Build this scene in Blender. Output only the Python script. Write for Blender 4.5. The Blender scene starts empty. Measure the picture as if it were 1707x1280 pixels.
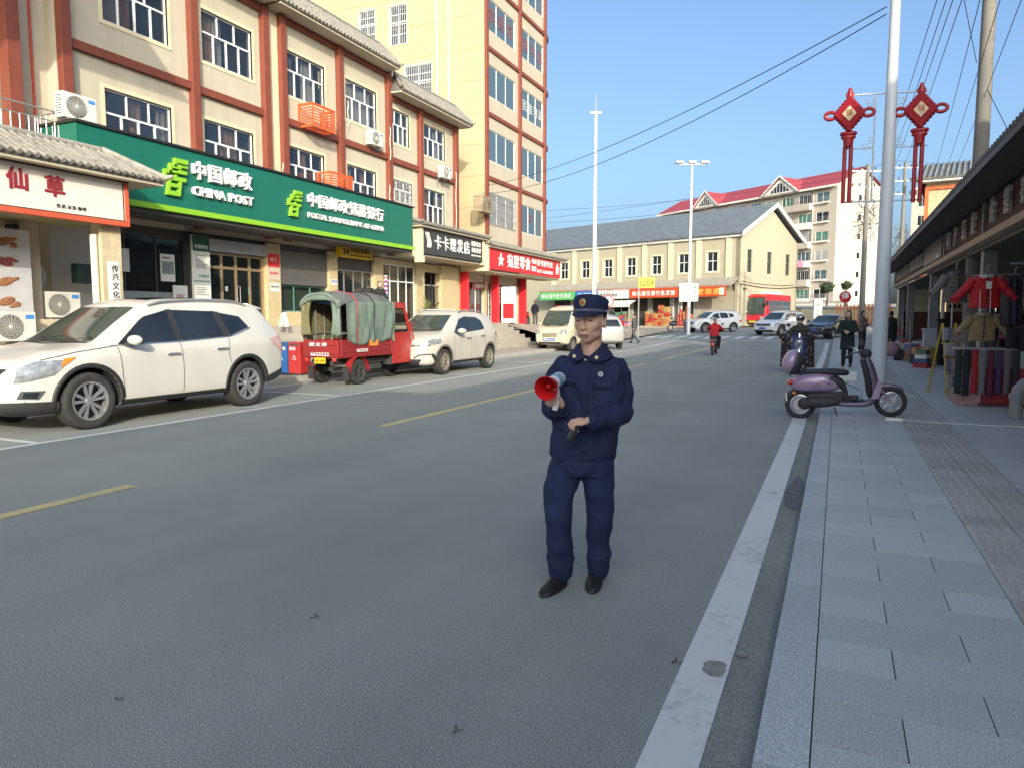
import bpy, bmesh, math, random
from mathutils import Vector, Matrix, noise
from mathutils.bvhtree import BVHTree
R = random.Random(7)
SC = bpy.context.scene
COL = SC.collection
PI = math.pi

# ---------------------------------------------------------------- camera
FPX, CX, CY, CAMH = 1200.0, 853.5, 640.0, 1.55
PITCH = math.radians(5.2375)
YAW = math.radians(24.2766)
cam_d = bpy.data.cameras.new('camera')
cam = bpy.data.objects.new('camera', cam_d)
COL.objects.link(cam)
cam_d.sensor_width = 36.0
cam_d.lens = 36.0 * FPX / 1707.0
cam_d.clip_start = 0.05
cam_d.clip_end = 3000
cam.location = (0, 0, CAMH)
cam.rotation_euler = (PI / 2 - PITCH, 0, YAW)
SC.camera = cam

# ---------------------------------------------------------------- world and sun
SUN_D = Vector((-.55, .83, -.36)).normalized()       # direction the light travels
EL = math.asin(-SUN_D.z)
AZ = math.atan2(-SUN_D.x, -SUN_D.y)
w = bpy.data.worlds.new('World')
SC.world = w
w.use_nodes = True
nt = w.node_tree
bg = nt.nodes['Background']
sky = nt.nodes.new('ShaderNodeTexSky')
sky.sky_type = 'NISHITA'
sky.sun_disc = False
sky.sun_elevation = EL
sky.sun_rotation = AZ
sky.altitude = 100
sky.air_density = 0.8
sky.dust_density = 6.5
sky.ozone_density = 3.2
hs_ = nt.nodes.new('ShaderNodeHueSaturation'); hs_.inputs['Saturation'].default_value = 1.0
tm_ = nt.nodes.new('ShaderNodeMix'); tm_.data_type = 'RGBA'; tm_.blend_type = 'MULTIPLY'; tm_.inputs['Factor'].default_value = 1; tm_.inputs[7].default_value = (.94,.98,.945,1)
nt.links.new(sky.outputs[0], hs_.inputs['Color']); nt.links.new(hs_.outputs[0], tm_.inputs[6]); nt.links.new(tm_.outputs[2], bg.inputs[0])
bg.inputs[1].default_value = 0.15
sd = bpy.data.lights.new('sun', 'SUN')
sd.energy = 2.0
sd.angle = math.radians(0.55)
sd.color = (1.0, 0.91, 0.745)
so = bpy.data.objects.new('sun', sd)
COL.objects.link(so)
so.rotation_euler = SUN_D.to_track_quat('-Z', 'Y').to_euler()
so.location = (30, -40, 30)
SC.view_settings.view_transform = 'Standard'
SC.view_settings.look = 'None'
SC.view_settings.gamma = 1
SC.view_settings.use_curve_mapping = False
SC.view_settings.exposure = 1.2

# ---------------------------------------------------------------- helpers
_fw = Vector((-math.sin(YAW) * math.cos(PITCH), math.cos(YAW) * math.cos(PITCH), -math.sin(PITCH)))
_rt = Vector((math.cos(YAW), math.sin(YAW), 0))
_up = _rt.cross(_fw)
def W(px, py, X=None, Y=None, Z=None, D=None):
    """a survey point: the spot seen at (px, py) on the plane X=, Y= or Z= of the street"""
    d = _fw + _rt * ((px - CX) / FPX) + _up * ((CY - py) / FPX)
    if X is not None: t = X / d.x
    elif Y is not None: t = Y / d.y
    elif Z is not None: t = (Z - CAMH) / d.z
    else: t = D
    return Vector((0, 0, CAMH)) + d * t

MATS = {}
def mat(name, col=(.5, .5, .5), rough=.6, metal=0., var=.12, vscale=2.5, bump=0., bscale=60., coat=0., rnd=0., emit=0., alpha=1., spec=.5, dirt=0., dirtcol=(.18, .15, .12)):
    if name in MATS: return MATS[name]
    m = bpy.data.materials.new(name); MATS[name] = m
    m.use_nodes = True
    n = m.node_tree.nodes; l = m.node_tree.links
    p = n['Principled BSDF']
    p.inputs['Roughness'].default_value = rough
    p.inputs['Metallic'].default_value = metal
    p.inputs['Coat Weight'].default_value = coat
    p.inputs['Coat Roughness'].default_value = .04
    p.inputs['Specular IOR Level'].default_value = spec
    if alpha < 1: p.inputs['Alpha'].default_value = alpha
    c = tuple(col) + (1,)
    p.inputs['Base Color'].default_value = c
    if emit:
        p.inputs['Emission Color'].default_value = c; p.inputs['Emission Strength'].default_value = emit
    tc = n.new('ShaderNodeTexCoord')
    if var > 0:
        nz = n.new('ShaderNodeTexNoise'); nz.inputs['Scale'].default_value = vscale; nz.inputs['Detail'].default_value = 6
        nz.inputs['Roughness'].default_value = .65
        l.new(tc.outputs['Object'], nz.inputs['Vector'])
        mr = n.new('ShaderNodeMapRange')
        mr.inputs['From Min'].default_value = .3; mr.inputs['From Max'].default_value = .7
        mr.inputs['To Min'].default_value = 1 - var; mr.inputs['To Max'].default_value = 1 + var
        l.new(nz.outputs['Fac'], mr.inputs['Value'])
        last = mr.outputs[0]
        if rnd > 0:
            oi = n.new('ShaderNodeObjectInfo')
            m2 = n.new('ShaderNodeMapRange'); m2.inputs['To Min'].default_value = 1 - rnd; m2.inputs['To Max'].default_value = 1 + rnd
            l.new(oi.outputs['Random'], m2.inputs['Value'])
            mu = n.new('ShaderNodeMath'); mu.operation = 'MULTIPLY'
            l.new(last, mu.inputs[0]); l.new(m2.outputs[0], mu.inputs[1]); last = mu.outputs[0]
        vm = n.new('ShaderNodeVectorMath'); vm.operation = 'SCALE'
        vm.inputs[0].default_value = col
        l.new(last, vm.inputs['Scale'])
        outc = vm.outputs[0]
        if dirt > 0:
            n3 = n.new('ShaderNodeTexNoise'); n3.inputs['Scale'].default_value = 1.3; n3.inputs['Detail'].default_value = 9
            mp = n.new('ShaderNodeMapping'); mp.inputs['Scale'].default_value = (2.2, 2.2, .35)
            l.new(tc.outputs['Object'], mp.inputs[0]); l.new(mp.outputs[0], n3.inputs['Vector'])
            m3 = n.new('ShaderNodeMapRange'); m3.inputs['From Min'].default_value = .5; m3.inputs['From Max'].default_value = .8
            m3.inputs['To Max'].default_value = dirt
            l.new(n3.outputs['Fac'], m3.inputs['Value'])
            mx = n.new('ShaderNodeMix'); mx.data_type = 'RGBA'
            l.new(m3.outputs[0], mx.inputs['Factor']); l.new(outc, mx.inputs[6]); mx.inputs[7].default_value = tuple(dirtcol) + (1,)
            outc = mx.outputs[2]
        l.new(outc, p.inputs['Base Color'])
    if bump > 0:
        nb = n.new('ShaderNodeTexNoise'); nb.inputs['Scale'].default_value = bscale; nb.inputs['Detail'].default_value = 5
        l.new(tc.outputs['Object'], nb.inputs['Vector'])
        bp = n.new('ShaderNodeBump'); bp.inputs['Strength'].default_value = bump; bp.inputs['Distance'].default_value = .02
        l.new(nb.outputs['Fac'], bp.inputs['Height']); l.new(bp.outputs[0], p.inputs['Normal'])
    return m

def props(o, label=None, cat=None, group=None, kind=None):
    if label: o['label'] = label
    if cat: o['category'] = cat
    if group: o['group'] = group
    if kind: o['kind'] = kind
    return o

def empty(name, loc, label, cat, rz=0, group=None):
    o = bpy.data.objects.new(name, None); COL.objects.link(o)
    o.empty_display_size = .3
    o.location = loc; o.rotation_euler = (0, 0, rz)
    return props(o, label, cat, group)

def copy_tree(o, parent=None):
    c = o.copy(); COL.objects.link(c)
    if parent: c.parent = parent
    for ch in list(o.children): copy_tree(ch, c)
    return c

class MB:
    """collects shapes with material slots and links them as one mesh object"""
    def __init__(s): s.v = []; s.f = []; s.mi = []; s.mats = []
    def slot(s, m):
        if m not in s.mats: s.mats.append(m)
        return s.mats.index(m)
    def add(s, vs, fs, m=None):
        b = len(s.v); s.v.extend([tuple(q) for q in vs]); k = s.slot(m)
        for f in fs: s.f.append(tuple(b + i for i in f)); s.mi.append(k)
    def box(s, a, b, m=None, M=None):
        x0, y0, z0 = (min(a[i], b[i]) for i in range(3)); x1, y1, z1 = (max(a[i], b[i]) for i in range(3))
        vs = [Vector(q) for q in ((x0,y0,z0),(x1,y0,z0),(x1,y1,z0),(x0,y1,z0),(x0,y0,z1),(x1,y0,z1),(x1,y1,z1),(x0,y1,z1))]
        if M is not None: vs = [M @ q for q in vs]
        s.add(vs, [(0,3,2,1),(4,5,6,7),(0,1,5,4),(1,2,6,5),(2,3,7,6),(3,0,4,7)], m); return s
    def cyl(s, p0, p1, r0, r1=None, n=12, m=None, cap=True):
        if r1 is None: r1 = r0
        p0 = Vector(p0); p1 = Vector(p1); d = (p1 - p0).normalized()
        a = d.orthogonal().normalized(); b = d.cross(a)
        vs = []
        for p, r in ((p0, r0), (p1, r1)):
            for i in range(n):
                t = 2 * PI * i / n; vs.append(p + a * (math.cos(t) * r) + b * (math.sin(t) * r))
        fs = [(i, (i + 1) % n, n + (i + 1) % n, n + i) for i in range(n)]
        if cap: fs += [tuple(range(n))[::-1], tuple(range(n, 2 * n))]
        s.add(vs, fs, m); return s
    def tube(s, pts, r, n=8, m=None, closed=False):
        pts = [Vector(p) for p in pts]; N = len(pts); vs = []; fs = []
        a = None
        for i, p in enumerate(pts):
            if closed: d = (pts[(i + 1) % N] - pts[i - 1]).normalized()
            else: d = (pts[min(i + 1, N - 1)] - pts[max(i - 1, 0)]).normalized()
            if a is None: a = d.orthogonal().normalized()
            a = (a - d * a.dot(d)).normalized(); b = d.cross(a)
            rr = r[i] if isinstance(r, (list, tuple)) else r
            for k in range(n):
                t = 2 * PI * k / n; vs.append(p + a * (math.cos(t) * rr) + b * (math.sin(t) * rr))
        for i in range(N if closed else N - 1):
            j = (i + 1) % N
            for k in range(n): fs.append((i*n+k, i*n+(k+1)%n, j*n+(k+1)%n, j*n+k))
        if not closed: fs += [tuple(range(n))[::-1], tuple(range((N-1)*n, N*n))]
        s.add(vs, fs, m); return s
    def rings(s, rings, m=None, cap=True, closed=True):
        n = len(rings[0]); vs = [q for r in rings for q in r]; fs = []
        for i in range(len(rings) - 1):
            for k in range(n if closed else n - 1):
                fs.append((i*n+k, i*n+(k+1)%n, (i+1)*n+(k+1)%n, (i+1)*n+k))
        if cap: fs += [tuple(range(n))[::-1], tuple(range((len(rings)-1)*n, len(rings)*n))]
        s.add(vs, fs, m); return s
    def prism(s, poly, y0, y1, m=None, M=None):
        """polygon of (x, z) extruded from y0 to y1"""
        n = len(poly); vs = [Vector((x, y0, z)) for x, z in poly] + [Vector((x, y1, z)) for x, z in poly]
        if M is not None: vs = [M @ q for q in vs]
        fs = [(i, (i+1)%n, n+(i+1)%n, n+i) for i in range(n)] + [tuple(range(n))[::-1], tuple(range(n, 2*n))]
        s.add(vs, fs, m); return s
    def lathe(s, prof, M, n=24, m=None):
        """profile of (radius, height) spun about local z"""
        vs = []; fs = []
        for r, h in prof:
            for i in range(n):
                t = 2*PI*i/n; vs.append(M @ Vector((math.cos(t)*r, math.sin(t)*r, h)))
        for j in range(len(prof)-1):
            for i in range(n): fs.append((j*n+i, j*n+(i+1)%n, (j+1)*n+(i+1)%n, (j+1)*n+i))
        s.add(vs, fs, m); return s
    def sheet(s, pts, m=None): s.add(pts, [tuple(range(len(pts)))], m); return s
    def ell(s, c, r, m=None, n=12, k=8, M=None):
        vs = []; fs = []
        for j in range(1, k):
            ph = PI*j/k
            for i in range(n):
                t = 2*PI*i/n
                q = Vector((r[0]*math.sin(ph)*math.cos(t), r[1]*math.sin(ph)*math.sin(t), r[2]*math.cos(ph)))
                if M is not None: q = M @ q
                vs.append(Vector(c)+q)
        for q in (Vector((0,0,r[2])), Vector((0,0,-r[2]))):
            if M is not None: q = M @ q
            vs.append(Vector(c)+q)
        T = (k-1)*n
        for j in range(k-2):
            for i in range(n): fs.append((j*n+i, (j+1)*n+i, (j+1)*n+(i+1)%n, j*n+(i+1)%n))
        for i in range(n): fs.append((T, i, (i+1)%n)); fs.append((T+1, (k-2)*n+(i+1)%n, (k-2)*n+i))
        s.add(vs, fs, m); return s
    def mesh(s, name, smooth=0):
        me = bpy.data.meshes.new(name); me.from_pydata(s.v, [], s.f)
        for m in s.mats: me.materials.append(m)
        me.polygons.foreach_set('material_index', s.mi)
        bm = bmesh.new(); bm.from_mesh(me); bmesh.ops.recalc_face_normals(bm, faces=bm.faces); bm.to_mesh(me); bm.free()
        if smooth:
            me.polygons.foreach_set('use_smooth', [True]*len(me.polygons)); me.set_sharp_from_angle(angle=math.radians(smooth))
        me.update(); return me
    def build(s, name, parent=None, smooth=0, loc=(0,0,0), rot=(0,0,0), bevel=0, seg=2, sub=0, label=None, cat=None, group=None, kind=None):
        o = bpy.data.objects.new(name, s.mesh(name, smooth)); COL.objects.link(o)
        o.location = loc; o.rotation_euler = rot
        if parent is not None: o.parent = parent
        if bevel:
            b = o.modifiers.new('bevel', 'BEVEL'); b.width = bevel; b.segments = seg; b.limit_method = 'ANGLE'; b.angle_limit = math.radians(35)
        if sub:
            b = o.modifiers.new('sub', 'SUBSURF'); b.levels = sub; b.render_levels = sub
        return props(o, label, cat, group, kind)

def link(name, me, parent=None, loc=(0,0,0), rot=(0,0,0), scale=(1,1,1), label=None, cat=None, group=None, kind=None):
    o = bpy.data.objects.new(name, me); COL.objects.link(o)
    o.location = loc; o.rotation_euler = rot; o.scale = scale
    if parent is not None: o.parent = parent
    return props(o, label, cat, group, kind)

GLY = {}
def glyph(ch, bold, depth):
    k = (ch, bold, depth)
    if k in GLY: return GLY[k]
    c = bpy.data.curves.new('glyph', 'FONT'); c.body = ch; c.size = 1; c.offset = bold; c.extrude = depth; c.resolution_u = 3
    o = bpy.data.objects.new('glyph', c); COL.objects.link(o)
    dg = bpy.context.evaluated_depsgraph_get(); dg.update()
    me = bpy.data.meshes.new_from_object(o.evaluated_get(dg))
    bpy.data.objects.remove(o); bpy.data.curves.remove(c)
    xs = [v.co.x for v in me.vertices] or [0]; ys = [v.co.y for v in me.vertices] or [0]
    GLY[k] = (me, min(xs), max(xs), min(ys), max(ys)); return GLY[k]
def text(s, size, m, parent, loc, rz=0, gap=.12, bold=.012, depth=.02, width=None, sx=1., joined=False, name='character', vertical=False, center=False):
    """lettering facing local -y (turned by rz), its lower left corner at loc; width squeezes the line to fit"""
    items = []; x = 0; zz = 0
    for ch in s:
        if ch == ' ': x += .35; continue
        me, x0, x1, y0, y1 = glyph(ch, bold, depth / size)
        cjk = ord(ch) > 0x2e80
        if vertical: items.append((me, -(x0+x1)/2, zz - (y1 if not cjk else .86))); zz -= 1.08; continue
        if cjk: items.append((me, x, .12)); x += 1 + gap
        else: items.append((me, x - x0, 0)); x += (x1 - x0) + gap
    tot = max(x - gap, .01)
    k = sx if width is None else width / (tot * size)
    cr, sr = math.cos(rz), math.sin(rz)
    off = -tot * size * k / 2 if center else 0
    out = []
    if joined:
        mb = MB()
        for me, ox, oy in items:
            mb.add([((v.co.x+ox)*size*k+off, -v.co.z*size, (v.co.y+oy)*size) for v in me.vertices], [tuple(p.vertices) for p in me.polygons], m)
        return mb.build(name, parent, loc=loc, rot=(0,0,rz))
    for me, ox, oy in items:
        key = (me.name, m.name)
        m2 = GLY.get(key)
        if m2 is None:
            m2 = me.copy(); m2.materials.clear(); m2.materials.append(m); GLY[key] = m2
        dx = ox*size*k + off
        o = link(name, m2, parent, (loc[0]+cr*dx, loc[1]+sr*dx, loc[2]+oy*size), (PI/2, 0, rz), (size*k, size, size))
        out.append(o)
    return out

def smooth01(t): t = max(0., min(1., t)); return t*t*(3-2*t)
def gz(y):
    """height of the road along the street: level, then a gentle rise past the junction"""
    return .018 * max(0., y - 36.) if y < 78 else .756

def holed(mb, x0, x1, z0, z1, holes, y0, y1, m):
    """a wall slab facing -y with rectangular openings (hx0, hx1, hz0, hz1)"""
    xs = sorted(set([x0, x1] + [min(max(h[i], x0), x1) for h in holes for i in (0, 1)]))
    for a, b in zip(xs, xs[1:]):
        if b - a < 1e-4: continue
        cut = sorted([(h[2], h[3]) for h in holes if h[0] < (a+b)/2 < h[1]])
        z = z0
        for c, d in cut:
            if c > z + 1e-4: mb.box((a, y0, z), (b, y1, min(c, z1)), m)
            z = max(z, d)
        if z < z1 - 1e-4: mb.box((a, y0, z), (b, y1, z1), m)
# ================================================================ SETTING
def speckle(name, base, light, dark, scale, patch=.15, rough=.8, bump=.25, rnd=0., stains=False):
    m = bpy.data.materials.new(name); MATS[name] = m; m.use_nodes = True
    n = m.node_tree.nodes; l = m.node_tree.links; p = n['Principled BSDF']
    p.inputs['Roughness'].default_value = rough
    tc = n.new('ShaderNodeTexCoord')
    def nz(sc, det=4, rg=.6, co=None):
        q = n.new('ShaderNodeTexNoise'); q.inputs['Scale'].default_value = sc; q.inputs['Detail'].default_value = det; q.inputs['Roughness'].default_value = rg
        l.new(co or tc.outputs['Object'], q.inputs['Vector']); return q
    a = nz(scale, 3, .8)
    cr = n.new('ShaderNodeValToRGB'); e = cr.color_ramp.elements
    e[0].position = .36; e[0].color = tuple(dark) + (1,); e[1].position = .66; e[1].color = tuple(light) + (1,)
    k = cr.color_ramp.elements.new(.5); k.color = tuple(base) + (1,)
    l.new(a.outputs['Fac'], cr.inputs[0])
    b = nz(.35, 7, .7); mr = n.new('ShaderNodeMapRange'); mr.inputs['From Min'].default_value = .3; mr.inputs['From Max'].default_value = .7
    mr.inputs['To Min'].default_value = 1 - patch; mr.inputs['To Max'].default_value = 1 + patch
    l.new(b.outputs['Fac'], mr.inputs['Value']); last = mr.outputs[0]
    if rnd:
        oi = n.new('ShaderNodeObjectInfo'); m2 = n.new('ShaderNodeMapRange'); m2.inputs['To Min'].default_value = 1-rnd; m2.inputs['To Max'].default_value = 1+rnd
        l.new(oi.outputs['Random'], m2.inputs['Value'])
        mu = n.new('ShaderNodeMath'); mu.operation = 'MULTIPLY'; l.new(last, mu.inputs[0]); l.new(m2.outputs[0], mu.inputs[1]); last = mu.outputs[0]
    if stains:
        # long tyre-polished bands and scattered dark spots
        mp = n.new('ShaderNodeMapping'); mp.inputs['Scale'].default_value = (1.1, .035, 1); l.new(tc.outputs['Object'], mp.inputs[0])
        c = nz(1.0, 5, .6, mp.outputs[0]); m3 = n.new('ShaderNodeMapRange'); m3.inputs['To Min'].default_value = .80; m3.inputs['To Max'].default_value = 1.2
        l.new(c.outputs['Fac'], m3.inputs['Value'])
        mu = n.new('ShaderNodeMath'); mu.operation = 'MULTIPLY'; l.new(last, mu.inputs[0]); l.new(m3.outputs[0], mu.inputs[1]); last = mu.outputs[0]
        d = nz(1.9, 6, .75); m4 = n.new('ShaderNodeMapRange'); m4.inputs['From Min'].default_value = .70; m4.inputs['From Max'].default_value = .76
        m4.inputs['To Min'].default_value = 1; m4.inputs['To Max'].default_value = .55
        l.new(d.outputs['Fac'], m4.inputs['Value'])
        mu = n.new('ShaderNodeMath'); mu.operation = 'MULTIPLY'; l.new(last, mu.inputs[0]); l.new(m4.outputs[0], mu.inputs[1]); last = mu.outputs[0]
    vm = n.new('ShaderNodeVectorMath'); vm.operation = 'SCALE'; l.new(cr.outputs[0], vm.inputs[0]); l.new(last, vm.inputs['Scale'])
    l.new(vm.outputs[0], p.inputs['Base Color'])
    bp = n.new('ShaderNodeBump'); bp.inputs['Strength'].default_value = bump; bp.inputs['Distance'].default_value = .006
    l.new(a.outputs['Fac'], bp.inputs['Height']); l.new(bp.outputs[0], p.inputs['Normal'])
    return m
ASPH = speckle('asphalt', (.248,.262,.240), (.45,.46,.425), (.13,.136,.125), 135, .15, .85, .35, stains=True)
GUTT = speckle('gutter_concrete', (.225,.232,.205), (.34,.345,.31), (.13,.136,.12), 120, .35, .9, .5)
GRAN = speckle('granite', (.44,.453,.43), (.68,.69,.66), (.25,.26,.245), 130, .12, .55, .2, rnd=.09)
KGRAN = speckle('kerb_granite', (.41,.432,.43), (.64,.66,.655), (.25,.27,.27), 120, .12, .6, .2, rnd=.07)
TACT = speckle('tactile_stone', (.38,.365,.33), (.54,.52,.48), (.23,.22,.20), 110, .2, .65, .2, rnd=.12)
PLAZ = speckle('plaza_tile', (.40,.33,.25), (.52,.45,.35), (.24,.19,.14), 40, .25, .8, .3)
EARTH = speckle('earth', (.15,.13,.10), (.2,.18,.14), (.1,.09,.07), 6, .3, .95, .3)
def worn_paint(name, col, under=(.26,.255,.25)):
    m = bpy.data.materials.new(name); MATS[name] = m; m.use_nodes = True
    n = m.node_tree.nodes; l = m.node_tree.links; p = n['Principled BSDF']; p.inputs['Roughness'].default_value = .7
    tc = n.new('ShaderNodeTexCoord')
    a = n.new('ShaderNodeTexNoise'); a.inputs['Scale'].default_value = 14; a.inputs['Detail'].default_value = 9; a.inputs['Roughness'].default_value = .75
    l.new(tc.outputs['Object'], a.inputs['Vector'])
    b = n.new('ShaderNodeTexNoise'); b.inputs['Scale'].default_value = 1.4; b.inputs['Detail'].default_value = 5
    l.new(tc.outputs['Object'], b.inputs['Vector'])
    ad = n.new('ShaderNodeMath'); ad.operation = 'MULTIPLY_ADD'; ad.inputs[1].default_value = .6; l.new(b.outputs['Fac'], ad.inputs[0]); l.new(a.outputs['Fac'], ad.inputs[2])
    mr = n.new('ShaderNodeMapRange'); mr.inputs['From Min'].default_value = .82; mr.inputs['From Max'].default_value = 1.12
    mr.inputs['To Min'].default_value = .0; mr.inputs['To Max'].default_value = .85
    l.new(ad.outputs[0], mr.inputs['Value'])
    mx = n.new('ShaderNodeMix'); mx.data_type = 'RGBA'; mx.inputs[6].default_value = tuple(col)+(1,); mx.inputs[7].default_value = tuple(under)+(1,)
    l.new(mr.outputs[0], mx.inputs['Factor']); l.new(mx.outputs[2], p.inputs['Base Color']); return m
WPAINT = worn_paint('worn_white_paint', (.62,.62,.60))
YPAINT = worn_paint('worn_yellow_paint', (.55,.49,.22))

def strip(mb, x0, x1, y0, y1, dz, m, step=3.0):
    n = max(1, int((y1-y0)/step)); ys = sorted([y0+(y1-y0)*i/n for i in range(n+1)] + [v for v in (36., 77.99) if y0 < v < y1])
    for a, b in zip(ys, ys[1:]): mb.sheet([(x0,a,gz(a)+dz),(x1,a,gz(a)+dz),(x1,b,gz(b)+dz),(x0,b,gz(b)+dz)], m)
    return mb
def far_ground():
    mb = MB(); mb.sheet([(-900,-300,-.06),(900,-300,-.06),(900,36,-.06),(-900,36,-.06)], EARTH)
    mb.sheet([(-900,36,-.06),(900,36,-.06),(900,78,.69),(-900,78,.69)], EARTH)
    mb.sheet([(-900,78,.69),(900,78,.69),(900,1500,.69),(-900,1500,.69)], EARTH)
    mb.build('ground', kind='structure')
far_ground()
strip(MB(), -11.9, -.38, -12, 36, 0, ASPH, 60).build('road', kind='structure')
j = strip(MB(), -60, 60, 36, 78, 0, ASPH, 60); strip(j, -7, 9, 78, 90, 0, ASPH, 60); j.build('junction_road', kind='structure')
g = strip(MB(), -.38, -.2, -6, 48, .004, GUTT); g.build('gutter', kind='structure')
strip(MB(), -.58, -.38, -4, 44, .008, WPAINT).build('edge_line', kind='structure')
strip(MB(), -9.06, -8.94, -4, 44, .004, WPAINT).build('parking_line', kind='structure')
yl = MB()
for a, b in ((-2, 4.54), (8.6, 15.2), (18.2, 24.2), (26.5, 44)): strip(yl, -6.0, -5.85, a, b, .004, YPAINT)
yl.build('centre_line', kind='structure')
pl = MB()
for y in (5.6, 11.6, 17.2, 23.2, 29.2, 35.2): pl.sheet([(-11.5,y,.004),(-9.06,y,.004),(-9.06,y+.1,.004),(-11.5,y+.1,.004)], WPAINT)
strip(pl, -11.55, -11.45, 5, 36, .006, WPAINT)
pl.build('parking_bay_line', kind='structure')
zb = MB()
for i in range(16):
    x = -17.5 + i*.95
    zb.sheet([(x,47.5,gz(47.5)+.005),(x+.45,47.5,gz(47.5)+.005),(x+.45,51.5,gz(51.5)+.005),(x,51.5,gz(51.5)+.005)], WPAINT)
zb.sheet([(-6,45.4,gz(45.4)+.006),(-.6,45.4,gz(45.4)+.006),(-.6,45.7,gz(45.7)+.006),(-6,45.7,gz(45.7)+.006)], WPAINT)
zb.build('zebra_crossing', kind='structure')

# leaf litter and stains on the carriageway
LF = mat('dead_leaf', (.09,.075,.06), .9)
for px_, py_, s_, lab in ((525,1028,.028,'small dark dead leaf on the road left of the officer'),(1128,1103,.03,'curled dark leaf on the road near the white line'),(762,1217,.025,'tiny dark leaf at the bottom of the picture'),(200,1165,.02,'tiny leaf scrap at the lower left')):
    c_ = W(px_, py_, Z=.006); m_ = MB()
    for k in range(3):
        a_ = k*2.1+px_; m_.sheet([c_+Vector((math.cos(a_)*s_*.3,math.sin(a_)*s_*.3,0)), c_+Vector((math.cos(a_+.5)*s_,math.sin(a_+.5)*s_,.012)), c_+Vector((math.cos(a_+.9)*s_*.9,math.sin(a_+.9)*s_*.9,.004)), c_+Vector((math.cos(a_+1.6)*s_*.3,math.sin(a_+1.6)*s_*.3,0))], LF)
    m_.build('dead_leaf', None, label=lab, cat='leaf')
def stain(name, cx_, cy_, z_, rx_, ry_, m_, seed):
    pts = []
    for k in range(22):
        a_ = 2*PI*k/22; q = 1+.45*noise.noise(Vector((math.cos(a_)*1.7+seed, math.sin(a_)*1.7, seed)))
        pts.append((cx_+rx_*q*math.cos(a_), cy_+ry_*q*math.sin(a_), z_))
    MB().sheet(pts, m_).build(name, kind='structure')
WET = mat('damp_patch', (.085,.08,.068), .6, var=.4, vscale=12); SMU = mat('smudge', (.24,.23,.20), .8, var=.35, vscale=20)
g0 = W(1330,820,Z=.006); stain('damp_patch', -.29, g0.y, .0085, .075, .62, WET, 1.3)
g0 = W(1192,1113,Z=.01); stain('smudge', g0.x, g0.y, .0125, .055, .07, SMU, 4.1)
g0 = W(1236,1090,Z=.01); stain('smudge', g0.x, g0.y, .0125, .03, .03, SMU, 2.1)
# right pavement: bed, kerb stones, granite pavers, tactile slabs with ribs
strip(MB(), -.2, 3.3, -4, 52, .062, mat('mortar', (.12,.118,.105), .95, var=.3), 40).build('pavement', kind='structure')
pav = bpy.data.objects['pavement']
kb = MB(); 
km = MB().box((-.085,-.447,-.07),(.085,.447,.085), KGRAN).mesh('kerb_stone')
y = -1.2
while y < 50:
    o = link('kerb_stone', km, pav, (-.118, y+.45, gz(y)+R.uniform(-.003,.003)), (0,0,R.uniform(-.002,.002)))
    y += .9
pm = MB().box((.0025,.0025,-.03),(.5975,.2975,.0), GRAN).mesh('paver')
ph = MB().box((.0025,.0025,-.03),(.2975,.2975,.0), GRAN).mesh('paver_half')
far = MB(); cnt = 0
def paver(x0, y0, wdt):
    global cnt
    dz = .085 + R.uniform(-.0012,.0012) + gz(y0)
    if cnt < 285 and 1.6 < y0 < 14.2:
        link('paver', pm if wdt > .5 else ph, pav, (x0,y0,dz), (R.uniform(-.0015,.0015),R.uniform(-.001,.001),0)); cnt += 1
    else:
        far.box((x0+.0025,y0+.0025,dz-.03),(x0+wdt-.0025,y0+.2975,dz), GRAN)
row = 0; y = 1.1
while y < 51:
    odd = row % 2
    if y < 8 or True:
        xs = [(-.03,.3),(.27,.6)] if odd else [(-.03,.6),(.57,.3)]
        for x, wd in xs: paver(x, y, wd)
        if y > 5.5:
            xr = 1.47
            first = True
            while xr < 3.2:
                wd = .3 if (odd and first) else .6
                paver(xr, y, wd); xr += wd; first = False
    row += 1; y += .3
# slabs right of the strip close to the camera fall outside the picture; lay them as one bed
for r_ in range(0, 15):
    for c_ in range(3): far.box((1.473+c_*.6,1.1+r_*.3+.0025,.055),(2.067+c_*.6,1.1+r_*.3+.2975,.085), GRAN)
far.build('far_pavers', pav, kind='stuff')
tm = MB().box((.0025,.0025,-.03),(.2975,.2975,-.004), TACT)
for i in range(4):
    xc = .0375+.075*i
    tm.prism([(xc-.02,-.004),(xc-.013,.003),(xc+.013,.003),(xc+.02,-.004)], .012, .288, TACT)
tmesh = tm.mesh('tactile_slab'); fart = MB()
y = 1.1; cnt2 = 0
while y < 50:
    for x in (.87, 1.17):
        if 3.4 < y < 24 and cnt2 < 150:
            link('tactile_slab', tmesh, pav, (x,y,.088+gz(y)+R.uniform(-.001,.001))); cnt2 += 1
        else: fart.box((x+.0025,y+.0025,.06+gz(y)),(x+.2975,y+.2975,.087+gz(y)), TACT)
    y += .3
fart.build('far_tactile_slabs', pav, kind='stuff')

# left side: kerb, pavement strip, terrace with steps in front of the shops, plaza
LK = mat('left_kerb_stone', (.42,.40,.36), .8, var=.15, bump=.2)
TERR = speckle('terrace_paving', (.40,.36,.30), (.55,.5,.42), (.28,.24,.19), 50, .2, .8, .3)
tz = 1.25
mb = MB().box((-12.1,-6,-.05),(-11.9,60,.13), LK); mb.build('left_kerb', kind='structure')
mb = MB().box((-14.4,-6,-.05),(-12.1,35,.12), TERR); mb.build('left_pavement', kind='structure')
mb = MB()
# six steps rising to the terrace
for i in range(6): mb.box((-14.4-.32*i-.32,-6,-.05),(-14.4-.32*i,35,.12+.19*(i+1)), TERR)
mb.box((-24,-6,-.05),(-16.32,35,tz+.02), TERR)
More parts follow.
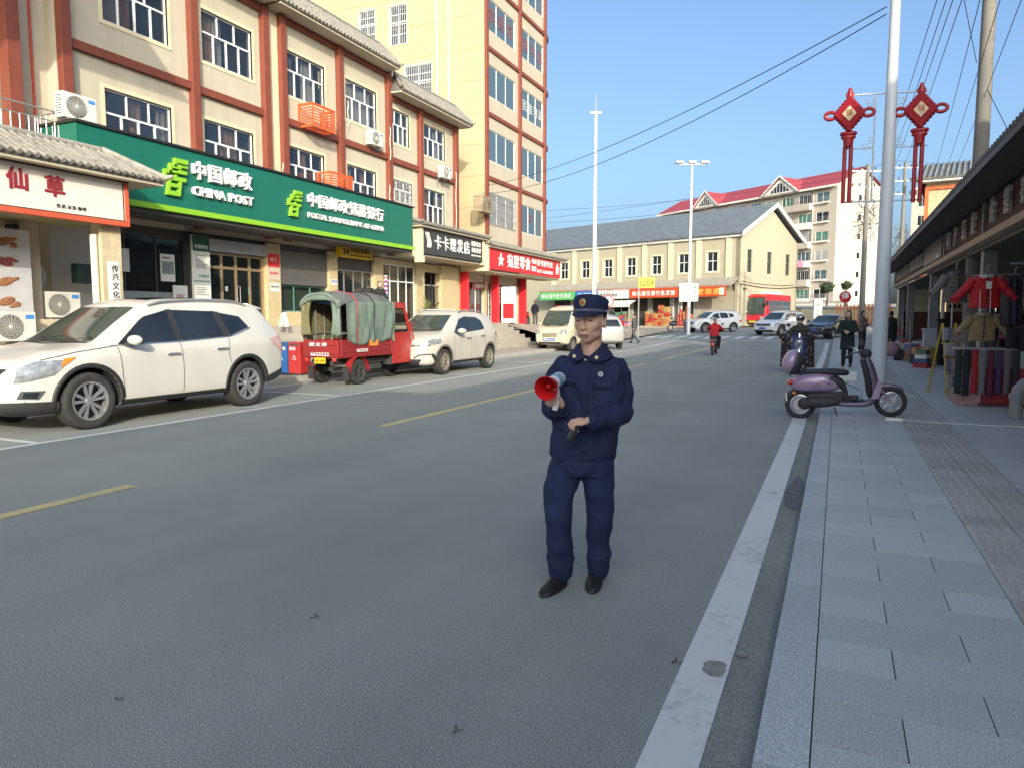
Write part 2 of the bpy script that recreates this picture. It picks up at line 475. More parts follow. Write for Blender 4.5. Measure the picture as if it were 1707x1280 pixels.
# plaza falling away beyond the tower
mb.add([(-12.1,35,.121),(-16.4,35,tz+.02),(-40,35,tz+.02),(-12.1,62,.50),(-16.4,62,.56),(-40,62,.6)], [(0,3,4,1),(1,4,5,2)], PLAZ)
mb.build('terrace', kind='structure')
sj = MB()
for i in range(60):
    yy = -5+i*.8
    sj.box((-16.3-.9,yy,tz+.02),(-16.3-.89,yy+.79,tz+.024), mat('joint', (.2,.17,.13)))
# ================================================================ SHARED MATERIALS
WALLB = mat('cream_render', (.49,.435,.335), .85, var=.07, vscale=1.2, bump=.12, bscale=30, dirt=.45, dirtcol=(.34,.30,.24))
REDT = mat('red_brown_trim', (.205,.052,.03), .6, var=.14, vscale=4, dirt=.15, dirtcol=(.25,.09,.05))
REVEAL = mat('window_reveal', (.66,.56,.38), .8, var=.05)
PVC = mat('white_pvc', (.78,.78,.76), .4, var=.04)
GLASS = mat('window_glass', (.028,.045,.075), .05, var=.3, vscale=.7, rnd=.5, spec=.9, alpha=.42)  # uneven, per-pane tone stands in for varied reflections
DGLASS = mat('dark_glass', (.016,.02,.026), .04, var=.6, vscale=1.6, spec=.8)
SGLASS = mat('shop_glass', (.02,.028,.028), .04, var=0, spec=.9, alpha=.5)
CURT = mat('grey_curtain', (.55,.50,.46), .9, var=.15, vscale=8)
CURT2 = mat('brown_curtain', (.55,.32,.18), .9, var=.2, vscale=8)
CURT3 = mat('white_curtain', (.66,.66,.64), .9, var=.1, vscale=8)
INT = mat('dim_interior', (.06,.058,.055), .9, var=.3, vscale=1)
TILE = mat('grey_roof_tile', (.25,.235,.205), .85, var=.28, vscale=5, bump=.3, bscale=40, rnd=.15)
TILED = mat('roof_tile_bed', (.12,.115,.105), .9, var=.3)
YEL = mat('yellow_render', (.45,.375,.225), .85, var=.05, vscale=.8, bump=.1, bscale=30, dirt=.35, dirtcol=(.40,.33,.2))
GREEN = mat('sign_green', (.010,.135,.092), .38, var=.05, vscale=1)
LIME = mat('lime_green', (.24,.50,.03), .45, var=.03)
WLET = mat('white_lettering', (.80,.79,.77), .45, var=.02)
STEEL = mat('galvanised_steel', (.42,.42,.42), .45, .6, var=.15)
BLACKM = mat('black_metal', (.02,.02,.02), .5, var=.1)
DARKG = mat('dark_grey_metal', (.06,.06,.062), .5, var=.15)
ACW = mat('ac_white', (.68,.67,.61), .5, var=.06, dirt=.25)
ORNG = mat('orange_steel', (.72,.12,.03), .5, var=.12)
BEIGE = mat('beige_tile', (.58,.50,.36), .5, var=.08, vscale=2)
STONE = mat('shop_column_stone', (.56,.45,.26), .6, var=.12, vscale=5)
CREAMS = mat('cream_soffit', (.50,.45,.33), .8, var=.08)
BRASS = mat('brass_door', (.46,.33,.19), .35, .55, var=.1)
SHUT = mat('roller_shutter', (.20,.19,.175), .5, .5, var=.1)
REDS = mat('sign_red', (.62,.02,.03), .45, var=.05)
REDP = mat('poster_red', (.60,.03,.035), .6, var=.15, vscale=12)
PAPER = mat('white_paper', (.75,.74,.70), .7, var=.05)
INK = mat('black_ink', (.02,.02,.022), .7, var=0)
PIPE = mat('pvc_pipe', (.72,.68,.55), .5, var=.06)
WIRE = mat('cable_black', (.012,.012,.014), .6, var=0)
def tint(name, c, r=.6, **k): return mat(name, c, r, **k)

def window(parent, x0, x1, z0, z1, y=.12, rz=0, org=(0,0,0), mull=3, lower=4, split=.58, frame=PVC, pane=GLASS, cur=None, t=.042, open_=False, name='window', bars=False, gap=.35):
    """a recessed window: white frame (part) with panes and curtain as sub-parts; local plane faces -y"""
    w_, h_ = x1-x0, z1-z0
    mb = MB(); d = .06
    def bx(a0,a1,c0,c1,dd=0): mb.box((a0,-d-dd,c0),(a1,dd,c1), frame)
    bx(0,w_,0,t); bx(0,w_,h_-t,h_); bx(0,t,t,h_-t); bx(w_-t,w_,t,h_-t)
    sz = h_*split
    if split < 1: bx(t,w_-t,sz-t*.6,sz+t*.6,.003)
    for i in range(1, mull): bx(w_*i/mull-t*.45,w_*i/mull+t*.45,sz+t*.6 if split<1 else t,h_-t,.001)
    if split < 1:
        for i in range(1, lower): bx(w_*i/lower-t*.6,w_*i/lower+t*.6,t,sz-t*.6,.002)
    cr, sr = math.cos(rz), math.sin(rz)
    loc = (org[0]+cr*x0-sr*y, org[1]+sr*x0+cr*y, org[2]+z0)
    fr = mb.build(name, parent, loc=loc, rot=(0,0,rz))
    MB().box((t*.5,-d*.5-.004,t*.5),(w_-t*.5,-d*.5+.004,h_-t*.5), pane).build('pane', fr)
    if cur:
        cb = MB(); n = 14
        for cm, a, b in cur:
            vs = []; xa, xb = t+(w_-2*t)*a, t+(w_-2*t)*b
            N = max(6, int((xb-xa)/.05))
            for k in range(N+1):
                xx = xa+(xb-xa)*k/N; yy = .12+.035*math.sin(k*1.9)+.012*R.random()
                vs += [(xx,yy,t),(xx,yy,h_-t)]
            cb.add(vs, [(2*k,2*k+2,2*k+3,2*k+1) for k in range(N)], cm)
        cb.build('curtain', fr, smooth=60)
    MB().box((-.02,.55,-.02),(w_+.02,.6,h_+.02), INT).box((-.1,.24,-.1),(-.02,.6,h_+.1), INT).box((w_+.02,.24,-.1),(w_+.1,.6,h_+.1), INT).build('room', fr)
    if bars:
        bb = MB(); n = int(w_/.11)
        for i in range(n+1): bb.cyl((w_*i/n,-.14,-.05),(w_*i/n,-.14,h_+.05),.009,n=5,m=bars)
        for k in range(5): bb.box((-.04,-.15,h_*k/4-.012),(w_+.04,-.13,h_*k/4+.012), bars)
        for xx in (0, w_):
            for zz in (0, h_): bb.box((xx-.01,-.14,zz-.01),(xx+.01,0,zz+.01), bars)
        bb.build('window_bars', fr)
    return fr

def eave(parent, x0, x1, y_in, y_out, z_top, z_low, hip=.5, pitch=.2, r=.06, name='eave_roof', soffit=CREAMS, single=False, limit=60):
    """a sloping strip of half-round tiles facing -y: bed, ridge and rows of tiles"""
    mb = MB(); n = int(round((x1-x0)/pitch)); ya, yb = y_in, y_out
    th = .07
    mb.add([(x0,yb,z_low),(x1,yb,z_low),(x1-hip,ya,z_top),(x0+hip,ya,z_top),(x0,yb,z_low-th),(x1,yb,z_low-th),(x1-.05,ya,z_low-th+.03),(x0+.05,ya,z_low-th+.03)],
           [(0,1,2,3),(4,7,6,5),(0,4,5,1),(1,5,6,2),(3,7,4,0),(2,6,7,3)], TILED)
    mb.box((x0+.04,yb+.03,z_low-th-.06),(x1-.04,ya,z_low-th), soffit)
    roof = mb.build(name, parent)
    rb = MB(); rb.tube([(x0+hip,ya-.03,z_top+.03),(x1-hip,ya-.03,z_top+.03)], .07, 8, TILE)
    for xa, xh in ((x0, x0+hip), (x1, x1-hip)):
        rb.tube([(xh,ya-.03,z_top+.05),(xa,yb,z_low+.05),(xa+(xa-xh)*.12,yb-.12,z_low+.10)], [.07,.07,.045], 8, TILE)
    rb.build('ridge', roof, smooth=50)
    L = Vector((0, yb-ya, z_low-z_top)); ln = L.length
    many = MB()
    for i in range(n):
        x = x0+pitch*(i+.5)
        k = 1.0
        if x < x0+hip: k = (x-x0)/hip
        if x > x1-hip: k = (x1-x)/hip
        if k < .12: continue
        a = Vector((x, yb, z_low)) - L*k; b = Vector((x, yb, z_low)) + L.normalized()*.05
        seg = max(1, int(ln*k/.24)); tgt = MB() if single else many
        vs = []; fs = []
        off = Vector((0,0,.02))
        for q in range(seg):
            p0 = a+(b-a)*(q/seg)+off; p1 = a+(b-a)*((q+1)/seg)+off
            tgt.cyl(p0, p1+ (b-a).normalized()*.02, r*.86, r*1.04, 8, TILE)
        if single: tgt.build('tile', roof, smooth=50)
    if not single: many.build('tile_rows', roof, smooth=50, kind='stuff')
    return roof

def ac_unit(loc, rz, label, sc=1., logo=True, group='air conditioner outdoor units'):
    """outdoor unit, grille facing -y"""
    t = empty('air_conditioner', loc, label, 'air conditioner', rz, group); t.scale = (sc,)*3
    MB().box((-.4,-.15,0),(.4,.15,.56), ACW).build('casing', t, bevel=.015)
    f = MB()
    f.lathe([(.005,0),(.225,0),(.225,.02),(.215,.02),(.215,.004),(.0,.003)], Matrix.Translation((-.1,-.153,.28)) @ Matrix.Rotation(PI/2,4,'X'), 28, DARKG)
    g = MB()
    for k in range(1, 7):
        rr = .035*k
        g.tube([(-.1+rr*math.cos(a*PI/12),-.178,.28+rr*math.sin(a*PI/12)) for a in range(24)], .004, 5, ACW, True)
    for k in range(16):
        a = k*PI/8; g.tube([(-.1+.03*math.cos(a),-.177,.28+.03*math.sin(a)),(-.1+.22*math.cos(a+.25),-.177,.28+.22*math.sin(a+.25))], .003, 4, ACW)
    g.lathe([(0,.012),(.03,.01),(.035,0)], Matrix.Translation((-.1,-.176,.28)) @ Matrix.Rotation(PI/2,4,'X'), 12, ACW)
    fo = f.build('fan_recess', t, smooth=40); g.build('fan_grille', t)
    if logo: MB().box((.2,-.153,.42),(.36,-.1515,.5), tint('ac_sticker_blue', (.05,.25,.6))).build('sticker', t)
    s = MB()
    for k in range(8): s.box((-.403,-.1,.08+.055*k),(-.4,.1,.1+.055*k), DARKG)
    s.build('side_louvres', t)
    b = MB()
    for x in (-.3,.3):
        b.box((x-.015,-.17,-.03),(x+.015,.22,0), STEEL); b.box((x-.012,.19,-.3),(x+.012,.22,0), STEEL)
    b.build('bracket', t)
    return t

# ================================================================ POST OFFICE BUILDING (local x = along the street, -y = towards it)
BROT = PI/2
pb = empty('post_office_building', (-17,0,0), 'three storey cream building with red brown frame and tiled eaves behind the green sign', 'building', BROT)
c3 = [(12.85,14.8),(15.95,17.93),(19.43,21.42),(22.62,24.6),(25.5,26.98),(28.19,30.08)]
c2 = [(12.8,14.8),(15.93,17.87),(19.43,21.32),(22.63,24.5),(25.49,27.17),(28.13,30.0)]
holes = []
for a, b in c3[:4]: holes.append((a,b,8.95,10.4))
for a, b in c3[4:]: holes.append((a,b,8.75,10.1))
for i, (a, b) in enumerate(c2): holes.append((a,b,(5.9,5.9,5.9,5.9,6.4,5.65)[i],7.3 if i != 4 else 7.27))
mb = MB(); holed(mb, 11.6, 25.35, 4.0, 12.0, holes[:4]+holes[6:10], 0, .22, WALLB); holed(mb, 25.35, 31.1, 4.0, 11.2, holes[4:6]+holes[10:], 0, .22, WALLB)
mb.box((11.6,.6,4),(31.1,9,4.1), INT); mb.box((11.6,.22,11.9),(25.3,9,12), WALLB); mb.box((25.35,.22,11.1),(31.1,9,11.19), WALLB)
mb.box((31.0,.22,1),(31.09,9,11.1), WALLB); mb.box((11.6,.22,1),(11.7,9,11.9), WALLB); mb.box((11.7,8.9,1),(31,9,11.09), WALLB)
mb.box((18.45,-.03,4),(19.1,-.002,12), REVEAL)
mb.build('wall', pb)
for (a, b, c, d) in holes:
    rv = MB()
    for q in ((a-.1,a,c-.1,d+.1),(b,b+.1,c-.1,d+.1),(a,b,d,d+.1),(a,b,c-.1,c)): rv.box((q[0],-.018,q[2]),(q[1],.1,q[3]), REVEAL)
    rv.build('window_surround', pb)
curs = [[(CURT,0,.3),(CURT2,.3,.48)],[(CURT2,.02,.3),(CURT3,.3,.5)],[(CURT,0,.3),(CURT3,.5,.85)],[(CURT3,0,.95)],[(CURT,0,.2),(CURT3,.7,1)],[(CURT,0,.2),(CURT3,.6,.9)]]
curs2 = [[(CURT,0,.12),(CURT2,.42,.6),(CURT,.85,1)],[(CURT2,.4,.75)],[(CURT,0,.2),(CURT2,.45,.6)],[(CURT,.1,.3),(CURT2,.6,.75)],None,[(CURT2,.2,.5),(CURT3,.7,1)]]
for i, (a, b) in enumerate(c3): window(pb, a, b, holes[i][2], holes[i][3], cur=curs[i])
for i, (a, b) in enumerate(c2):
    window(pb, a, b, holes[6+i][2], holes[6+i][3], cur=curs2[i], bars=(STEEL if i == 4 else False))
for x, top in ((11.75,12),(15.55,12),(18.38,12),(19.17,12),(22.18,12),(25.33,12),(27.75,10.6),(30.95,10.6)):
    MB().box((x-.13,-.2,4.1),(x+.13,0,top), REDT).build('column', pb, bevel=.01)
for a, b, z in ((11.88,15.42,8.08),(15.68,18.25,8.05),(19.3,22.05,8.05),(22.31,25.2,8.05),(25.46,27.62,8.0),(27.88,30.82,8.0),
                (11.88,15.42,11.25),(15.68,18.25,11.25),(19.3,22.05,11.3),(22.31,25.2,11.3),(25.46,27.62,10.5),(27.88,30.82,10.5)):
    MB().box((a,-.13,z-.11),(b,0,z+.11), REDT).build('beam', pb, bevel=.01)
eave(pb, 11.4, 18.35, -.03, -.75, 12.3, 11.5, pitch=.19)
eave(pb, 18.45, 25.25, -.03, -.75, 12.3, 11.5, pitch=.19)
eave(pb, 25.3, 31.5, -.03, -.75, 11.5, 10.7, pitch=.19)
MB().box((18.35,-.5,11.6),(18.5,0,12.2), REVEAL).build('parapet_stub', pb)
# ground floor
gf = MB(); Z0 = 1.27
gf.box((11.6,-.0,3.95),(31.1,.2,4.0), DARKG)
for a, b, m in ((11.6,12.2,DARKG),(15.1,15.8,DARKG),(18.18,18.8,STONE),(21.32,21.8,STONE),(24.12,24.75,STONE),(27.25,27.95,STONE),(29.45,31.1,STONE)):
    gf.box((a,-.12,Z0),(b,.25,3.95), m)
gf.box((12.2,.0,3.75),(15.1,.2,3.95), DARKG); gf.box((15.8,0,3.55),(18.18,.2,3.95), DARKG); gf.box((18.8,0,3.82),(21.32,.2,3.95), DARKG)
gf.box((21.8,0,3.35),(24.12,.2,3.95), DARKG); gf.box((24.75,0,3.75),(27.25,.2,3.95), STONE); gf.box((27.95,0,3.6),(29.45,.2,3.95), STONE)
gf.box((18.8,-.05,Z0),(21.32,.2,1.75), STONE); gf.box((12.2,-.05,Z0),(15.1,.2,1.55), DARKG)
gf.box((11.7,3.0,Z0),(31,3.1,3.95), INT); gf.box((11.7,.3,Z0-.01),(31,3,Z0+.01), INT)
gf.build('ground_floor_wall', pb, bevel=.012)
# glazed counter window with mullions
window(pb, 12.2, 15.1, 1.55, 3.75, y=.1, mull=3, split=1.0, frame=DARKG, pane=SGLASS, name='shop_window')
MB().box((12.35,.02,1.9),(15.0,.035,2.25), tint('frosted_band', (.30,.33,.32))).build('frosted_band', pb)
MB().box((13.1,.02,2.75),(13.3,.03,3.35), PAPER).build('poster', pb)
p = MB().box((14.25,.02,2.55),(14.72,.032,3.3), PAPER).build('poster', pb); MB().box((14.29,.014,2.75),(14.68,.019,3.1), tint('poster_grey', (.24,.26,.25), var=.6, vscale=9)).build('picture', p)
text('邮政新事', .055, INK, p, (14.33,.012,3.17), depth=.002)
p = MB().box((14.55,-.07,1.75),(15.05,-.06,2.45), PAPER).build('poster', pb); MB().box((14.66,-.076,1.95),(14.9,-.071,2.2), tint('poster_rose', (.5,.3,.3), var=.7, vscale=14)).build('picture', p)
# door leaves
dm = MB()
for x in (15.85,16.42,16.99,17.56,18.1): dm.box((x-.04,.02,Z0+.02),(x+.04,.1,3.5), BRASS)
for z in (1.33,3.05,3.46): dm.box((15.85,.025,z-.04),(18.1,.095,z+.04), BRASS)
do = dm.build('entrance_door', pb, bevel=.005)
MB().box((15.86,.055,1.3),(18.1,.065,3.46), SGLASS).build('pane', do)
hb = MB()
for x in (16.93,17.06): hb.tube([(x,.02,2.0),(x,-.05,2.02),(x,-.05,2.5),(x,.02,2.52)], .012, 6, STEEL)
hb.build('handle', do, smooth=40)
MB().box((16.55,.045,2.35),(16.66,.052,2.5), PAPER).build('notice', do); MB().box((17.5,.045,2.3),(17.62,.052,2.5), tint('teal_notice',(.05,.4,.36))).build('notice', do)
sh = MB()
for k in range(8): sh.box((15.82,-.12-.008*(k%2),3.5+.045*k),(18.2,-.1,3.543+.045*k), STEEL)
sh.build('shutter_box', pb)
# white vertical notice board
v = MB().box((15.15,-.2,1.5),(15.78,-.13,3.9), PAPER).build('notice_board', pb, bevel=.008)
MB().box((15.16,-.206,3.45),(15.77,-.2005,3.89), tint('board_green', (.01,.09,.06))).build('header', v)
text('中国邮政', .12, WLET, v, (15.22,-.208,3.52), width=.48, depth=.002); 
lb = MB()
for k in range(8): lb.box((15.24,-.203,3.32-.05*k),(15.24+.3+.16*R.random(),-.2005,3.335-.05*k), INK)
for k in range(5): lb.box((15.24,-.203,2.4-.05*k),(15.24+.3+.16*R.random(),-.2005,2.415-.05*k), INK)
lb.box((15.17,-.203,2.58),(15.76,-.2005,2.61), tint('teal', (.02,.25,.22))); lb.build('print_lines', v)
text('中国邮政', .09, tint('teal', (.02,.25,.22)), v, (15.33,-.204,2.7), depth=.002)
# red poster and notices on the column
p = MB().box((18.22,-.135,3.2),(18.74,-.125,3.62), REDP).build('poster', pb); text('开门', .14, WLET, p, (18.3,-.14,3.36), depth=.002)
p = MB().box((18.22,-.135,2.78),(18.74,-.125,3.18), tint('poster_cream', (.62,.5,.4), var=.2, vscale=15)).build('poster', pb); text('惠民服务', .09, REDS, p, (18.27,-.14,2.95), depth=.002)
p = MB().box((18.28,-.135,2.4),(18.7,-.125,2.68), PAPER).build('poster', pb); text('营业时间', .08, INK, p, (18.31,-.14,2.52), depth=.002)
# roller shutter (each slat a part) above a counter window
for k in range(19):
    z = 2.66+.06*k
    MB().box((18.84,-.02-.01*(k%2),z),(21.3,.02,z+.056), SHUT).build('shutter_slat', pb)
window(pb, 18.8, 21.32, 1.75, 2.64, y=.14, mull=3, split=1, frame=tint('green_frame', (.08,.22,.16)), pane=SGLASS, name='counter_window')
MB().box((18.9,.2,1.78),(21.2,.22,2.5), tint('pale_green_blind', (.30,.42,.33), var=.1)).build('blind', pb)
# cash machine bay
window(pb, 21.8, 24.12, Z0+.02, 3.35, y=.1, mull=4, split=1, frame=STEEL, pane=SGLASS, name='glass_door')
MB().box((22.6,.3,1.3),(23.3,.35,3.2), tint('door_dark',(.03,.03,.03))).box((23.35,.25,1.3),(24.05,.3,3.3), tint('silver_panel', (.35,.34,.3), .4)).build('inner_panel', pb)
# barber front
window(pb, 24.75, 27.25, Z0+.02, 3.75, y=.06, mull=4, split=.72, lower=4, frame=PVC, pane=SGLASS, name='glass_door', cur=[(tint('red_banner', (.5,.05,.05)),.8,.95)])
bp_ = empty('barber_pole', (-16.85,24.62,2.45), 'blue white and red barber pole on the column beside the cash machine bay', 'barber pole', BROT)
b = MB()
for k in range(12):
    b.cyl((0,-.16,.06*k),(0,-.16,.06*k+.06), .07, .07, 12, (tint('pole_blue',(.03,.08,.55)), WLET, tint('pole_red',(.6,.05,.05)))[k%3])
b.build('striped_drum', bp_); MB().cyl((0,-.16,-.06),(0,-.16,0),.085,.085,12,STEEL).cyl((0,-.16,.72),(0,-.16,.8),.085,.085,12,STEEL).box((-.03,-.16,.3),(.03,0,.36),STEEL).build('cap', bp_)
# dark stair gate
g = MB(); 
for i in range(12): g.cyl((28.0+i*.122,.02,Z0),(28.0+i*.122,.02,3.0),.012,n=5,m=BLACKM)
g.box((27.95,0,2.98),(29.45,.05,3.04), STEEL); g.box((27.95,0,2.2),(29.45,.04,2.24), BLACKM); g.box((28.7,-.01,Z0),(28.76,.05,3.5), BLACKM)
g.build('stair_gate', pb)
text('惠民路', .1, tint('pole_blue',(.03,.08,.55)), MB().box((21.4,-.135,2.75),(21.74,-.125,2.95), PAPER).build('address_plate', pb), (21.42,-.14,2.82), depth=.002, width=.3)

# ---------------------------------------------------------------- green post office sign
ps = empty('post_office_sign', (-17,0,0), 'long green sign box with lime edge and white post office lettering', 'sign', BROT)
MB().box((10.95,-1.5,4.36),(24.8,-.22,5.86), GREEN).build('sign_box', ps)
MB().box((10.94,-1.56,4.22),(24.81,-.3,4.355), LIME).build('lime_edge', ps)
MB().box((10.9,-1.56,5.862),(24.86,-.22,5.92), BLACKM).build('capping', ps)
for x in (12.6,14.35,16.1,17.85,19.6,21.35,23.1): sb = MB(); sb.box((x-.004,-1.5035,4.37),(x+.004,-1.501,5.85), tint('seam_green', (.004,.10,.07))); sb.build('panel_seam', ps)
MB().box((10.96,-1.45,4.12),(24.8,-.25,4.215), DARKG).build('soffit', ps)
def emblem(x, z, s):
    """the slanted lattice emblem: sheared strips in lime"""
    mb = MB(); D0, D1 = -1.60, -1.50
    sh = .18
    def q(poly): mb.prism([(x+(a*.66+sh*b)*s, z+b*s) for a, b in poly], D0, D1, LIME)
    # three shelves stepping up to the right, joined by a bar, and a frame below
    q([(.30,.88),(.95,.88),(.95,1.0),(.42,1.0),(.42,1.0),(.30,1.0)])
    q([(.30,.76),(.42,.76),(.42,.88),(.30,.88)])
    q([(.10,.72),(.66,.72),(.66,.84),(.10,.84)]); q([(.58,.84),(.95,.84),(.95,.77),(.66,.77),(.66,.84)])
    q([(.10,.60),(.22,.60),(.22,.72),(.10,.72)])
    q([(-.12,.56),(.10,.56),(.10,.60),(.95,.60),(.95,.70),(.56,.70),(.56,.66),(-.0,.66),(-.12,.66)])
    q([(-.12,.40),(-.02,.40),(-.02,.56),(-.12,.56)])
    q([(-.02,.40),(.95,.40),(.95,.51),(-.02,.51)])
    q([(.12,.0),(.24,.0),(.24,.40),(.12,.40)]); q([(.24,.22),(.64,.22),(.64,.32),(.24,.32)]); q([(.24,.0),(.76,.0),(.76,.12),(.24,.12)]); q([(.64,.12),(.76,.12),(.76,.40),(.64,.40)])
    q([(.40,.51),(.50,.51),(.50,.56),(.40,.56)])
    return mb.build('emblem', ps, bevel=.004)
emblem(13.12, 4.62, .95)
text('中国邮政', .50, WLET, ps, (14.0,-1.55,5.14), bold=.012, depth=.06, width=2.1)
text('CHINA POST', .33, WLET, ps, (14.02,-1.55,4.74), bold=.016, depth=.05, width=2.12, gap=.09)
emblem(17.6, 4.66, .80)
text('中国邮政储蓄银行', .47, WLET, ps, (18.5,-1.55,5.06), bold=.006, depth=.045, width=4.2)
text('POSTAL SAVINGS BANK OF CHINA', .235, WLET, ps, (18.52,-1.55,4.72), bold=.008, depth=.03, width=4.18, gap=.09)
# yellow 24 hour sign
ys = empty('cash_machine_sign', (-17,0,0), 'yellow twenty four hour self service bank sign box under the green sign', 'sign', BROT)
MB().box((21.7,-.4,3.78),(23.6,-.12,4.2), tint('sign_yellow', (.80,.50,.02), .45)).build('sign_box', ys, bevel=.01)
text('24', .30, INK, ys, (21.78,-.405,3.88), depth=.01, bold=.02); text('小时自助银行', .2, INK, ys, (22.2,-.405,3.96), depth=.008, width=1.3)
text('24h SELF SERVICE BANK', .08, INK, ys, (22.2,-.405,3.84), depth=.004, width=1.3, joined=True)

# ---------------------------------------------------------------- barber sign and its tiled canopy
bs = empty('barber_shop_sign', (-17,0,0), 'dark grey barber shop sign with white characters under a narrow tiled canopy', 'sign', BROT)
SGR = tint('sign_dark_grey', (.045,.047,.05), .5)
MB().box((25.75,-1.4,4.18),(31.15,-1.28,5.22), SGR).build('board', bs)
MB().box((25.55,-1.42,4.05),(25.75,-.05,5.3), REVEAL).box((31.15,-1.42,4.05),(31.4,-.05,5.3), REVEAL).box((25.75,-1.3,4.08),(31.15,-.1,4.16), CREAMS).box((25.45,-1.45,3.8),(25.78,-1.15,4.06), REVEAL).build('frame', bs, bevel=.01)
MB().box((25.75,-1.42,5.22),(31.15,-1.3,5.28), REDT).build('red_trim', bs)
eave(bs, 25.3, 31.6, -.03, -1.6, 5.75, 5.36, pitch=.17, hip=.25, name='canopy')
text('卡卡理发店', .62, WLET, bs, (26.65,-1.405,4.42), bold=.012, depth=.02, width=3.2)
text('婚嫁化妆', .24, WLET, bs, (30.02,-1.405,4.85), width=.95, depth=.01); text('烫染造型', .24, WLET, bs, (30.02,-1.405,4.56), width=.95, depth=.01)
text('15838796288', .1, WLET, bs, (30.02,-1.405,4.4), width=.95, depth=.006, joined=True)
lg = MB()
for k in range(5): lg.tube([(26.0+.07*k+.09*math.sin(t*.5+.4), -1.41, 4.45+.62*t/8) for t in range(9)], .012, 5, WLET)
lg.build('scissor_logo', bs)

# ---------------------------------------------------------------- red snack shop sign
rs = empty('snack_shop_sign', (-17,0,0), 'bright red snack shop sign with white stars at the foot of the yellow tower', 'sign', BROT)
MB().box((31.9,-1.45,3.92),(41.6,-1.3,4.95), REDS).box((31.72,-1.5,3.86),(31.9,-.1,5.0), REDS).build('board', rs, bevel=.01)
MB().box((31.45,-1.5,3.8),(31.7,-.05,5.05), REVEAL).box((31.9,-1.3,3.8),(41.6,-.05,3.9), CREAMS).build('frame', rs)
eave(rs, 31.45, 42.3, -.03, -1.65, 5.55, 5.08, pitch=.18, hip=.35, name='canopy')
def star(mb, x, z, r, y0, y1, m):
    mb.prism([(x+(r if k%2==0 else r*.42)*math.sin(k*PI/5), z+(r if k%2==0 else r*.42)*math.cos(k*PI/5)) for k in range(10)], y0, y1, m)
for x in (33.1, 41.1): s_ = MB(); star(s_, x, 4.42, .36, -1.49, -1.45, WLET); s_.build('star', rs)
text('宛星零食', .72, WLET, rs, (33.9,-1.455,4.1), bold=.02, depth=.03, width=3.0)
text('休闲', .3, WLET, rs, (37.1,-1.455,4.5), width=.7); text('批发', .3, WLET, rs, (37.1,-1.455,4.1), width=.7)
text('好省好便宜', .36, WLET, rs, (37.95,-1.455,4.45), width=2.4); text('0377-66668888', .26, WLET, rs, (37.95,-1.455,4.08), width=2.4, depth=.01)

# ================================================================ YELLOW TOWER
tw = empty('corner_tower', (-17,0,0), 'tall pale yellow corner block with blue tinted windows and rounded balconies at its far corner', 'building', BROT)
TWW = mat('tower_cream', (.47,.415,.32), .85, var=.06, vscale=1, bump=.1, bscale=30, dirt=.35, dirtcol=(.38,.33,.25))
BLUEG = mat('blue_tinted_glass', (.075,.12,.15), .06, var=0, spec=.9)
fl = [(6.5,8.12),(9.77,11.38),(13.05,14.66),(16.38,17.95),(19.65,21.2)]
cols = [(34.5,38.2),(38.9,42.4)]
mb = MB(); hs = [(a+.1,b-.08,c,d) for a, b in cols for c, d in fl]
holed(mb, 34.27, 42.6, 5.3, 23, hs, 0, .25, TWW)
mb.build('street_wall', tw)
mb = MB()
# side wall facing down the street, with joints: pieces between window openings
side = [(-7.72,-6.64,16.55,18.3),(-5.7,-4.62,16.2,18.25),(-4.8,-3.1,13.0,15.0)]
M90 = Matrix.Translation((34.25,0,0)) @ Matrix.Rotation(-PI/2,4,'Z')     # plane facing local -x
xs = sorted({-15.,0.}|{h[0] for h in side}|{h[1] for h in side})
def M_box(a, b, m): mb.box(a, b, m, M90)
for a, b in zip(xs, xs[1:]):
    z = 1.2
    for c, d in sorted((h[2],h[3]) for h in side if h[0] < (a+b)/2 < h[1]): M_box((a,.002,z),(b,.25,c), YEL); z = d
    M_box((a,.002,z),(b,.25,23), YEL)
mb.build('side_wall', tw)
jb = MB()
for z in (7.3,8.9,10.5,12.1,13.75,15.35,17.0,18.6,20.2):
    jb.box((-15,-.004,z),(-.01,.0,z+.022), tint('joint_brown', (.30,.22,.12)), M90)
jb.build('render_joints', tw)
for h, bz in zip(side, (1,1,1)):
    window(tw, h[0], h[1], h[2], h[3], y=.1, rz=-PI/2, org=(34.25,0,0), mull=2, lower=2, bars=PVC)
for r_, (c, d) in enumerate(fl):
    for q, (a, b) in enumerate(cols):
        bars = STEEL if (r_ == 0 and q == 0) else False
        wn = window(tw, a+.1, b-.08, c, d, y=.1, mull=3, split=1, frame=PVC, pane=BLUEG if not bars else GLASS, t=.04, bars=bars, cur=None if not bars else [(CURT3,0,1)])
        for row, tx in ((3,'英语培' if q == 0 else '训中心'), (2,'民族舞蹈' if q == 1 else '')):
            if row == r_ and tx:
                n = len(tx)
                for k, ch in enumerate(tx):
                    text(ch, .82 if n == 3 else .68, tint('faded_red', (.22,.09,.11)) if row == 3 else tint('pale_print', (.45,.5,.48)), wn, (.25+k*(3.3/n),-.05,.42), depth=.004)
        if r_ == 0 and q == 1: text('福', .5, tint('faded_red', (.22,.09,.11)), wn, (1.2,-.05,.7), depth=.004)
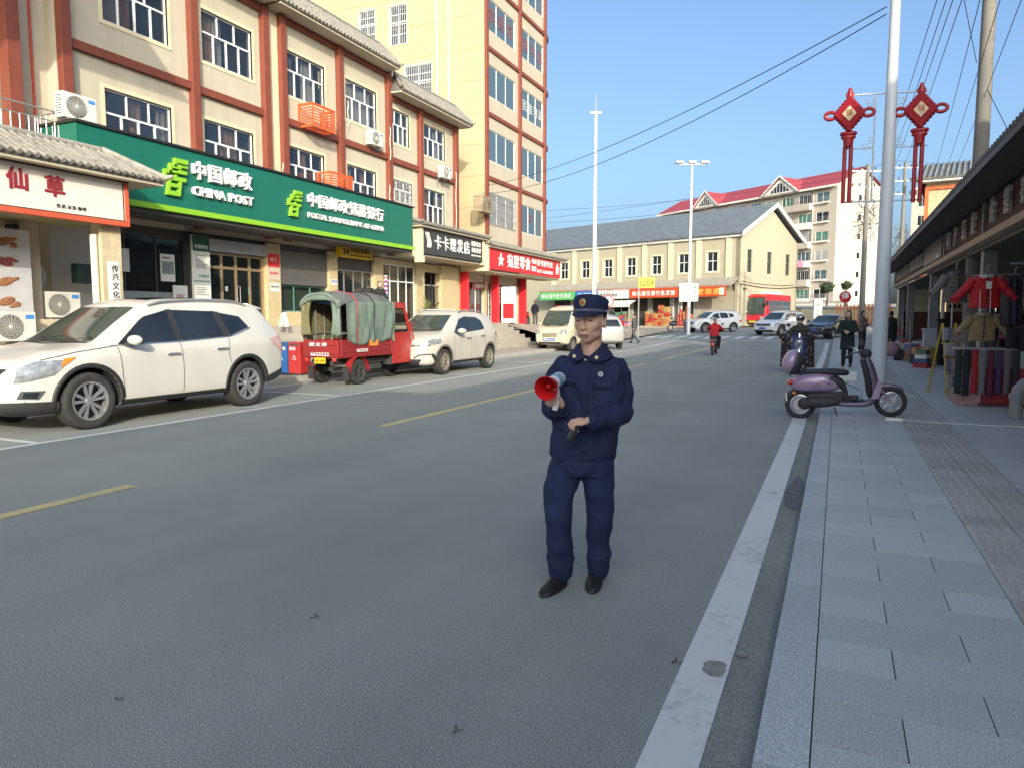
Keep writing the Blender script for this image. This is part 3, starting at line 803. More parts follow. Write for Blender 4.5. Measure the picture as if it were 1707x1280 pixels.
# rounded corner: spandrel bands stick out past the curved glass
def arc(cx_, cy_, r, a0, a1, n): return [(cx_+r*math.sin(a0+(a1-a0)*i/n), cy_-r*math.cos(a0+(a1-a0)*i/n)) for i in range(n+1)]
zs = [5.3] + [v for c, d in fl for v in (c, d)] + [23]
for i in range(0, len(zs), 2):
    a_ = arc(42.6, 1.7, 1.7, 0, PI*.8, 14); b_ = arc(42.6, 1.7, 1.45, 0, PI*.8, 14)
    m_ = MB()
    for (p, q, r2, s2) in zip(a_, a_[1:], b_, b_[1:]):
        m_.add([(p[0],p[1],zs[i]),(q[0],q[1],zs[i]),(q[0],q[1],zs[i+1]),(p[0],p[1],zs[i+1]),(r2[0],r2[1],zs[i]),(s2[0],s2[1],zs[i]),(s2[0],s2[1],zs[i+1]),(r2[0],r2[1],zs[i+1])],
               [(0,1,2,3),(4,7,6,5),(0,4,5,1),(3,2,6,7)], TWW)
    m_.build('balcony_band', tw, smooth=40)
for c, d in fl:
    a_ = arc(42.6, 1.7, 1.32, 0, PI*.8, 10); m_ = MB()
    for p, q in zip(a_, a_[1:]): m_.sheet([(p[0],p[1],c),(q[0],q[1],c),(q[0],q[1],d),(p[0],p[1],d)], BLUEG)
    o = m_.build('curved_window', tw, smooth=40); m_ = MB()
    for k in range(0, 11, 2): m_.box((a_[k][0]-.03,a_[k][1]-.03,c),(a_[k][0]+.03,a_[k][1]+.03,d), PVC)
    m_.build('mullion', o)
for z in (8.85,12.12,15.42,18.72):
    for a, b in ((34.52,38.52),(38.78,42.32)): MB().box((a,-.1,z-.1),(b,0,z+.1), REDT).build('beam', tw, bevel=.01)
    a_ = arc(42.6,1.7,1.8,0,PI*.8,14); m_ = MB()
    for p, q in zip(a_, a_[1:]):
        c0 = arc(42.6,1.7,1.7,0,PI*.8,14)
    b_ = arc(42.6,1.7,1.69,0,PI*.8,14)
    m_.rings([[(p[0],p[1],z-.09),(p[0],p[1],z+.09),(q[0],q[1],z+.09),(q[0],q[1],z-.09)] for p, q in zip(a_, b_)], REDT)
    m_.build('curved_beam', tw)
for x in (34.38,38.65,42.45): MB().box((x-.13,-.14,5.3),(x+.13,0,23), REDT).build('column', tw, bevel=.01)
MB().box((34.5,.3,5.3),(42.6,14,5.4), INT).box((34.6,13.9,1),(43.5,14,23), TWW).box((43.45,2,5.3),(43.6,14,23), TWW).box((34.3,.26,22.8),(43.5,14,22.95), TWW).build('back_walls', tw)
pm_ = MB()
for x in (-2.75,-2.05): pm_.cyl((x,-.09,7.2),(x,-.09,23), .055, n=10, m=PIPE); [pm_.box((x-.08,-.1,z),(x+.08,0,z+.05), PIPE) for z in (9,12,15,18,21)]
o = pm_.build('drain_pipe', tw); o.location = (34.25,0,0); o.rotation_euler = (0,0,-PI/2)
# snack shop front
sf = MB()
for x in (31.7,35.2,38.9): sf.box((x-.1,-.35,1.2),(x+.1,.05,3.9), REDS); sf.build('red_column', tw, bevel=.01); sf = MB()
sf = MB(); sf.box((31.3,.1,3.4),(39.0,.25,5.3), BEIGE); sf.box((31.1,.1,1.2),(31.8,.25,3.4), STONE); sf.box((38.7,.1,1.2),(39.0,8,5.3), BEIGE); sf.box((31.2,3,1.2),(38.7,3.1,5), INT); sf.box((39.0,.1,5.2),(43.4,8,5.3), CREAMS)
sf.build('shop_wall', tw)
window(tw, 31.8, 35.0, 1.28, 3.4, y=.2, mull=4, split=1, frame=PVC, pane=SGLASS, name='shop_door', cur=[(tint('red_banner', (.5,.05,.05)),.3,.42),(tint('pink_curtain', (.55,.3,.3)),.5,.8)])
window(tw, 35.3, 38.6, 1.28, 3.4, y=.2, mull=2, split=.8, lower=2, frame=PVC, pane=SGLASS, name='shop_window')
st = MB()
for x0_ in (35.6,):
    for k in range(4):
        for i in range(16):
            h_ = R.uniform(.12,.3); x = x0_+i*.17; z = 1.35+.48*k
            st.box((x,.5,z),(x+.14,.7,z+h_), R.choice([REDS, tint('pack_orange',(.7,.3,.03)), WLET, tint('pack_blue',(.05,.15,.5)), tint('pack_green',(.08,.35,.1))]))
        st.box((x0_-.1,.48,1.31+.48*k),(x0_+2.8,.75,1.34+.48*k), PVC)
st.build('shelf_goods', tw, kind='stuff')
p = MB().box((33.0,.05,3.0),(34.8,.12,3.35), tint('brown_sign', (.35,.06,.06))).build('door_sign', tw); text('宛星零食铺', .2, WLET, p, (33.2,.04,3.08), width=1.4, depth=.005)
# open white door leaf with red characters
dl = MB().box((35.5,-1.2,1.28),(35.55,-.36,3.2), PVC).build('open_door_leaf', tw)
MB().box((35.49,-1.1,1.5),(35.56,-.46,2.3), REDS).box((35.49,-1.1,2.45),(35.56,-.46,3.05), PVC).build('red_panel', dl)

# wires, brackets, meter cage
def cage(x0, x1, z0, z1, d, label, m, root_x=-17, nm='air_conditioner_cage', n=8):
    t = empty(nm, (root_x,0,0), label, 'cage', BROT)
    f = MB()
    for x in (x0, x1):
        for y in (-d, -.02): f.box((x-.02,y-.02,z0),(x+.02,y+.02,z1), m)
    for z in (z0, z1):
        f.box((x0,-d-.02,z-.02),(x1,-d+.02,z+.02), m)
        for x in (x0, x1): f.box((x-.02,-d,z-.02),(x+.02,0,z+.02), m)
    f.box(((x0+x1)/2-.015,-d-.02,z0),((x0+x1)/2+.015,-d+.01,z1), m)
    f.build('frame', t)
    for k in range(n):
        z = z0+(z1-z0)*(k+.5)/n
        MB().box((x0,-d-.012,z-.018),(x1,-d+.012,z+.018), m).box((x0-.012,-d,z-.018),(x0+.012,-.02,z+.018), m).box((x1-.012,-d,z-.018),(x1+.012,-.02,z+.018), m).build('slat', t)
    g_ = MB()
    for k in range(6): g_.box((x0,-d+d*k/6,z0-.012),(x1,-d+d*k/6+.03,z0+.008), m)
    g_.build('floor_grille', t)
    return t
cage(20.0,21.15,8.0,8.75,.62,'orange slatted cage high on the wall, between the third and second floor windows', ORNG)
cage(20.9,22.1,5.95,6.65,.62,'orange slatted cage standing just above the green sign', ORNG)
cage(33.0,34.0,6.9,7.65,.5,'rusty grey wire cage on the yellow side wall beside the tower', tint('rusty_steel', (.30,.24,.17), .7, var=.3), n=11)
ac_unit((-16.7,24.0,8.2), BROT, 'outdoor unit mounted between third floor windows right of the upper orange cage', .95)
ac_unit((-16.7,29.5,7.9), BROT, 'outdoor unit at the far end of the facade next to the yellow tower', .95)
ac_unit((-15.9,11.25,5.98), BROT, 'white outdoor unit sitting on the left end of the green sign', 1.0)
# cables down the facade
for x, za, zb_ in ((22.45,9.5,8.6),(25.2,9.2,7.9),(18.9,6.6,5.95),(30.7,8.4,5.8),(25.1,6.9,6.0)):
    cb = MB(); cb.tube([(x+.03*math.sin(k*1.3),-.24-.01*k%3*.01,za+(zb_-za)*k/8) for k in range(9)], .016, 6, PIPE)
    cb.build('facade_hose', pb, smooth=50)
for nm, x, z0_, z1_ in (('drain_pipe',25.05,6,8.0),): pass

# ================================================================ LEFT SHOPHOUSE
sh_ = empty('left_shophouse', (-17,0,0), 'shophouse at the left edge with red columns, balcony rail and tiled awning', 'building', BROT)
mb = MB(); AW = mat('shophouse_render', (.50,.44,.34), .85, var=.1, dirt=.3)
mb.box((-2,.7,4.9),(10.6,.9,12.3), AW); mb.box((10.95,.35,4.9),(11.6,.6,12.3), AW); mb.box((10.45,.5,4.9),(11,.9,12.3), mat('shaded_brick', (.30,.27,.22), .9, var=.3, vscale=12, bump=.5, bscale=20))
mb.box((-2,1.4,1.2),(11.6,1.6,4.9), mat('shop_tile_wall', (.50,.46,.38), .5, var=.05)); mb.box((-2,.0,4.7),(11.6,1.6,4.9), CREAMS); mb.box((-2,-.8,1.2),(-1.8,9,12.3), AW); mb.box((-2,8.9,1.2),(11.6,9,12.3), AW)
mb.box((-2,.9,12.2),(11.6,9,12.3), AW)
mb.build('wall', sh_)
MB().box((10.42,-.12,4.9),(10.72,.2,12.3), REDT).box((7.0,-.12,4.9),(7.3,.2,12.3), REDT).build('column', sh_, bevel=.01)
rp = MB().tube([(11.22,.3,12.2),(11.22,.3,6.4),(11.22,.28,5.0)], .03, 8, tint('red_pipe', (.5,.06,.04))).build('red_pipe', sh_)
MB().box((-2,-2.0,4.75),(10.6,0,4.9), CREAMS).build('balcony_slab', sh_)
rb_ = MB()
for k in range(34): rb_.cyl((4.6+k*.19,-.9,4.9),(4.6+k*.19,-.9,5.9+0), .012, n=5, m=STEEL)
rb_.tube([(4.4,-.9,6.12),(10.95,-.9,6.12)], .02, 6, STEEL).tube([(4.4,-.9,5.9),(10.95,-.9,5.9)], .015, 6, STEEL)
for k in range(5): rb_.cyl((10.95,-.9+.2*k,4.9),(10.95,-.9+.2*k,6.1), .012, n=5, m=STEEL)
rb_.tube([(10.95,-.9,6.12),(10.95,0,6.12)], .02, 6, STEEL)
rb_.build('balcony_rail', sh_)
# awning with separate tiles
eave(sh_, 3.2, 11.75, -2.2, -3.25, 5.15, 4.58, pitch=.165, r=.046, hip=.75, name='awning_roof', single=True)
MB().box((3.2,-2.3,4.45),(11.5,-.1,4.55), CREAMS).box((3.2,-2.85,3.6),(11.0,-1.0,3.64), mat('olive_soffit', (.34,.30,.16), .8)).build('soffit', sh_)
MB().prism([(0,0),(1,0),(1,1),(0,1)],0,0.001,INT)
sg = empty('herb_jelly_shop_sign', (-17,0,0), 'white shop sign with two dark red brush characters in a red frame under grey tiles', 'sign', BROT)
MB().box((3.4,-2.92,3.6),(10.95,-2.8,4.5), mat('sign_cream', (.74,.68,.60), .5, var=.03)).build('board', sg)
MB().box((3.4,-2.96,3.5),(11.03,-2.78,3.6), tint('frame_red', (.55,.10,.045))).box((10.95,-2.96,3.6),(11.03,-2.78,4.5), tint('frame_red', (.55,.10,.045))).box((3.4,-2.99,4.42),(11.03,-2.78,4.56), tint('dark_wood', (.05,.03,.025))).build('frame', sg)
MB().box((3.4,-2.925,3.6),(10.95,-2.921,3.625), INK).box((10.91,-2.925,3.625),(10.935,-2.921,4.42), INK).build('inner_line', sg)
DR = tint('brush_red', (.26,.02,.03))
text('仙', .42, DR, sg, (8.52,-2.925,3.93), bold=.028, depth=.012); text('草', .42, DR, sg, (9.22,-2.925,3.9), bold=.028, depth=.012)
text('奶茶·冰茶·咖啡', .085, INK, sg, (9.45,-2.925,3.7), depth=.003, width=.62)
text('悸动', .42, DR, sg, (7.0,-2.925,3.95), bold=.028, depth=.012)
# front pillar with couplet
pi = MB().box((10.5,-2.72,.9),(10.98,-2.4,3.55), mat('old_tile_pillar', (.60,.50,.32), .6, var=.18, vscale=7, dirt=.5)).build('front_pillar', sh_, bevel=.01)
MB().cyl((10.42,-2.6,.9),(10.42,-2.6,3.3), .07, n=12, m=PIPE).build('pillar_pipe', sh_)
cp = MB().box((10.62,-2.73,1.5),(10.9,-2.722,2.75), PAPER).build('couplet', sh_); text('传承文化招募', .17, INK, cp, (10.79,-2.735,2.68), vertical=True, depth=.002)
# inside the porch
MB().box((9.9,-1.3,.9),(10.12,-1.0,3.6), mat('porch_post', (.46,.40,.30), .7)).build('porch_post', sh_, bevel=.01); MB().box((9.45,-1.0,1.2),(9.6,-.9,3.6), BEIGE).build('door_jamb', sh_); MB().box((10.7,.3,1.2),(10.8,.4,3.6), DARKG).build('door_jamb', sh_)
po = MB().box((7.3,-1.55,1.3),(9.75,-1.47,3.35), mat('menu_white', (.50,.50,.52), .5)).build('menu_board', sh_)
CH = [mat('food_brown', (.30,.13,.06), .5, var=.4, vscale=20), mat('food_red', (.28,.07,.06), .5, var=.4, vscale=20)]
for k, (zz, m_) in enumerate(((3.08,0),(2.68,1),(2.28,0),(1.88,0))):
    f_ = MB(); Mx = Matrix.Rotation(-.3 if k != 1 else .3, 4, 'Y')
    f_.ell((9.22,-1.555,zz), (.18,.012,.085), CH[m_], M=Mx); f_.ell((9.38,-1.555,zz+(.05 if k != 3 else -.08)), (.13,.012,.04), CH[m_], M=Mx)
    if k in (0,3): f_.ell((9.42,-1.555,zz-.06), (.08,.012,.06), CH[m_])
    f_.build('food_picture', po, smooth=60)
win_ = window(sh_, 10.1, 10.65, 1.6, 3.6, y=.2, mull=1, split=1, frame=DARKG, pane=SGLASS, name='shop_window')
MB().box((9.9,.25,1.2),(11.3,.3,3.6), tint('door_dark',(.03,.03,.03))).build('dark_opening', sh_)
MB().cyl((10.35,-.6,2.45),(10.35,-.56,2.45), .34, n=32, m=tint('disc_grey', (.42,.44,.44))).box((10.32,-.56,2.4),(10.38,.3,2.5), STEEL).build('round_plate', sh_)
MB().box((11.2,-.9,2.35),(11.65,-.7,2.8), tint('meter_green', (.03,.06,.045))).build('meter_box', sh_)
MB().box((11.0,-.3,1.2),(12.0,.3,3.9), mat('shop_tile_wall', (.50,.46,.38), .5, var=.05)).build('side_pier', sh_)
ac_unit((-15.1,9.05,.98+.1), BROT, 'dusty outdoor unit at the left edge below the food menu board', 1.05)
ac_unit((-15.9,10.6,1.55), BROT, 'outdoor unit with dark fan and blue sticker behind the porch post', 1.02)
stand = MB().box((8.6,-2.0,.1),(10.2,-1.6,1.02), BEIGE).box((9.9,-1.4,.1),(11.2,-.9,1.52), BEIGE).build('plinth', sh_)
# shadow on the wall above the sign, from an unseen added piece

# roadside hoarding added out of view, scalloped outline shaped to shade the upper-left facade
hd_ = empty('sun_blocker', (-12.3,-7.1,3.1), 'long raised hoarding on a post beside the left pavement', 'hoarding')
pol = []
y_ = 15.4
while y_ > -6: pol += [(y_,7.62),(y_-.1,7.56),(y_-.2,7.62)]; y_ -= .22
pol += [(-6,10.9),(12.55,10.9),(13.8,9.15)]
MB().prism(pol, -.05, .05, TILED, Matrix.Rotation(PI/2,4,'Z')).build('panel', hd_)
MB().cyl((0,4.5,-3.1),(0,4.5,8.2),.18,n=12,m=STEEL).build('post', hd_)
# ================================================================ FAR SIDE OF THE JUNCTION
DW = mat('pale_yellow_wall', (.41,.37,.27), .85, var=.05, dirt=.1, dirtcol=(.45,.38,.25))
DT = mat('yellow_band', (.64,.56,.38), .8, var=.04)
SLATE = mat('slate_grey_roof', (.13,.155,.185), .75, var=.2, vscale=1.5)
WHT = mat('white_painted_trim', (.74,.73,.68), .6, var=.05)
dxr = math.atan2(-8.5, 21.5)
DR_ = empty('corner_building', (-30.0,77.4,.75), 'two storey pale yellow building with slate gable roof across the junction', 'building', dxr)
L_ = 23.2; DH = 8.25          # frontage length and eaves height
wins = [2.0,5.1,8.2,11.2,14.3,17.4,20.5]
hs = [(x-.55,x+.55,5.1,6.9) for x in wins]
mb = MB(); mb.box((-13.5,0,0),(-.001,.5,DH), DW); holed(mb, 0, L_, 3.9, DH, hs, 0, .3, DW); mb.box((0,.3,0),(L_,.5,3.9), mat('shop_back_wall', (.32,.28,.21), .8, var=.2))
mb.box((0,.35,0),(.3,12,DH), DW); mb.box((0,11.7,0),(L_,12,DH), DW)
side = [(1.6,2.5,5.0,7.1),(5.5,6.4,5.0,7.1),(9.4,10.3,5.0,7.1),(5.8,6.15,8.6,9.3)]
Mg = Matrix.Translation((L_,0,0)) @ Matrix.Rotation(PI/2,4,'Z')
z0_ = 0
ys_ = sorted({0.,12.}|{v for h in side for v in h[:2]})
for a, b in zip(ys_, ys_[1:]):
    z = 0
    for c, d in sorted((h[2],h[3]) for h in side if h[0] < (a+b)/2 < h[1] and h[2] < DH): mb.box((a,0,z),(b,.3,c), DW, Mg); z = d
    mb.box((a,0,z),(b,.3,DH), DW, Mg)
mb.prism([(0,DH),(12,DH),(6,DH+3.0)], 0, .3, DW, Mg); mb.prism([(0,DH),(12,DH),(6,DH+3.0)], L_-.3, L_, DW, Mg)
mb.build('wall', DR_)
MB().box((-14,-.25,DH-.12),(L_+.35,-.0,DH+.35), WHT).build('eaves_board', DR_)
rf = MB(); 
for yy, s_ in ((-.5,1),(12.5,-1)):
    rf.add([(-14,yy,DH+.15),(L_+.6,yy,DH+.15),(L_+.6,6,DH+3.3),(-14,6,DH+3.3),(-14,yy,DH+.3),(L_+.6,yy,DH+.3),(L_+.6,6,DH+3.47),(-14,6,DH+3.47)],[(0,1,2,3),(4,7,6,5),(0,4,5,1),(1,5,6,2),(2,6,7,3),(3,7,4,0)], SLATE)
roof = rf.build('roof', DR_)
for k in range(14):
    t0 = (k+.5)/14.; y_ = -.5+6.5*t0; z_ = DH+.3+3.17*t0
    MB().box((-14,y_-.05,z_-.03),(L_+.6,y_+.08,z_+.05), SLATE).build('tile_course', roof)
vb = MB()
for yy, s_ in ((-.5,1),(12.5,-1)):
    vb.add([(L_+.55,yy,DH-.1),(L_+.68,yy,DH-.1),(L_+.68,6,DH+3.07),(L_+.55,6,DH+3.07),(L_+.55,yy,DH+.3),(L_+.68,yy,DH+.3),(L_+.68,6,DH+3.47),(L_+.55,6,DH+3.47)],[(0,1,2,3),(4,7,6,5),(0,4,5,1),(1,5,6,2),(2,6,7,3),(3,7,4,0)], WHT)
vb.build('verge_board', roof)
DKF = tint('dark_window_frame', (.10,.13,.10)); 
for x in wins: window(DR_, x-.55, x+.55, 5.1, 6.9, y=.16, mull=2, lower=2, split=.55, frame=PVC, pane=DGLASS, t=.05)
for h in side[:3]: window(DR_, h[0], h[1], h[2], h[3], y=.16, rz=PI/2, org=(L_,0,0), mull=2, lower=2, split=.6, frame=DKF, pane=DGLASS)
for x in wins:
    tr = MB()
    for q in ((x-.75,x-.55,4.95,7.05),(x+.55,x+.75,4.95,7.05),(x-.55,x+.55,6.9,7.05),(x-.55,x+.55,4.95,5.1)): tr.box((q[0],-.05,q[2]),(q[1],.02,q[3]), DT)
    tr.build('window_surround', DR_)
for i in range(8):
    x = .35+i*3.12; MB().box((x-.25,-.12,4.4),(x+.25,0,DH-.12), DT).build('pilaster', DR_)
ca = MB(); ca.add([(-.3,-1.6,3.75),(L_+.2,-1.6,3.75),(L_+.0,-.02,4.5),(-.3,-.02,4.5),(-.3,-1.6,3.63),(L_+.2,-1.6,3.63),(L_,-.02,4.38),(-.3,-.02,4.38)],[(0,1,2,3),(4,7,6,5),(0,4,5,1),(1,5,6,2),(2,6,7,3),(3,7,4,0)], mat('weathered_canopy', (.30,.28,.24), .9, var=.2))
cn = ca.build('canopy', DR_); cb = MB()
for i in range(78): cb.cyl((-.2+i*.3,-1.6,3.79),(-.2+i*.3,-.05,4.53), .05, n=6, m=TILE)
cb.build('tile_rows', cn, kind='stuff')
# shop bays: piers, dark openings, shutters
GT = mat('grey_pier_tile', (.36,.35,.31), .7, var=.12)
pr = []
for x in (0,2.9,5.2,8.3,10.9,13.3,16.2,18.6): MB().box((x,.0,0),(x+.5,.32,3.7), GT).build('pier', DR_)
sm = MB()
for k in range(14): sm.box((19.1,.05+.01*(k%2),.05+.23*k),(L_-.1,.12,.27+.23*k), tint('beige_shutter', (.40,.36,.28), .6))
for k in range(9): sm.box((19.1+k*.45,.035,.05),(19.13+k*.45,.05,3.3), tint('beige_shutter', (.40,.36,.28), .6))
sm.build('tiled_end_bay', DR_)
dk = MB()
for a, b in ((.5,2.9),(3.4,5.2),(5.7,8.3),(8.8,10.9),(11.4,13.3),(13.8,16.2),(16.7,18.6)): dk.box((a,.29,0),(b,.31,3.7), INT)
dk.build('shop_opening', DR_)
for x0_, x1_ in ((3.5,5.1),(8.9,10.8)):
    window(DR_, x0_, x1_, .1, 3.0, y=.22, mull=2, split=.75, lower=2, frame=PVC, pane=SGLASS, name='glass_door')
for a, b, cc, nm, lab, tx, tm_, sz, wd in ((-.2,5.0,(.10,.42,.12),'green_shop_sign','green shop sign at the left end of the yellow corner building','绿云蓝海夏天花店',WLET,.5,4.4),
        (5.15,8.2,(.02,.16,.50),'blue_shop_sign','blue phone shop sign between the green and white signs','宝中国移动',WLET,.5,2.2),
        (8.25,12.2,(.62,.61,.57),'white_shop_sign','pale grey white shop sign behind the tall lamp post','家电销售维修',tint('grey_ink',(.1,.12,.12)),.35,2.2),
        (12.3,18.0,(.50,.075,.02),'fireworks_shop_sign','orange red sign with white characters left of the yellow route plate','杨佳烟花爆竹批发部',WLET,.5,5.0),
        (18.05,22.95,(.50,.075,.02),'liquor_shop_sign','orange red sign with widely spaced gold characters near the building corner','陶里散装酒',tint('gold_print',(.75,.50,.08)),.55,4.0)):
    s_ = empty(nm, DR_.matrix_basis @ Vector((0,0,0)), lab, 'sign', dxr)
    s_.location = (-30.0,77.4,.75)
    MB().box((a,-1.75,2.72),(b,-1.62,3.62), mat(nm+'_board', cc, .5, var=.05)).build('board', s_)
    text(tx, sz, tm_, s_, (a+.35,-1.755,2.92), width=wd, bold=.012, depth=.01)
    MB().box((a,-1.77,3.62),(b,-1.6,3.68), tint('frame_red', (.55,.10,.045))).build('trim', s_)
    if 'blue' in nm: MB().box((a-.1,-1.9,2.35),(b-.9,-1.1,2.62), REDS).build('awning_edge', s_)
    if 'liquor' in nm: MB().box((22.3,-1.77,2.85),(22.8,-1.755,3.5), tint('liquor_badge', (.5,.6,.55))).build('badge', s_)
cl = empty('fabric_awning', (-30.0,77.4,.75), 'pale grey fabric awning over the open shop under the white sign', 'awning', dxr)
MB().prism([(0,0),(0,0)],0,0) if 0 else None
aw = MB(); aw.add([(8.6,-1.6,2.55),(13.1,-1.6,2.55),(13.3,-3.0,2.05),(8.4,-3.0,2.05),(8.4,-3.0,1.85),(13.3,-3.0,1.85)],[(0,1,2,3),(3,2,5,4)], tint('awning_cloth', (.62,.62,.55))); aw.build('canvas', cl)
ab = MB(); ab.cyl((8.5,-2.95,0),(8.5,-2.95,2.0),.03,n=6,m=STEEL); ab.cyl((13.2,-2.95,0),(13.2,-2.95,2.0),.03,n=6,m=STEEL); ab.build('pole', cl)
# couplet boards and goods piled in front
for x in (16.25, 17.2):
    o = MB().box((x,-.45,.3),(x+.42,-.38,3.3), PAPER).build('couplet_board', DR_); text('欢迎光临批发零售', .3, INK, o, (x+.21,-.46,3.15), vertical=True, depth=.004)
GC = [tint('goods_red',(.38,.03,.03)), tint('goods_orange',(.42,.11,.05)), tint('pack_orange2',(.40,.17,.06)), tint('goods_pink',(.6,.2,.25)), tint('goods_blue',(.08,.12,.26)), PAPER, tint('goods_green',(.10,.20,.11)), tint('goods_gold',(.40,.28,.09))]
def crates(nm, lab, x0, x1, y, cat_, n, cols_, hmax=1.7, cyl=False):
    t = empty(nm, (-30.0,77.4,.75), lab, cat_, dxr); i = 0
    x = x0
    while x < x1:
        z = .0; wd = R.uniform(.25,.5); top = R.uniform(.3, hmax)
        while z < top:
            h_ = R.uniform(.12,.34); m_ = MB(); mt_ = R.choice(cols_)
            if cyl: m_.cyl((x+wd/2,y,z),(x+wd/2,y,z+h_), wd*.42, wd*.48, 12, mt_)
            else: m_.box((x,y-.25,z),(x+wd*.95,y+.25,z+h_*.96), mt_)
            m_.build('carton', t, bevel=.01); z += h_
        x += wd
    return t
crates('fireworks_cartons', 'stacked red and orange fireworks cartons before the dark shop opening', 13.9, 16.1, -1.0, 'cartons', 9, GC[:3]+[GC[7]], 2.4)
crates('liquor_jars', 'red and orange wrapped liquor jars piled beside the couplet board', 17.7, 19.2, -1.4, 'jars', 9, GC[:3], 1.8, True)
crates('toy_cartons', 'coloured goods piled on the pavement under the fabric awning', 9.8, 13.0, -2.6, 'cartons', 9, GC, 1.2)
crates('fruit_boxes', 'fruit and snack boxes stacked under the green shop sign', .6, 3.3, -1.2, 'boxes', 9, GC, 1.2)
crates('sundries_boxes', 'mixed boxes stacked under the blue shop sign', 5.9, 8.0, -1.0, 'boxes', 9, GC, 1.1)
for x, y_ in ((1.0,.1),(4.0,.05),):
    pass
rw = MB().box((.7,-.3,1.3),(2.6,-.27,2.2), REDP).build('red_banner', DR_); text('年货批发', .4, WLET, rw, (.85,-.31,1.55), width=1.6, depth=.004)
for i in range(3): MB().box((-.5,-4.2+.5*i,-.8),(L_-4,-3.7+.5*i,-.35+.15*i), PLAZ).build('step', DR_)
MB().box((-.5,-2.7,-.8),(L_-1,.35,-.01), PLAZ).build('forecourt', DR_)
# wall bits on the gable: meter box, cables
MB().box((L_,7.6,2.6),(L_+.25,8.2,3.3), STEEL).box((L_,.9,3.4),(L_+.3,1.1,3.5), DARKG).build('meter_box', DR_)
gb = MB(); gb.tube([(L_+.1,0.2+i*.9,3.9-.25*math.sin(i*.24)) for i in range(14)], .03, 5, WIRE); gb.tube([(L_+.1,.4+i*.9,4.15-.2*math.sin(i*.24)) for i in range(13)], .02, 5, WIRE); gb.build('cable', DR_)

# ---------------------------------------------------------------- long apartment block on the rise behind
AP = mat('apartment_cream', (.47,.41,.34), .85, var=.05, vscale=.5, dirt=.1, dirtcol=(.45,.38,.3)); APR = mat('apartment_roof_red', (.33,.05,.06), .6, var=.1)
APW = mat('apartment_white', (.72,.68,.60), .8, var=.04)
ex, ey = -33.5, 147.5; er = math.atan2(-22.3, 32.6)
AP_ = empty('apartment_block', (ex,ey,0), 'long cream apartment block with maroon roof and rows of balconies behind the slate gable', 'building', er)
AL = 39.6; ZB = 3.6; FLH = 3.05
apg = [(AL-2.5-i*3.3) for i in range(12)]
mb = MB(); hs = []
for f_ in range(6):
    z = ZB+1.0+FLH*f_
    for i, x in enumerate(apg): hs.append((x-1.15,x+1.15,z,z+1.55))
holed(mb, 0, AL, ZB-3, ZB+18.7, hs, 0, .3, AP)
mb.box((AL-.3,.3,ZB-3),(AL,12,ZB+18.7), AP); mb.box((0,.3,ZB-3),(.3,12,ZB+18.7), AP); mb.box((0,11.7,0),(AL,12,ZB+18.7), AP)
Me = Matrix.Translation((AL,0,0)) @ Matrix.Rotation(PI/2,4,'Z')
mb.prism([(0,ZB+18.7),(12,ZB+18.7),(6,ZB+21.8)], 0, .3, AP, Me)
mb.build('wall', AP_)
rf = MB(); top = ZB+18.6
rf.add([(-.6,-.7,top),(AL+.5,-.7,top),(AL+.5,6,top+3.3),(-.6,6,top+3.3),(-.6,12.6,top),(AL+.5,12.6,top)],[(0,1,2,3),(3,2,5,4)], APR)
rf.box((-.6,-.8,top-.3),(AL+.5,-.68,top+.02), APW)
r0 = rf.build('roof', AP_)
for cx0 in (13.0, 29.6):       # gable dormers with triangular windows
    w2 = 3.4 if cx0 > 20 else 2.8
    g = MB(); g.prism([(cx0-w2,top-.1),(cx0+w2,top-.1),(cx0,top+2.4)], -1.0, -.6, APW)
    g.add([(cx0-w2-.3,-1.2,top-.2),(cx0,-1.2,top+2.7),(cx0+w2+.3,-1.2,top-.2),(cx0-w2-.3,4,top-.0),(cx0,5.4,top+2.75),(cx0+w2+.3,4,top-.0)],[(0,1,4,3),(1,2,5,4)], APR)
    for s_ in (-1,1):
        a = Vector((cx0+s_*(w2+.3),-1.25,top-.3)); b = Vector((cx0,-1.25,top+2.6)); g.add([a, b, b+Vector((0,0,.35)), a+Vector((0,0,.35))], [(0,1,2,3)], WHT)
    g.build('dormer', r0)
    MB().prism([(cx0-w2*.62,top+.15),(cx0+w2*.62,top+.15),(cx0,top+1.75)], -1.04, -1.01, DGLASS).build('triangular_window', r0)
    mm = MB()
    for k in range(-3,4): mm.box((cx0+k*w2*.18-.03,-1.07,top+.15),(cx0+k*w2*.18+.03,-1.04,top+1.75-abs(k)*.46), WHT)
    mm.build('mullion', r0)
APG = [DGLASS, BLUEG, tint('pale_curtained_glass', (.35,.36,.34), .3), tint('greenish_glass', (.08,.2,.15), .2)]
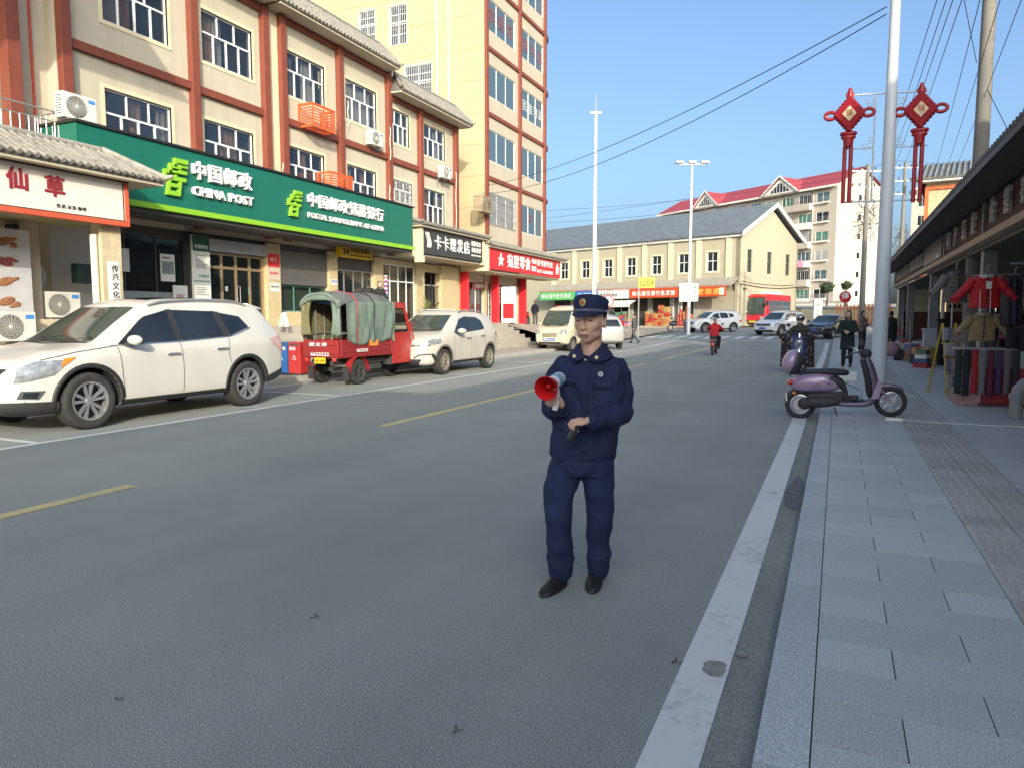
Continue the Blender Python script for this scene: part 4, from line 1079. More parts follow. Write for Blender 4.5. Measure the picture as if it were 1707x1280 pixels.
for f_ in range(6):
    z = ZB+1.0+FLH*f_
    for i, x in enumerate(apg):
        window(AP_, x-1.15, x+1.15, z, z+1.55, y=.1, mull=3 if i%3 else 2, split=1, frame=WHT, pane=APG[(f_*5+i*3)%4], t=.08)
        if i % 3 != 0:
            b = MB(); b.box((x-1.6,-1.1,z-1.05),(x+1.6,-.98,z-.02), AP if f_%2 else APW); b.box((x-1.6,-.98,z-1.05),(x+1.6,0,z-.95), APW)
            for s_ in (-1.6,1.5): b.box((x+s_,-.98,z-.95),(x+s_+.1,0,z-.02), APW)
            bo = b.build('balcony', AP_)
            if (f_+i) % 2 == 0:
                g_ = MB()
                for k in range(9): g_.box((x-1.6+k*.4-.02,-1.06,z-.02),(x-1.6+k*.4+.02,-1.02,z+1.6), STEEL)
                g_.box((x-1.6,-1.07,z+1.57),(x+1.6,-1.0,z+1.64), STEEL); g_.build('railing', bo)
        else:
            b = MB(); b.box((x-1.3,-.45,z-.25),(x+1.3,0,z-.08), APW)
            for k in range(8): b.box((x-1.25+k*.35-.015,-.42,z-.08),(x-1.25+k*.35+.015,-.39,z+.7), STEEL)
            b.box((x-1.3,-.44,z+.7),(x+1.3,-.38,z+.74), STEEL); b.build('window_shelf', AP_)
for x in (AL-9.4, AL-4.2): MB().cyl((x,-.1,ZB-1),(x,-.1,top-.3), .07, n=8, m=PIPE).build('drain_pipe', AP_)
for f_ in range(6): window(AP_, 5.4, 6.3, ZB+1.3+FLH*f_, ZB+2.3+FLH*f_, y=-.02, rz=PI/2, org=(AL,0,0), mull=1, split=1, frame=WHT, pane=DGLASS)
q_ = empty('pink_quilt', (ex,ey,0), 'pink quilt airing over a balcony rail of the apartment block', 'quilt', er)
MB().box((apg[1]-2.2,-1.2,ZB+1+FLH*2-1.0),(apg[1]+.9,-1.13,ZB+1+FLH*2+.1), tint('quilt_pink', (.65,.32,.42))).build('cloth', q_)
mb = MB(); mb.box((AL-12,-5,ZB-3),(AL+6,-1.2,ZB+.2), APW); mb.box((AL-12,-5.1,ZB+.2),(AL+6,-1.2,ZB+.5), AP); mb.build('podium', AP_)
rl = MB()
for k in range(46): rl.cyl((AL-12+k*.4,-5,ZB+.5),(AL-12+k*.4,-5,ZB+1.4),.03,n=4,m=STEEL)
rl.box((AL-12,-5.03,ZB+1.38),(AL+6,-4.97,ZB+1.44), STEEL); rl.build('podium_rail', AP_)

# taller cream block to the right of the big pole, seen over the market end
C2 = empty('gable_end_block', (11.5,152,0), 'plain cream apartment block seen behind the near lamp post', 'building', math.radians(-14))
mb = MB(); hs = [(x,x+1.3,8+3.4*f_,9.8+3.4*f_) for f_ in range(5) for x in (1.0,5.0,9.0)]
holed(mb, 0, 15, 0, 24.6, hs, 0, .3, AP); mb.box((0,.3,0),(.3,11,24.6), AP); mb.box((0,10.7,0),(15,11,24.6), AP); mb.box((0,-.2,24.6),(15.2,11,25), APW); mb.build('wall', C2)
for h in hs: window(C2, h[0], h[1], h[2], h[3], y=.1, mull=2, split=1, frame=WHT, pane=DGLASS)
MB().box((1,3,25),(5,6,27), AP).build('stair_head', C2)
for k, (x, y_) in enumerate(((6.5,3),(8.2,4),(9.4,3))): MB().cyl((x,y_,25),(x,y_,26.6),.5,.5,12,DARKG).build('water_tank', C2)

# yellow building with orange frame behind the market
FB = empty('orange_frame_building', (6.25,69.6,0), 'yellow building with orange corner frame and grey tile roof rising behind the market eave', 'building', math.radians(-8))
mb = MB(); hs = [(1.4,4.4,8.6,10.8),(6.4,9.4,8.6,10.8),(1.4,4.4,4.6,6.8)]
holed(mb, 0, 16, 0, 12.6, hs, 0, .3, YEL); mb.box((0,.3,0),(.3,12,12.6), YEL); mb.box((15.7,.3,0),(16,12,12.6), YEL); mb.box((0,11.8,0),(16,12,12.6),YEL); mb.build('wall', FB)
MB().box((-.05,-.18,0),(.22,-.0,12.3), ORNG).box((.22,-.18,12.05),(16,-.0,12.3), ORNG).build('corner_frame', FB)
for h in hs: window(FB, h[0], h[1], h[2], h[3], y=.12, mull=2, lower=2, split=.55, frame=PVC, pane=GLASS)
mb = MB(); mb.add([(-.7,-1.0,12.9),(17,-1.0,12.9),(17,5,15.0),(-.7,5,15.0),(-.7,-1.0,12.75),(17,-1.0,12.75),(17,12,12.9),(-.7,12,12.9)],[(0,1,2,3),(4,5,1,0),(3,2,6,7),(0,3,7)], TILED); mb.box((-.5,-.9,12.6),(16.8,0,12.75), WHT); f_ = mb.build('roof', FB)
mb = MB()
for k in range(44): mb.cyl((-.6+k*.4,-1.0,12.95),(-.6+k*.4,5,15.05),.09,n=6,m=mat('blue_grey_tile', (.16,.19,.22), .7, var=.2))
mb.build('tile_rows', f_, kind='stuff')

# raised road and retaining walls right of the bus
mb = MB()
mb.box((-12,92,.2),(26,140,2.6), mat('ramp_wall', (.56,.44,.22), .85, var=.15)); mb.add([(-12,91.9,2.62),(26,91.9,2.62),(26,140,3.9),(-12,140,3.9)],[(0,1,2,3)], ASPH)
mb.add([(-4,86,.7),(26,86,.7),(26,91.9,1.6),(-4,91.9,2.6)],[(0,1,2,3)], mat('ramp_wall', (.56,.44,.22), .85, var=.15))
mb.build('ramp', kind='structure')
of = empty('orange_fence', (2.4,83,.7), 'orange vertical bar fence by the red stop sign', 'fence')
for k in range(16): MB().box((-2.6+k*.33,-.03,0),(-2.6+k*.33+.12,.03,2.3), tint('fence_orange', (.75,.20,.06))).build('bar', of)
MB().box((-2.7,-.05,.5),(2.7,-.031,.6), tint('fence_orange', (.75,.20,.06))).build('rail', of); MB().box((-2.7,-.05,1.8),(2.7,-.031,1.9), tint('fence_orange', (.75,.20,.06))).build('rail', of)

# ---------------------------------------------------------------- blocks across the street, out of the picture, whose shadows fall on the road
SB = mat('opposite_render', (.66,.62,.55), .9, var=.08)
o1 = empty('opposite_terrace', (8,-46,0), 'terrace of shophouses on the right side of the street whose shadow covers the road', 'building')
MB().box((0,0,0),(12,33,11.2), SB).box((0,33,0),(12,62.5,10.25), SB).build('wall', o1)
mb = MB()
for k in range(12):
    for f_ in range(3): mb.box((-.06,3+k*4.9,1.6+f_*3.4),(.01,5.4+k*4.9,3.2+f_*3.4), DGLASS)
mb.build('window_row', o1)
o2 = empty('opposite_block', (10,17,0), 'taller block on the right behind the market', 'building')
MB().box((0,0,0),(12,18.5,15.5), SB).build('wall', o2)
mb = MB()
for k in range(4):
    for f_ in range(4): mb.box((-.06,1+k*4.4,1.6+f_*3.4),(.01,3.2+k*4.4,3.2+f_*3.4), DGLASS)
mb.build('window_row', o2)
# ================================================================ MARKET ROW ON THE RIGHT
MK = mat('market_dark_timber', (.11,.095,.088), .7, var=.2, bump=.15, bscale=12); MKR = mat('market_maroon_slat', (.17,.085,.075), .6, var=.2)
MKB = mat('market_beam_stone', (.50,.40,.29), .75, var=.2, vscale=3, bump=.2); MKC = mat('market_column_grey', (.24,.245,.255), .6, var=.15, vscale=3)
SILV = mat('silver_lettering', (.70,.68,.62), .4, .0, var=.1)
mk = empty('market_hall', (0,0,0), 'long open market hall with dark overhanging eave and silver characters along its fascia', 'building', -PI/2)
# local: x runs from far to near (toward the camera), y = into the building; facade plane X = 3.0
def mp(Xw, Yw): return (-Yw, Xw)            # world -> local (rotation -90 deg)
YN, YF = 5.0, 50.0
mb = MB()
mb.box((-YF,3.0,3.34),(-YN,3.25,3.50), MKB); mb.build('fascia_beam', mk, bevel=.01)
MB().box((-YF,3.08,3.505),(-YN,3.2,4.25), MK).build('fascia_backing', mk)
y_ = YN; sl = MB()
n_ = 0
while y_ < YF:
    sl.box((-y_-.035,3.045,3.505),(-y_,3.078,4.22), MKR); y_ += .075
sl.build('fascia_slats', mk, kind='stuff')
mb = MB()
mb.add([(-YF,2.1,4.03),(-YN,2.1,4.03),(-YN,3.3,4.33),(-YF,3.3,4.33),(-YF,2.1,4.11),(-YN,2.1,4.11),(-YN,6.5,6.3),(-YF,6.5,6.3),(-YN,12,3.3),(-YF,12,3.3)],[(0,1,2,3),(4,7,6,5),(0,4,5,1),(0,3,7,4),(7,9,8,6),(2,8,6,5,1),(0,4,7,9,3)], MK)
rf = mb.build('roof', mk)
tb = MB()
y_ = YN
while y_ < YF+.1:
    tb.cyl((-y_,2.04,4.10),(-y_,6.5,6.36),.065,n=6,m=tint('dark_tile', (.09,.09,.095), .8)); y_ += .21
tb.build('tile_rows', rf, kind='stuff')
MB().box((-YF,2.05,3.98),(-YN,2.10,4.10), tint('eave_edge', (.07,.06,.055))).build('eave_edge', rf)
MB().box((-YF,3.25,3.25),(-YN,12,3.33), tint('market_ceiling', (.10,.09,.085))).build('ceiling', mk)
for y_ in (12.5, 21.9, 33.3, 43.5, 49.6): MB().box((-y_-.2,3.3,.05+gz(y_)),(-y_+.2,3.62,3.25), MKC).build('column', mk, bevel=.015)
MB().cyl((-33.0,3.75,.1),(-33.0,3.75,3.2),.07,n=10,m=PIPE).build('drain_pipe', mk)
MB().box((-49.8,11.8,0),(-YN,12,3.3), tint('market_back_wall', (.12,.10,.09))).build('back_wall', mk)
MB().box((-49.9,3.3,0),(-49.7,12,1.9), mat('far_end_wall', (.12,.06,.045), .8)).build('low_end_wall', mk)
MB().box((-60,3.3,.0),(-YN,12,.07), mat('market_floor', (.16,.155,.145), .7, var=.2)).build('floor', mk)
for (a, b) in ((34.5,38.4),):
    pass
# plain metal panel among the characters, posts, characters
MB().box((-32.3,2.96,3.52),(-27.2,3.03,4.2), mat('blank_panel', (.24,.22,.20), .5, .3, var=.08)).box((-28.6,2.955,3.56),(-27.8,2.961,3.66), PAPER).build('blank_panel', mk)
for y_ in (20.0,26.8,32.6,39.5): MB().box((-y_-.12,2.98,3.5),(-y_+.12,3.045,4.2), MKC).build('fascia_post', mk)
def letters(y0, y1, s):
    n = len(s)
    for i, ch in enumerate(s):
        yy = y0+(y1-y0)*(i+.5)/n
        text(ch, .56, SILV, mk, (-yy-.3,3.0,3.62), depth=.035, bold=.015)
letters(12.2,19.6,'供销农贸市'[::-1]); letters(20.6,26.6,'特产百货'[::-1]); letters(33,39,'服装鞋帽店'[::-1]); letters(40,47.5,'日用杂品商行'[::-1])

# clothes stall
ST = empty('clothes_rail', (2.9,16.2,.09), 'steel rail across the front of the clothes stall between two stands', 'clothes rail')
r_ = MB(); r_.tube([(-.75,1.2,2.32),(.9,1.2,2.32)],.018,6,STEEL).tube([(-.75,1.2,2.32),(-.75,1.2,0)],.018,6,STEEL)
r_.tube([(-.05,-.2,2.45),(1.8,-.2,2.45)],.022,6,STEEL).tube([(1.8,-.2,2.45),(1.8,-.2,0)],.022,6,STEEL); r_.build('rail', ST)
def puffer(name, loc, rz, m, label, s=1., hood=None, cat_='jacket', pockets=False, quilt=8):
    """a hanging padded jacket with spread sleeves, quilted in rolls, on a hanger"""
    t = empty(name, loc, label, cat_, rz, 'children\'s jackets hung on the clothes stall'); t.scale = (s,)*3
    b = MB(); rings = []
    for i in range(quilt*4+1):
        z = .52*i/(quilt*4); k = z/.52
        wv = .225-.02*k if k < .75 else .21-.5*(k-.75)**1.3
        dd = .075+.018*abs(math.sin(i*PI/4))-.03*k
        rings.append([Vector((wv*math.cos(a), dd*math.sin(a)*(1 if abs(math.sin(a))>0 else 1), z)) for a in [2*PI*q/20 for q in range(20)]])
    b.rings(rings, m); bo = b.build('body', t, smooth=70)
    for sgn in (-1,1):
        sl_ = MB(); pts = []; rad = []
        for i in range(17):
            u = i/16; pts.append((sgn*(.17+.27*u), .0+.01*math.sin(i), .46-.33*u-.02*math.sin(u*3))); rad.append(.068+.009*abs(math.sin(i*PI/2.4))-.012*u)
        sl_.tube(pts, rad, 10, m); sl_.build('sleeve', t, smooth=70)
    c = MB(); c.tube([(.09*math.cos(a),.05*math.sin(a),.5) for a in [2*PI*q/12 for q in range(12)]], .035, 8, hood or m, True); c.build('collar', t, smooth=70)
    h = MB(); h.tube([(0,0,.56),(0,0,.66),(.03,0,.69),(.03,0,.66)],.006,5,STEEL); h.tube([(-.18,0,.5),(0,0,.57),(.18,0,.5)],.006,5,STEEL); h.build('hanger', t)
    z_ = MB(); z_.box((-.006,-.1,.02),(.006,-.085,.5), INK); 
    if pockets:
        for sx_ in (-.13,.06): z_.box((sx_,-.1,.09),(sx_+.09,-.088,.17), m)
    z_.build('zip', t)
    return t
CLR = mat('puffer_red', (.50,.012,.018), .6, var=.2, vscale=7)
j1 = puffer('puffer_jacket', (2.38,15.3,1.72), .15, CLR, 'bright red puffer jacket with white tag hanging at the stall front', 1.12, hood=tint('fleece_white',(.6,.58,.55)))
MB().box((-.03,-.125,.3),(.05,-.12,.42), PAPER).build('tag', j1)
dr = MB(); dr.tube([(-.1,-.11,.28),(-.1,-.12,-.06)],.006,5,PAPER); dr.tube([(.04,-.11,.28),(.05,-.12,-.08)],.006,5,PAPER); dr.build('drawstring', j1)
puffer('puffer_jacket', (2.42,15.6,1.12), .1, mat('puffer_tan', (.30,.22,.12), .8, var=.2, vscale=9), 'tan children\'s coat with white fur collar below the red jacket', .98, hood=tint('fur_white',(.45,.45,.43)), pockets=True)
puffer('puffer_jacket', (2.92,15.8,1.16), -.3, mat('coat_pink', (.34,.10,.15), .8, var=.2), 'dusty pink jacket half hidden behind black trousers', .95)
puffer('puffer_jacket', (2.12,16.9,1.85), .5, mat('coat_grey_tan', (.20,.18,.16), .8, var=.25), 'grey brown jacket hanging left of the red puffer jacket', 1.15)
puffer('puffer_jacket', (2.75,17.4,1.85), .2, mat('coat_grey', (.15,.15,.16), .8, var=.25), 'dark grey padded jacket behind the red one', 1.1)
bk = mat('cloth_black', (.012,.012,.015), .85, var=.3)
for k, (x, y_, z) in enumerate(((3.3,15.9,1.85),(3.55,15.7,1.7),(3.4,16.4,1.2),(3.05,16.6,1.75))):
    puffer('puffer_jacket', (x,y_,z), -.2+.15*k, mat('coat_black_%d' % (k%2), ((.018,.018,.022),(.03,.02,.03))[k%2], .8, var=.3),
           ('black hooded coat at the right edge, highest on its rail','black coat at the right edge lower than its neighbour','dark coat low down behind the pink jacket','dark plum coat between the red jacket and black coats')[k], 1.1)
def trousers(loc, m, label, s=1, rz=0, spread=.06):
    t = empty('trousers', loc, label, 'trousers', rz, 'trousers hung at the clothes stall'); t.scale = (s,)*3
    for sgn in (-1,1):
        b = MB(); b.rings([[Vector((sgn*(.07+spread*(1-z))+r_*math.cos(a), .05*math.sin(a), z)) for a in [2*PI*q/12 for q in range(12)]] for z, r_ in ((0,.065),(.35,.07),(.7,.085),(.98,.10),(1.0,.09))], m); b.build('leg', t, smooth=60)
    MB().box((-.17,-.045,.97),(.17,.045,1.03), m).build('waistband', t)
    return t
trousers((2.78,14.55,.3), bk, 'black trousers hanging straight in front of the red counter', 1.06)
trousers((2.05,17.6,.55), bk, 'black leggings hanging behind the yellow sock ladder', .95, .5, .0)
# red counter with white top and folded legs of knitwear hanging over
ctr = empty('stall_counter', (2.5,14.2,.09), 'red fronted sales counter with white band and draped cloth top', 'counter')
RC = mat('counter_red', (.30,.012,.018), .55, var=.15)
MB().box((-.25,.0,.05),(1.6,.8,.62), RC).build('front_panel', ctr)
MB().box((-.28,-.02,.62),(1.62,.85,.90), mat('counter_white', (.36,.37,.38), .5, var=.1)).build('top_case', ctr, bevel=.01)
MB().box((-.3,-.03,0),(1.6,.85,.05), tint('counter_base', (.10,.02,.02))).build('base', ctr)
MB().add([(-.55,.0,.93),(1.6,-.05,.93),(1.6,.9,.93),(-.55,.9,.93)],[(0,1,2,3)],tint('cloth_beige',(.35,.33,.26))) 
MB().box((-.6,-.02,.905),(.2,.9,.935), tint('cloth_beige',(.35,.33,.26))).build('cloth_top', ctr)
bx = MB().box((-.62,.0,.0),(-.26,.8,.24), mat('patterned_carton', (.36,.22,.20), .7, var=.5, vscale=18)).build('carton', ctr)
for k, (c, nm) in enumerate((((.02,.03,.03),'very dark green'),((.02,.02,.025),'black'),((.34,.02,.03),'red'),((.16,.16,.17),'grey'),((.11,.015,.04),'plum'),((.06,.03,.08),'dark violet'),((.14,.11,.12),'mauve grey'),((.03,.03,.035),'charcoal'))):
    m_ = mat('knit_%d' % k, c, .9, var=.2, vscale=20)
    b = MB(); x = -.62+.115*k
    b.rings([[Vector((x+.05*math.cos(a)+.0*z, -.07-.035*math.sin(a)-.09*z*(1-z), .93-z*(.74+.03*math.sin(k*2)))) for a in [2*PI*q/10 for q in range(10)]] for z in (0,.1,.3,.6,.85,1)], m_)
    b.build('leggings', None, smooth=60, loc=(2.5,14.2,.09), label=nm+' leggings draped over the counter edge among others', cat='leggings', group='leggings draped over the counter edge')
# yellow sock ladder
ld = empty('sock_ladder', (2.0,15.9,.09), 'yellow folding ladder hung with packs of socks at the stall corner', 'ladder', .35)
YS = mat('ladder_yellow', (.45,.32,.03), .6, var=.15)
for sgn in (-1,1):
    MB().tube([(sgn*.17,-.25,0),(sgn*.12,.15,1.35)],.02,6,YS).build('rail', ld); MB().tube([(sgn*.17,.5,0),(sgn*.12,.17,1.35)],.018,6,YS).build('rear_leg', ld)
for k in range(5):
    z = .2+.26*k; MB().box((-.16,-.25+.3*z-.03,z-.012),(.16,-.25+.3*z+.05,z+.012), YS).build('rung', ld)
for k in range(4):
    for i in range(4):
        z = .16+.29*k; MB().box((-.19+.095*i,-.32+.3*z,z),(-.105+.095*i,-.29+.3*z,z+.24), mat('sock_pack_%d'%((k+i)%3), ((.35,.36,.38),(.22,.2,.28),(.42,.40,.36))[(k+i)%3], .5, var=.5, vscale=25)).build('sock_pack', ld)
# grey elbow pipe with white brick plinth at right edge
ep = empty('elbow_pipe', (2.42,12.55,.09), 'thick grey elbow pipe rising from the pavement at the right edge', 'pipe')
MB().tube([(0,0,0),(0,0,.32),(.02,0,.42),(.08,0,.5),(.18,0,.54),(.9,0,.55)],.085,14,mat('grey_pvc', (.22,.23,.22), .5, var=.08)).build('tube', ep, smooth=50); MB().cyl((0,0,.28),(0,0,.36),.1,n=14,m=mat('grey_pvc',(.22,.23,.22),.5)).build('collar', ep)
bw_ = empty('brick_plinth', (2.6,12.8,.08), 'low pale brick plinth beside the grey elbow pipe', 'plinth')
for r_ in range(5):
    for c_ in range(3): MB().box((.0+.245*c_+(.12 if r_%2 else 0),0,.07*r_*1.3),(.235+.245*c_+(.12 if r_%2 else 0),.3,.07*r_*1.3+.082), mat('pale_brick', (.40,.38,.34), .8, var=.2, rnd=.1)).build('brick', bw_)
# bins, storage boxes, brooms, bags further along
bxs = empty('plastic_storage_box', (2.62,27.4,.09), 'translucent white storage box with lid by the second market column', 'storage box')
for k in range(2): MB().box((0,0,.0+.55*k),(.68,.5,.48+.55*k), mat('cloudy_plastic', (.42,.45,.48), .35, var=.08)).build('tub', bxs, bevel=.02); MB().box((-.03,-.03,.48+.55*k),(.71,.53,.55+.55*k), mat('cloudy_plastic', (.42,.45,.48), .35)).build('lid', bxs, bevel=.01)
def broom(x, y_, lab, m, tilt):
    t = empty('broom', (x,y_,.09), lab, 'broom', tilt, 'brooms leaning at the market front')
    MB().cyl((0,0,.35),(0,.25,1.35),.016,n=6,m=tint('broom_handle',(.35,.25,.12))).build('handle', t)
    MB().prism([(-.22,0),(.22,0),(.06,.38),(-.06,.38)],-.04,.03,m).build('bristles', t, bevel=.01)
broom(2.25,27.6,'straw broom with fanned bristles left of the white storage box', mat('straw',(.28,.21,.12),.9,var=.3,vscale=30), .1)
broom(2.0,27.9,'dark wide push broom farthest left of the brooms', mat('dark_bristle',(.03,.025,.03),.9), -.2)
broom(2.05,29.0,'plum coloured broom behind the straw broom', mat('plum_bristle',(.10,.03,.09),.9), .4)
for k, (x, y_, c, lab) in enumerate(((1.9,31.2,(.40,.25,.28),'pink patterned bedding bag among bags by the market front'),(2.2,32.0,(.45,.44,.42),'white bedding bag on the pavement by the market front'),(1.75,33.0,(.22,.08,.16),'purple woven bag by the market front'),(2.3,33.4,(.42,.36,.30),'beige bedding bag near the third market column'),(2.5,31.0,(.36,.37,.40),'grey wrapped quilt bag beside the market column'))):
    b = MB(); b.ell((0,0,.28),(.3,.24,.28), mat('bag_cloth_%d'%k, c, .7, var=.5, vscale=9), 14, 8); o = b.build('bedding_bag', None, smooth=70, loc=(x,y_,.08), label=lab, cat='bag', group='bedding bags by the market front')
t = empty('display_table', (3.4,24.5,.09), 'table of brown cartons inside the market by the second column', 'table')
MB().box((-.2,0,.75),(1.8,1.2,.8), MK).build('table_top', t)
for x in (-.15,1.7):
    for y_ in (.05,1.1): MB().box((x,y_,0),(x+.06,y_+.06,.75), MK).build('leg', t)
for k in range(4):
    MB().box((0,0,0),(.4,.5,.35), mat('carton_brown', (.20,.14,.09), .8, var=.15, rnd=.2)).build('carton', None, loc=(3.25+.44*k,24.6,.89), label=('brown carton at the left end of the display table','second brown carton from the left on the display table','third brown carton from the left on the display table','brown carton at the right end of the display table')[k], cat='carton', group='cartons on the display table')
# racks of dark clothing deeper inside
rk = empty('dark_clothes_rack', (2.95,18.6,.09), 'crowded rack of dark clothes inside the stall', 'clothes rack')
MB().tube([(-.1,0,1.9),(2.2,0,1.9)],.02,6,STEEL).tube([(-.1,0,0),(-.1,0,1.9)],.02,6,STEEL).tube([(2.2,0,0),(2.2,0,1.9)],.02,6,STEEL).build('rail', rk)
for k in range(12):
    b = MB(); x = .05+.18*k; b.rings([[Vector((x+.07*math.cos(a)*(1.1-.3*z), .28*math.sin(a)*(1-.5*z*z), .6+1.25*z)) for a in [2*PI*q/10 for q in range(10)]] for z in (0,.3,.6,.85,1)], mat('dark_cloth_%d'%(k%4), ((.02,.02,.025),(.05,.02,.03),(.03,.035,.04),(.06,.05,.05))[k%4], .9, var=.4, vscale=6)); b.build('coat', rk, smooth=60)
# wall notice with printed rows seen through the hall
nb_ = empty('printed_notice_board', (3.6,49.6,1.9), 'sunlit cream notice board with rows of dark print at the far end of the market', 'notice board')
MB().box((.0,0,0),(1.9,.05,1.5), tint('sunlit_cream', (.62,.56,.42))).build('board', nb_)
nb2 = MB()
for r_ in range(4):
    for c_ in range(7): nb2.box((2.35+.23*c_,-.02,.2+.34*r_),(2.48+.23*c_,.0,.42+.34*r_), INK)
MB().box((2.2,0,0),(4.1,.05,1.5), tint('sunlit_cream', (.62,.56,.42))).build('board', nb_); nb2.build('print', nb_)

# ================================================================ POLES, LAMPS, SIGNS, WIRES
LP = mat('lamp_post_grey', (.52,.57,.62), .4, 0, var=.05); KN = mat('knot_red', (.30,.010,.018), .4, var=.08)
KP = mat('knot_print', (.62,.45,.28), .6, var=.3, vscale=9)
lp = W(1462,671,Z=.09)
la = empty('street_lamp', (lp.x,lp.y,.085), 'tall pale grey lamp post behind the purple scooter carrying two red knots', 'street lamp', YAW*.0)
MB().cyl((0,0,0),(0,0,9.5),.13,.055,20,LP).build('post', la, smooth=50)
MB().lathe([(.0,.0),(.24,0),(.24,.03),(.15,.05),(.14,.12)], Matrix.Identity(4), 16, LP).build('base_plate', la, smooth=40)
am = MB(); am.tube([(.0,0,7.0),(.55,.0,7.35),(1.3,0,7.6)],.035,8,LP).tube([(.0,0,7.35),(1.2,0,7.75)],.045,8,LP); am.build('arm', la, smooth=40); MB().box((1.1,-.12,7.66),(1.9,.12,7.82),LP).build('lamp_head', la, bevel=.03)
br = MB()
def zk(y): return CAMH-.085+(530-y)/1200*12.4
def lk(px_, py_):
    v = W(px_, py_, Y=lp.y); return (v.x-lp.x, 0, v.z-.085)
br.tube([lk(1411,160),lk(1548,152)],.014,6,LP).tube([lk(1405,338),lk(1540,333)],.014,6,LP)
br.tube([lk(1407,249),lk(1454,248)],.011,6,LP).tube([lk(1492,246),lk(1546,243)],.011,6,LP)
br.tube([lk(1452,338),lk(1460,160)],.016,6,LP).tube([lk(1489,338),lk(1495,156)],.016,6,LP)
# stepped fretwork
for sx_, zc, xx_ in ((-1,166,1459),(1,164,1494),(-1,246,1455),(1,243,1491)):
    x0_, _, z_ = lk(xx_, zc); up_ = -1 if zc < 200 else 1
    p_ = [(0,0),(.16,0),(.16,.05),(.11,.05),(.11,.1),(.05,.1),(.05,.17),(0,.17)]
    br.tube([(x0_+sx_*a,0,z_+up_*b) for a, b in p_], .007, 5, LP, True); br.tube([(x0_+sx_*(a*.55+.015),0,z_+up_*(b*.55+.012)) for a, b in p_], .006, 5, LP, True)
br.build('bracket', la)
def knot(x, ztop, label):
    """an endless-knot ornament: woven diamond, side loops, tassel head and two long tubes"""
    t = empty('red_knot_ornament', la.location+Vector((x,-.03,ztop)), label, 'ornament', 0, 'red knots on the lamp post')
    d = .285
    core = MB(); core.prism([(0,-.02),(d*.82,-d),(0,-2*d+.02),(-d*.82,-d)], -.035, .035, KN)
    core.build('diamond', t, bevel=.01)
    wv = MB()
    for s_ in (-1,1):
        for i in range(-5,6):
            u = i/5.6
            # cords running parallel to the two diagonals, wrapping the slab
            c0 = Vector((u*d*.42, 0, -d + s_*u*d*.5)); dr_ = Vector((d*.41, 0, -s_*d*.5))
            for yy in (-.045,.045): wv.tube([c0-dr_+Vector((0,yy,0)), c0+Vector((0,yy*1.15,0)), c0+dr_+Vector((0,yy,0))], .017, 6, KN)
    for s_ in (-1,1):
        for i in range(6):
            u = (i+.5)/6
            for (px_, pz_) in ((s_*d*.82*u, -d*u),(s_*d*.82*u, -2*d+d*u)): wv.ell((px_,0,pz_),(.036,.045,.036),KN,8,6)
    wv.build('woven_cord', t, smooth=50)
    for s_ in (-1,1):
        lp_ = MB(); lp_.tube([(s_*(d*.82+.06+.085*math.cos(a)),0,-d+.055*math.sin(a)*1.1) for a in [2*PI*q/16 for q in range(16)]], .03, 8, KN, True); lp_.build('side_loop', t, smooth=50)
    tp = MB(); tp.tube([(0,0,0),(0,0,.1),(0,0,.15)],[.045,.04,.02],10,KN); tp.tube([(-.03,0,-.02),(-.05,0,.04),(0,0,.12),(.05,0,.04),(.03,0,-.02)],.022,8,KN); tp.build('top_loop', t, smooth=50)
    MB().prism([(0,-d+.13),(.11,-d),(0,-d-.13),(-.11,-d)], -.068, .068, KP).build('printed_plate', t)
    text('福', .11, tint('print_brown',(.3,.12,.05)), t, (-.055,-.07,-d-.04), depth=.002)
    ts = MB(); zt = -2*d
    ts.tube([(.10*math.cos(a),.02*math.sin(a),zt-.04+.0*a) for a in [2*PI*q/14 for q in range(14)]], .038, 8, KN, True); ts.ell((0,0,zt-.1),(.12,.06,.055),KN,14,8); ts.cyl((0,0,zt-.12),(0,0,zt-.26),.085,.075,14,KN)
    ts.build('tassel_head', t, smooth=50)
    for s_ in (-1,1): MB().cyl((s_*.048,0,zt-.26),(s_*.048,0,zt-1.2),.034,.034,10,KN).build('tassel_tube', t, smooth=50)
    return t
k_ = 12.4/1200
ka = lk(1417,163); kb_ = lk(1536,155)
knot(ka[0], ka[2], 'red woven knot ornament left of the lamp post, sunlit')
knot(kb_[0], kb_[2], 'red woven knot ornament right of the lamp post')
def far_lamp(px_, base, D, top, label, heads):
    p = W(px_, 530, D=D); zb_ = gz(p.y)
    z1 = CAMH+(530-top)/FPX*D
    t = empty('street_lamp', (p.x,p.y,zb_), label, 'street lamp', YAW, 'white street lamps at the junction')
    MB().cyl((0,0,0),(0,0,z1-zb_),.13,.07,12,mat('white_lamp_post',(.74,.74,.72),.4,var=.03)).build('post', t, smooth=50)
    MB().lathe([(0,0),(.22,0),(.22,.05),(.14,.08)], Matrix.Identity(4), 12, LP).build('base_plate', t)
    if heads:
        for dx_ in (-.9,0,.9): MB().box((dx_-.28,-.2,z1-zb_-.05),(dx_+.28,.2,z1-zb_+.1), STEEL).build('lamp_head', t, bevel=.02)
        MB().box((-.9,-.03,z1-zb_-.12),(.9,.03,z1-zb_-.06), STEEL).build('crossbar', t)
    else:
        MB().box((-.3,-.06,z1-zb_-.14),(.3,.06,z1-zb_-.04), STEEL).build('crossbar', t); MB().cyl((0,0,z1-zb_),(0,0,z1-zb_+.9),.02,n=6,m=STEEL).build('spike', t)
    return t, p
f1, p1 = far_lamp(990, 560, 40, 196, 'tall white lamp post rising behind the officer\'s cap', False)
f2, p2 = far_lamp(1148, 552, 52, 278, 'white lamp post with three floodlight heads and a notice plate', True)
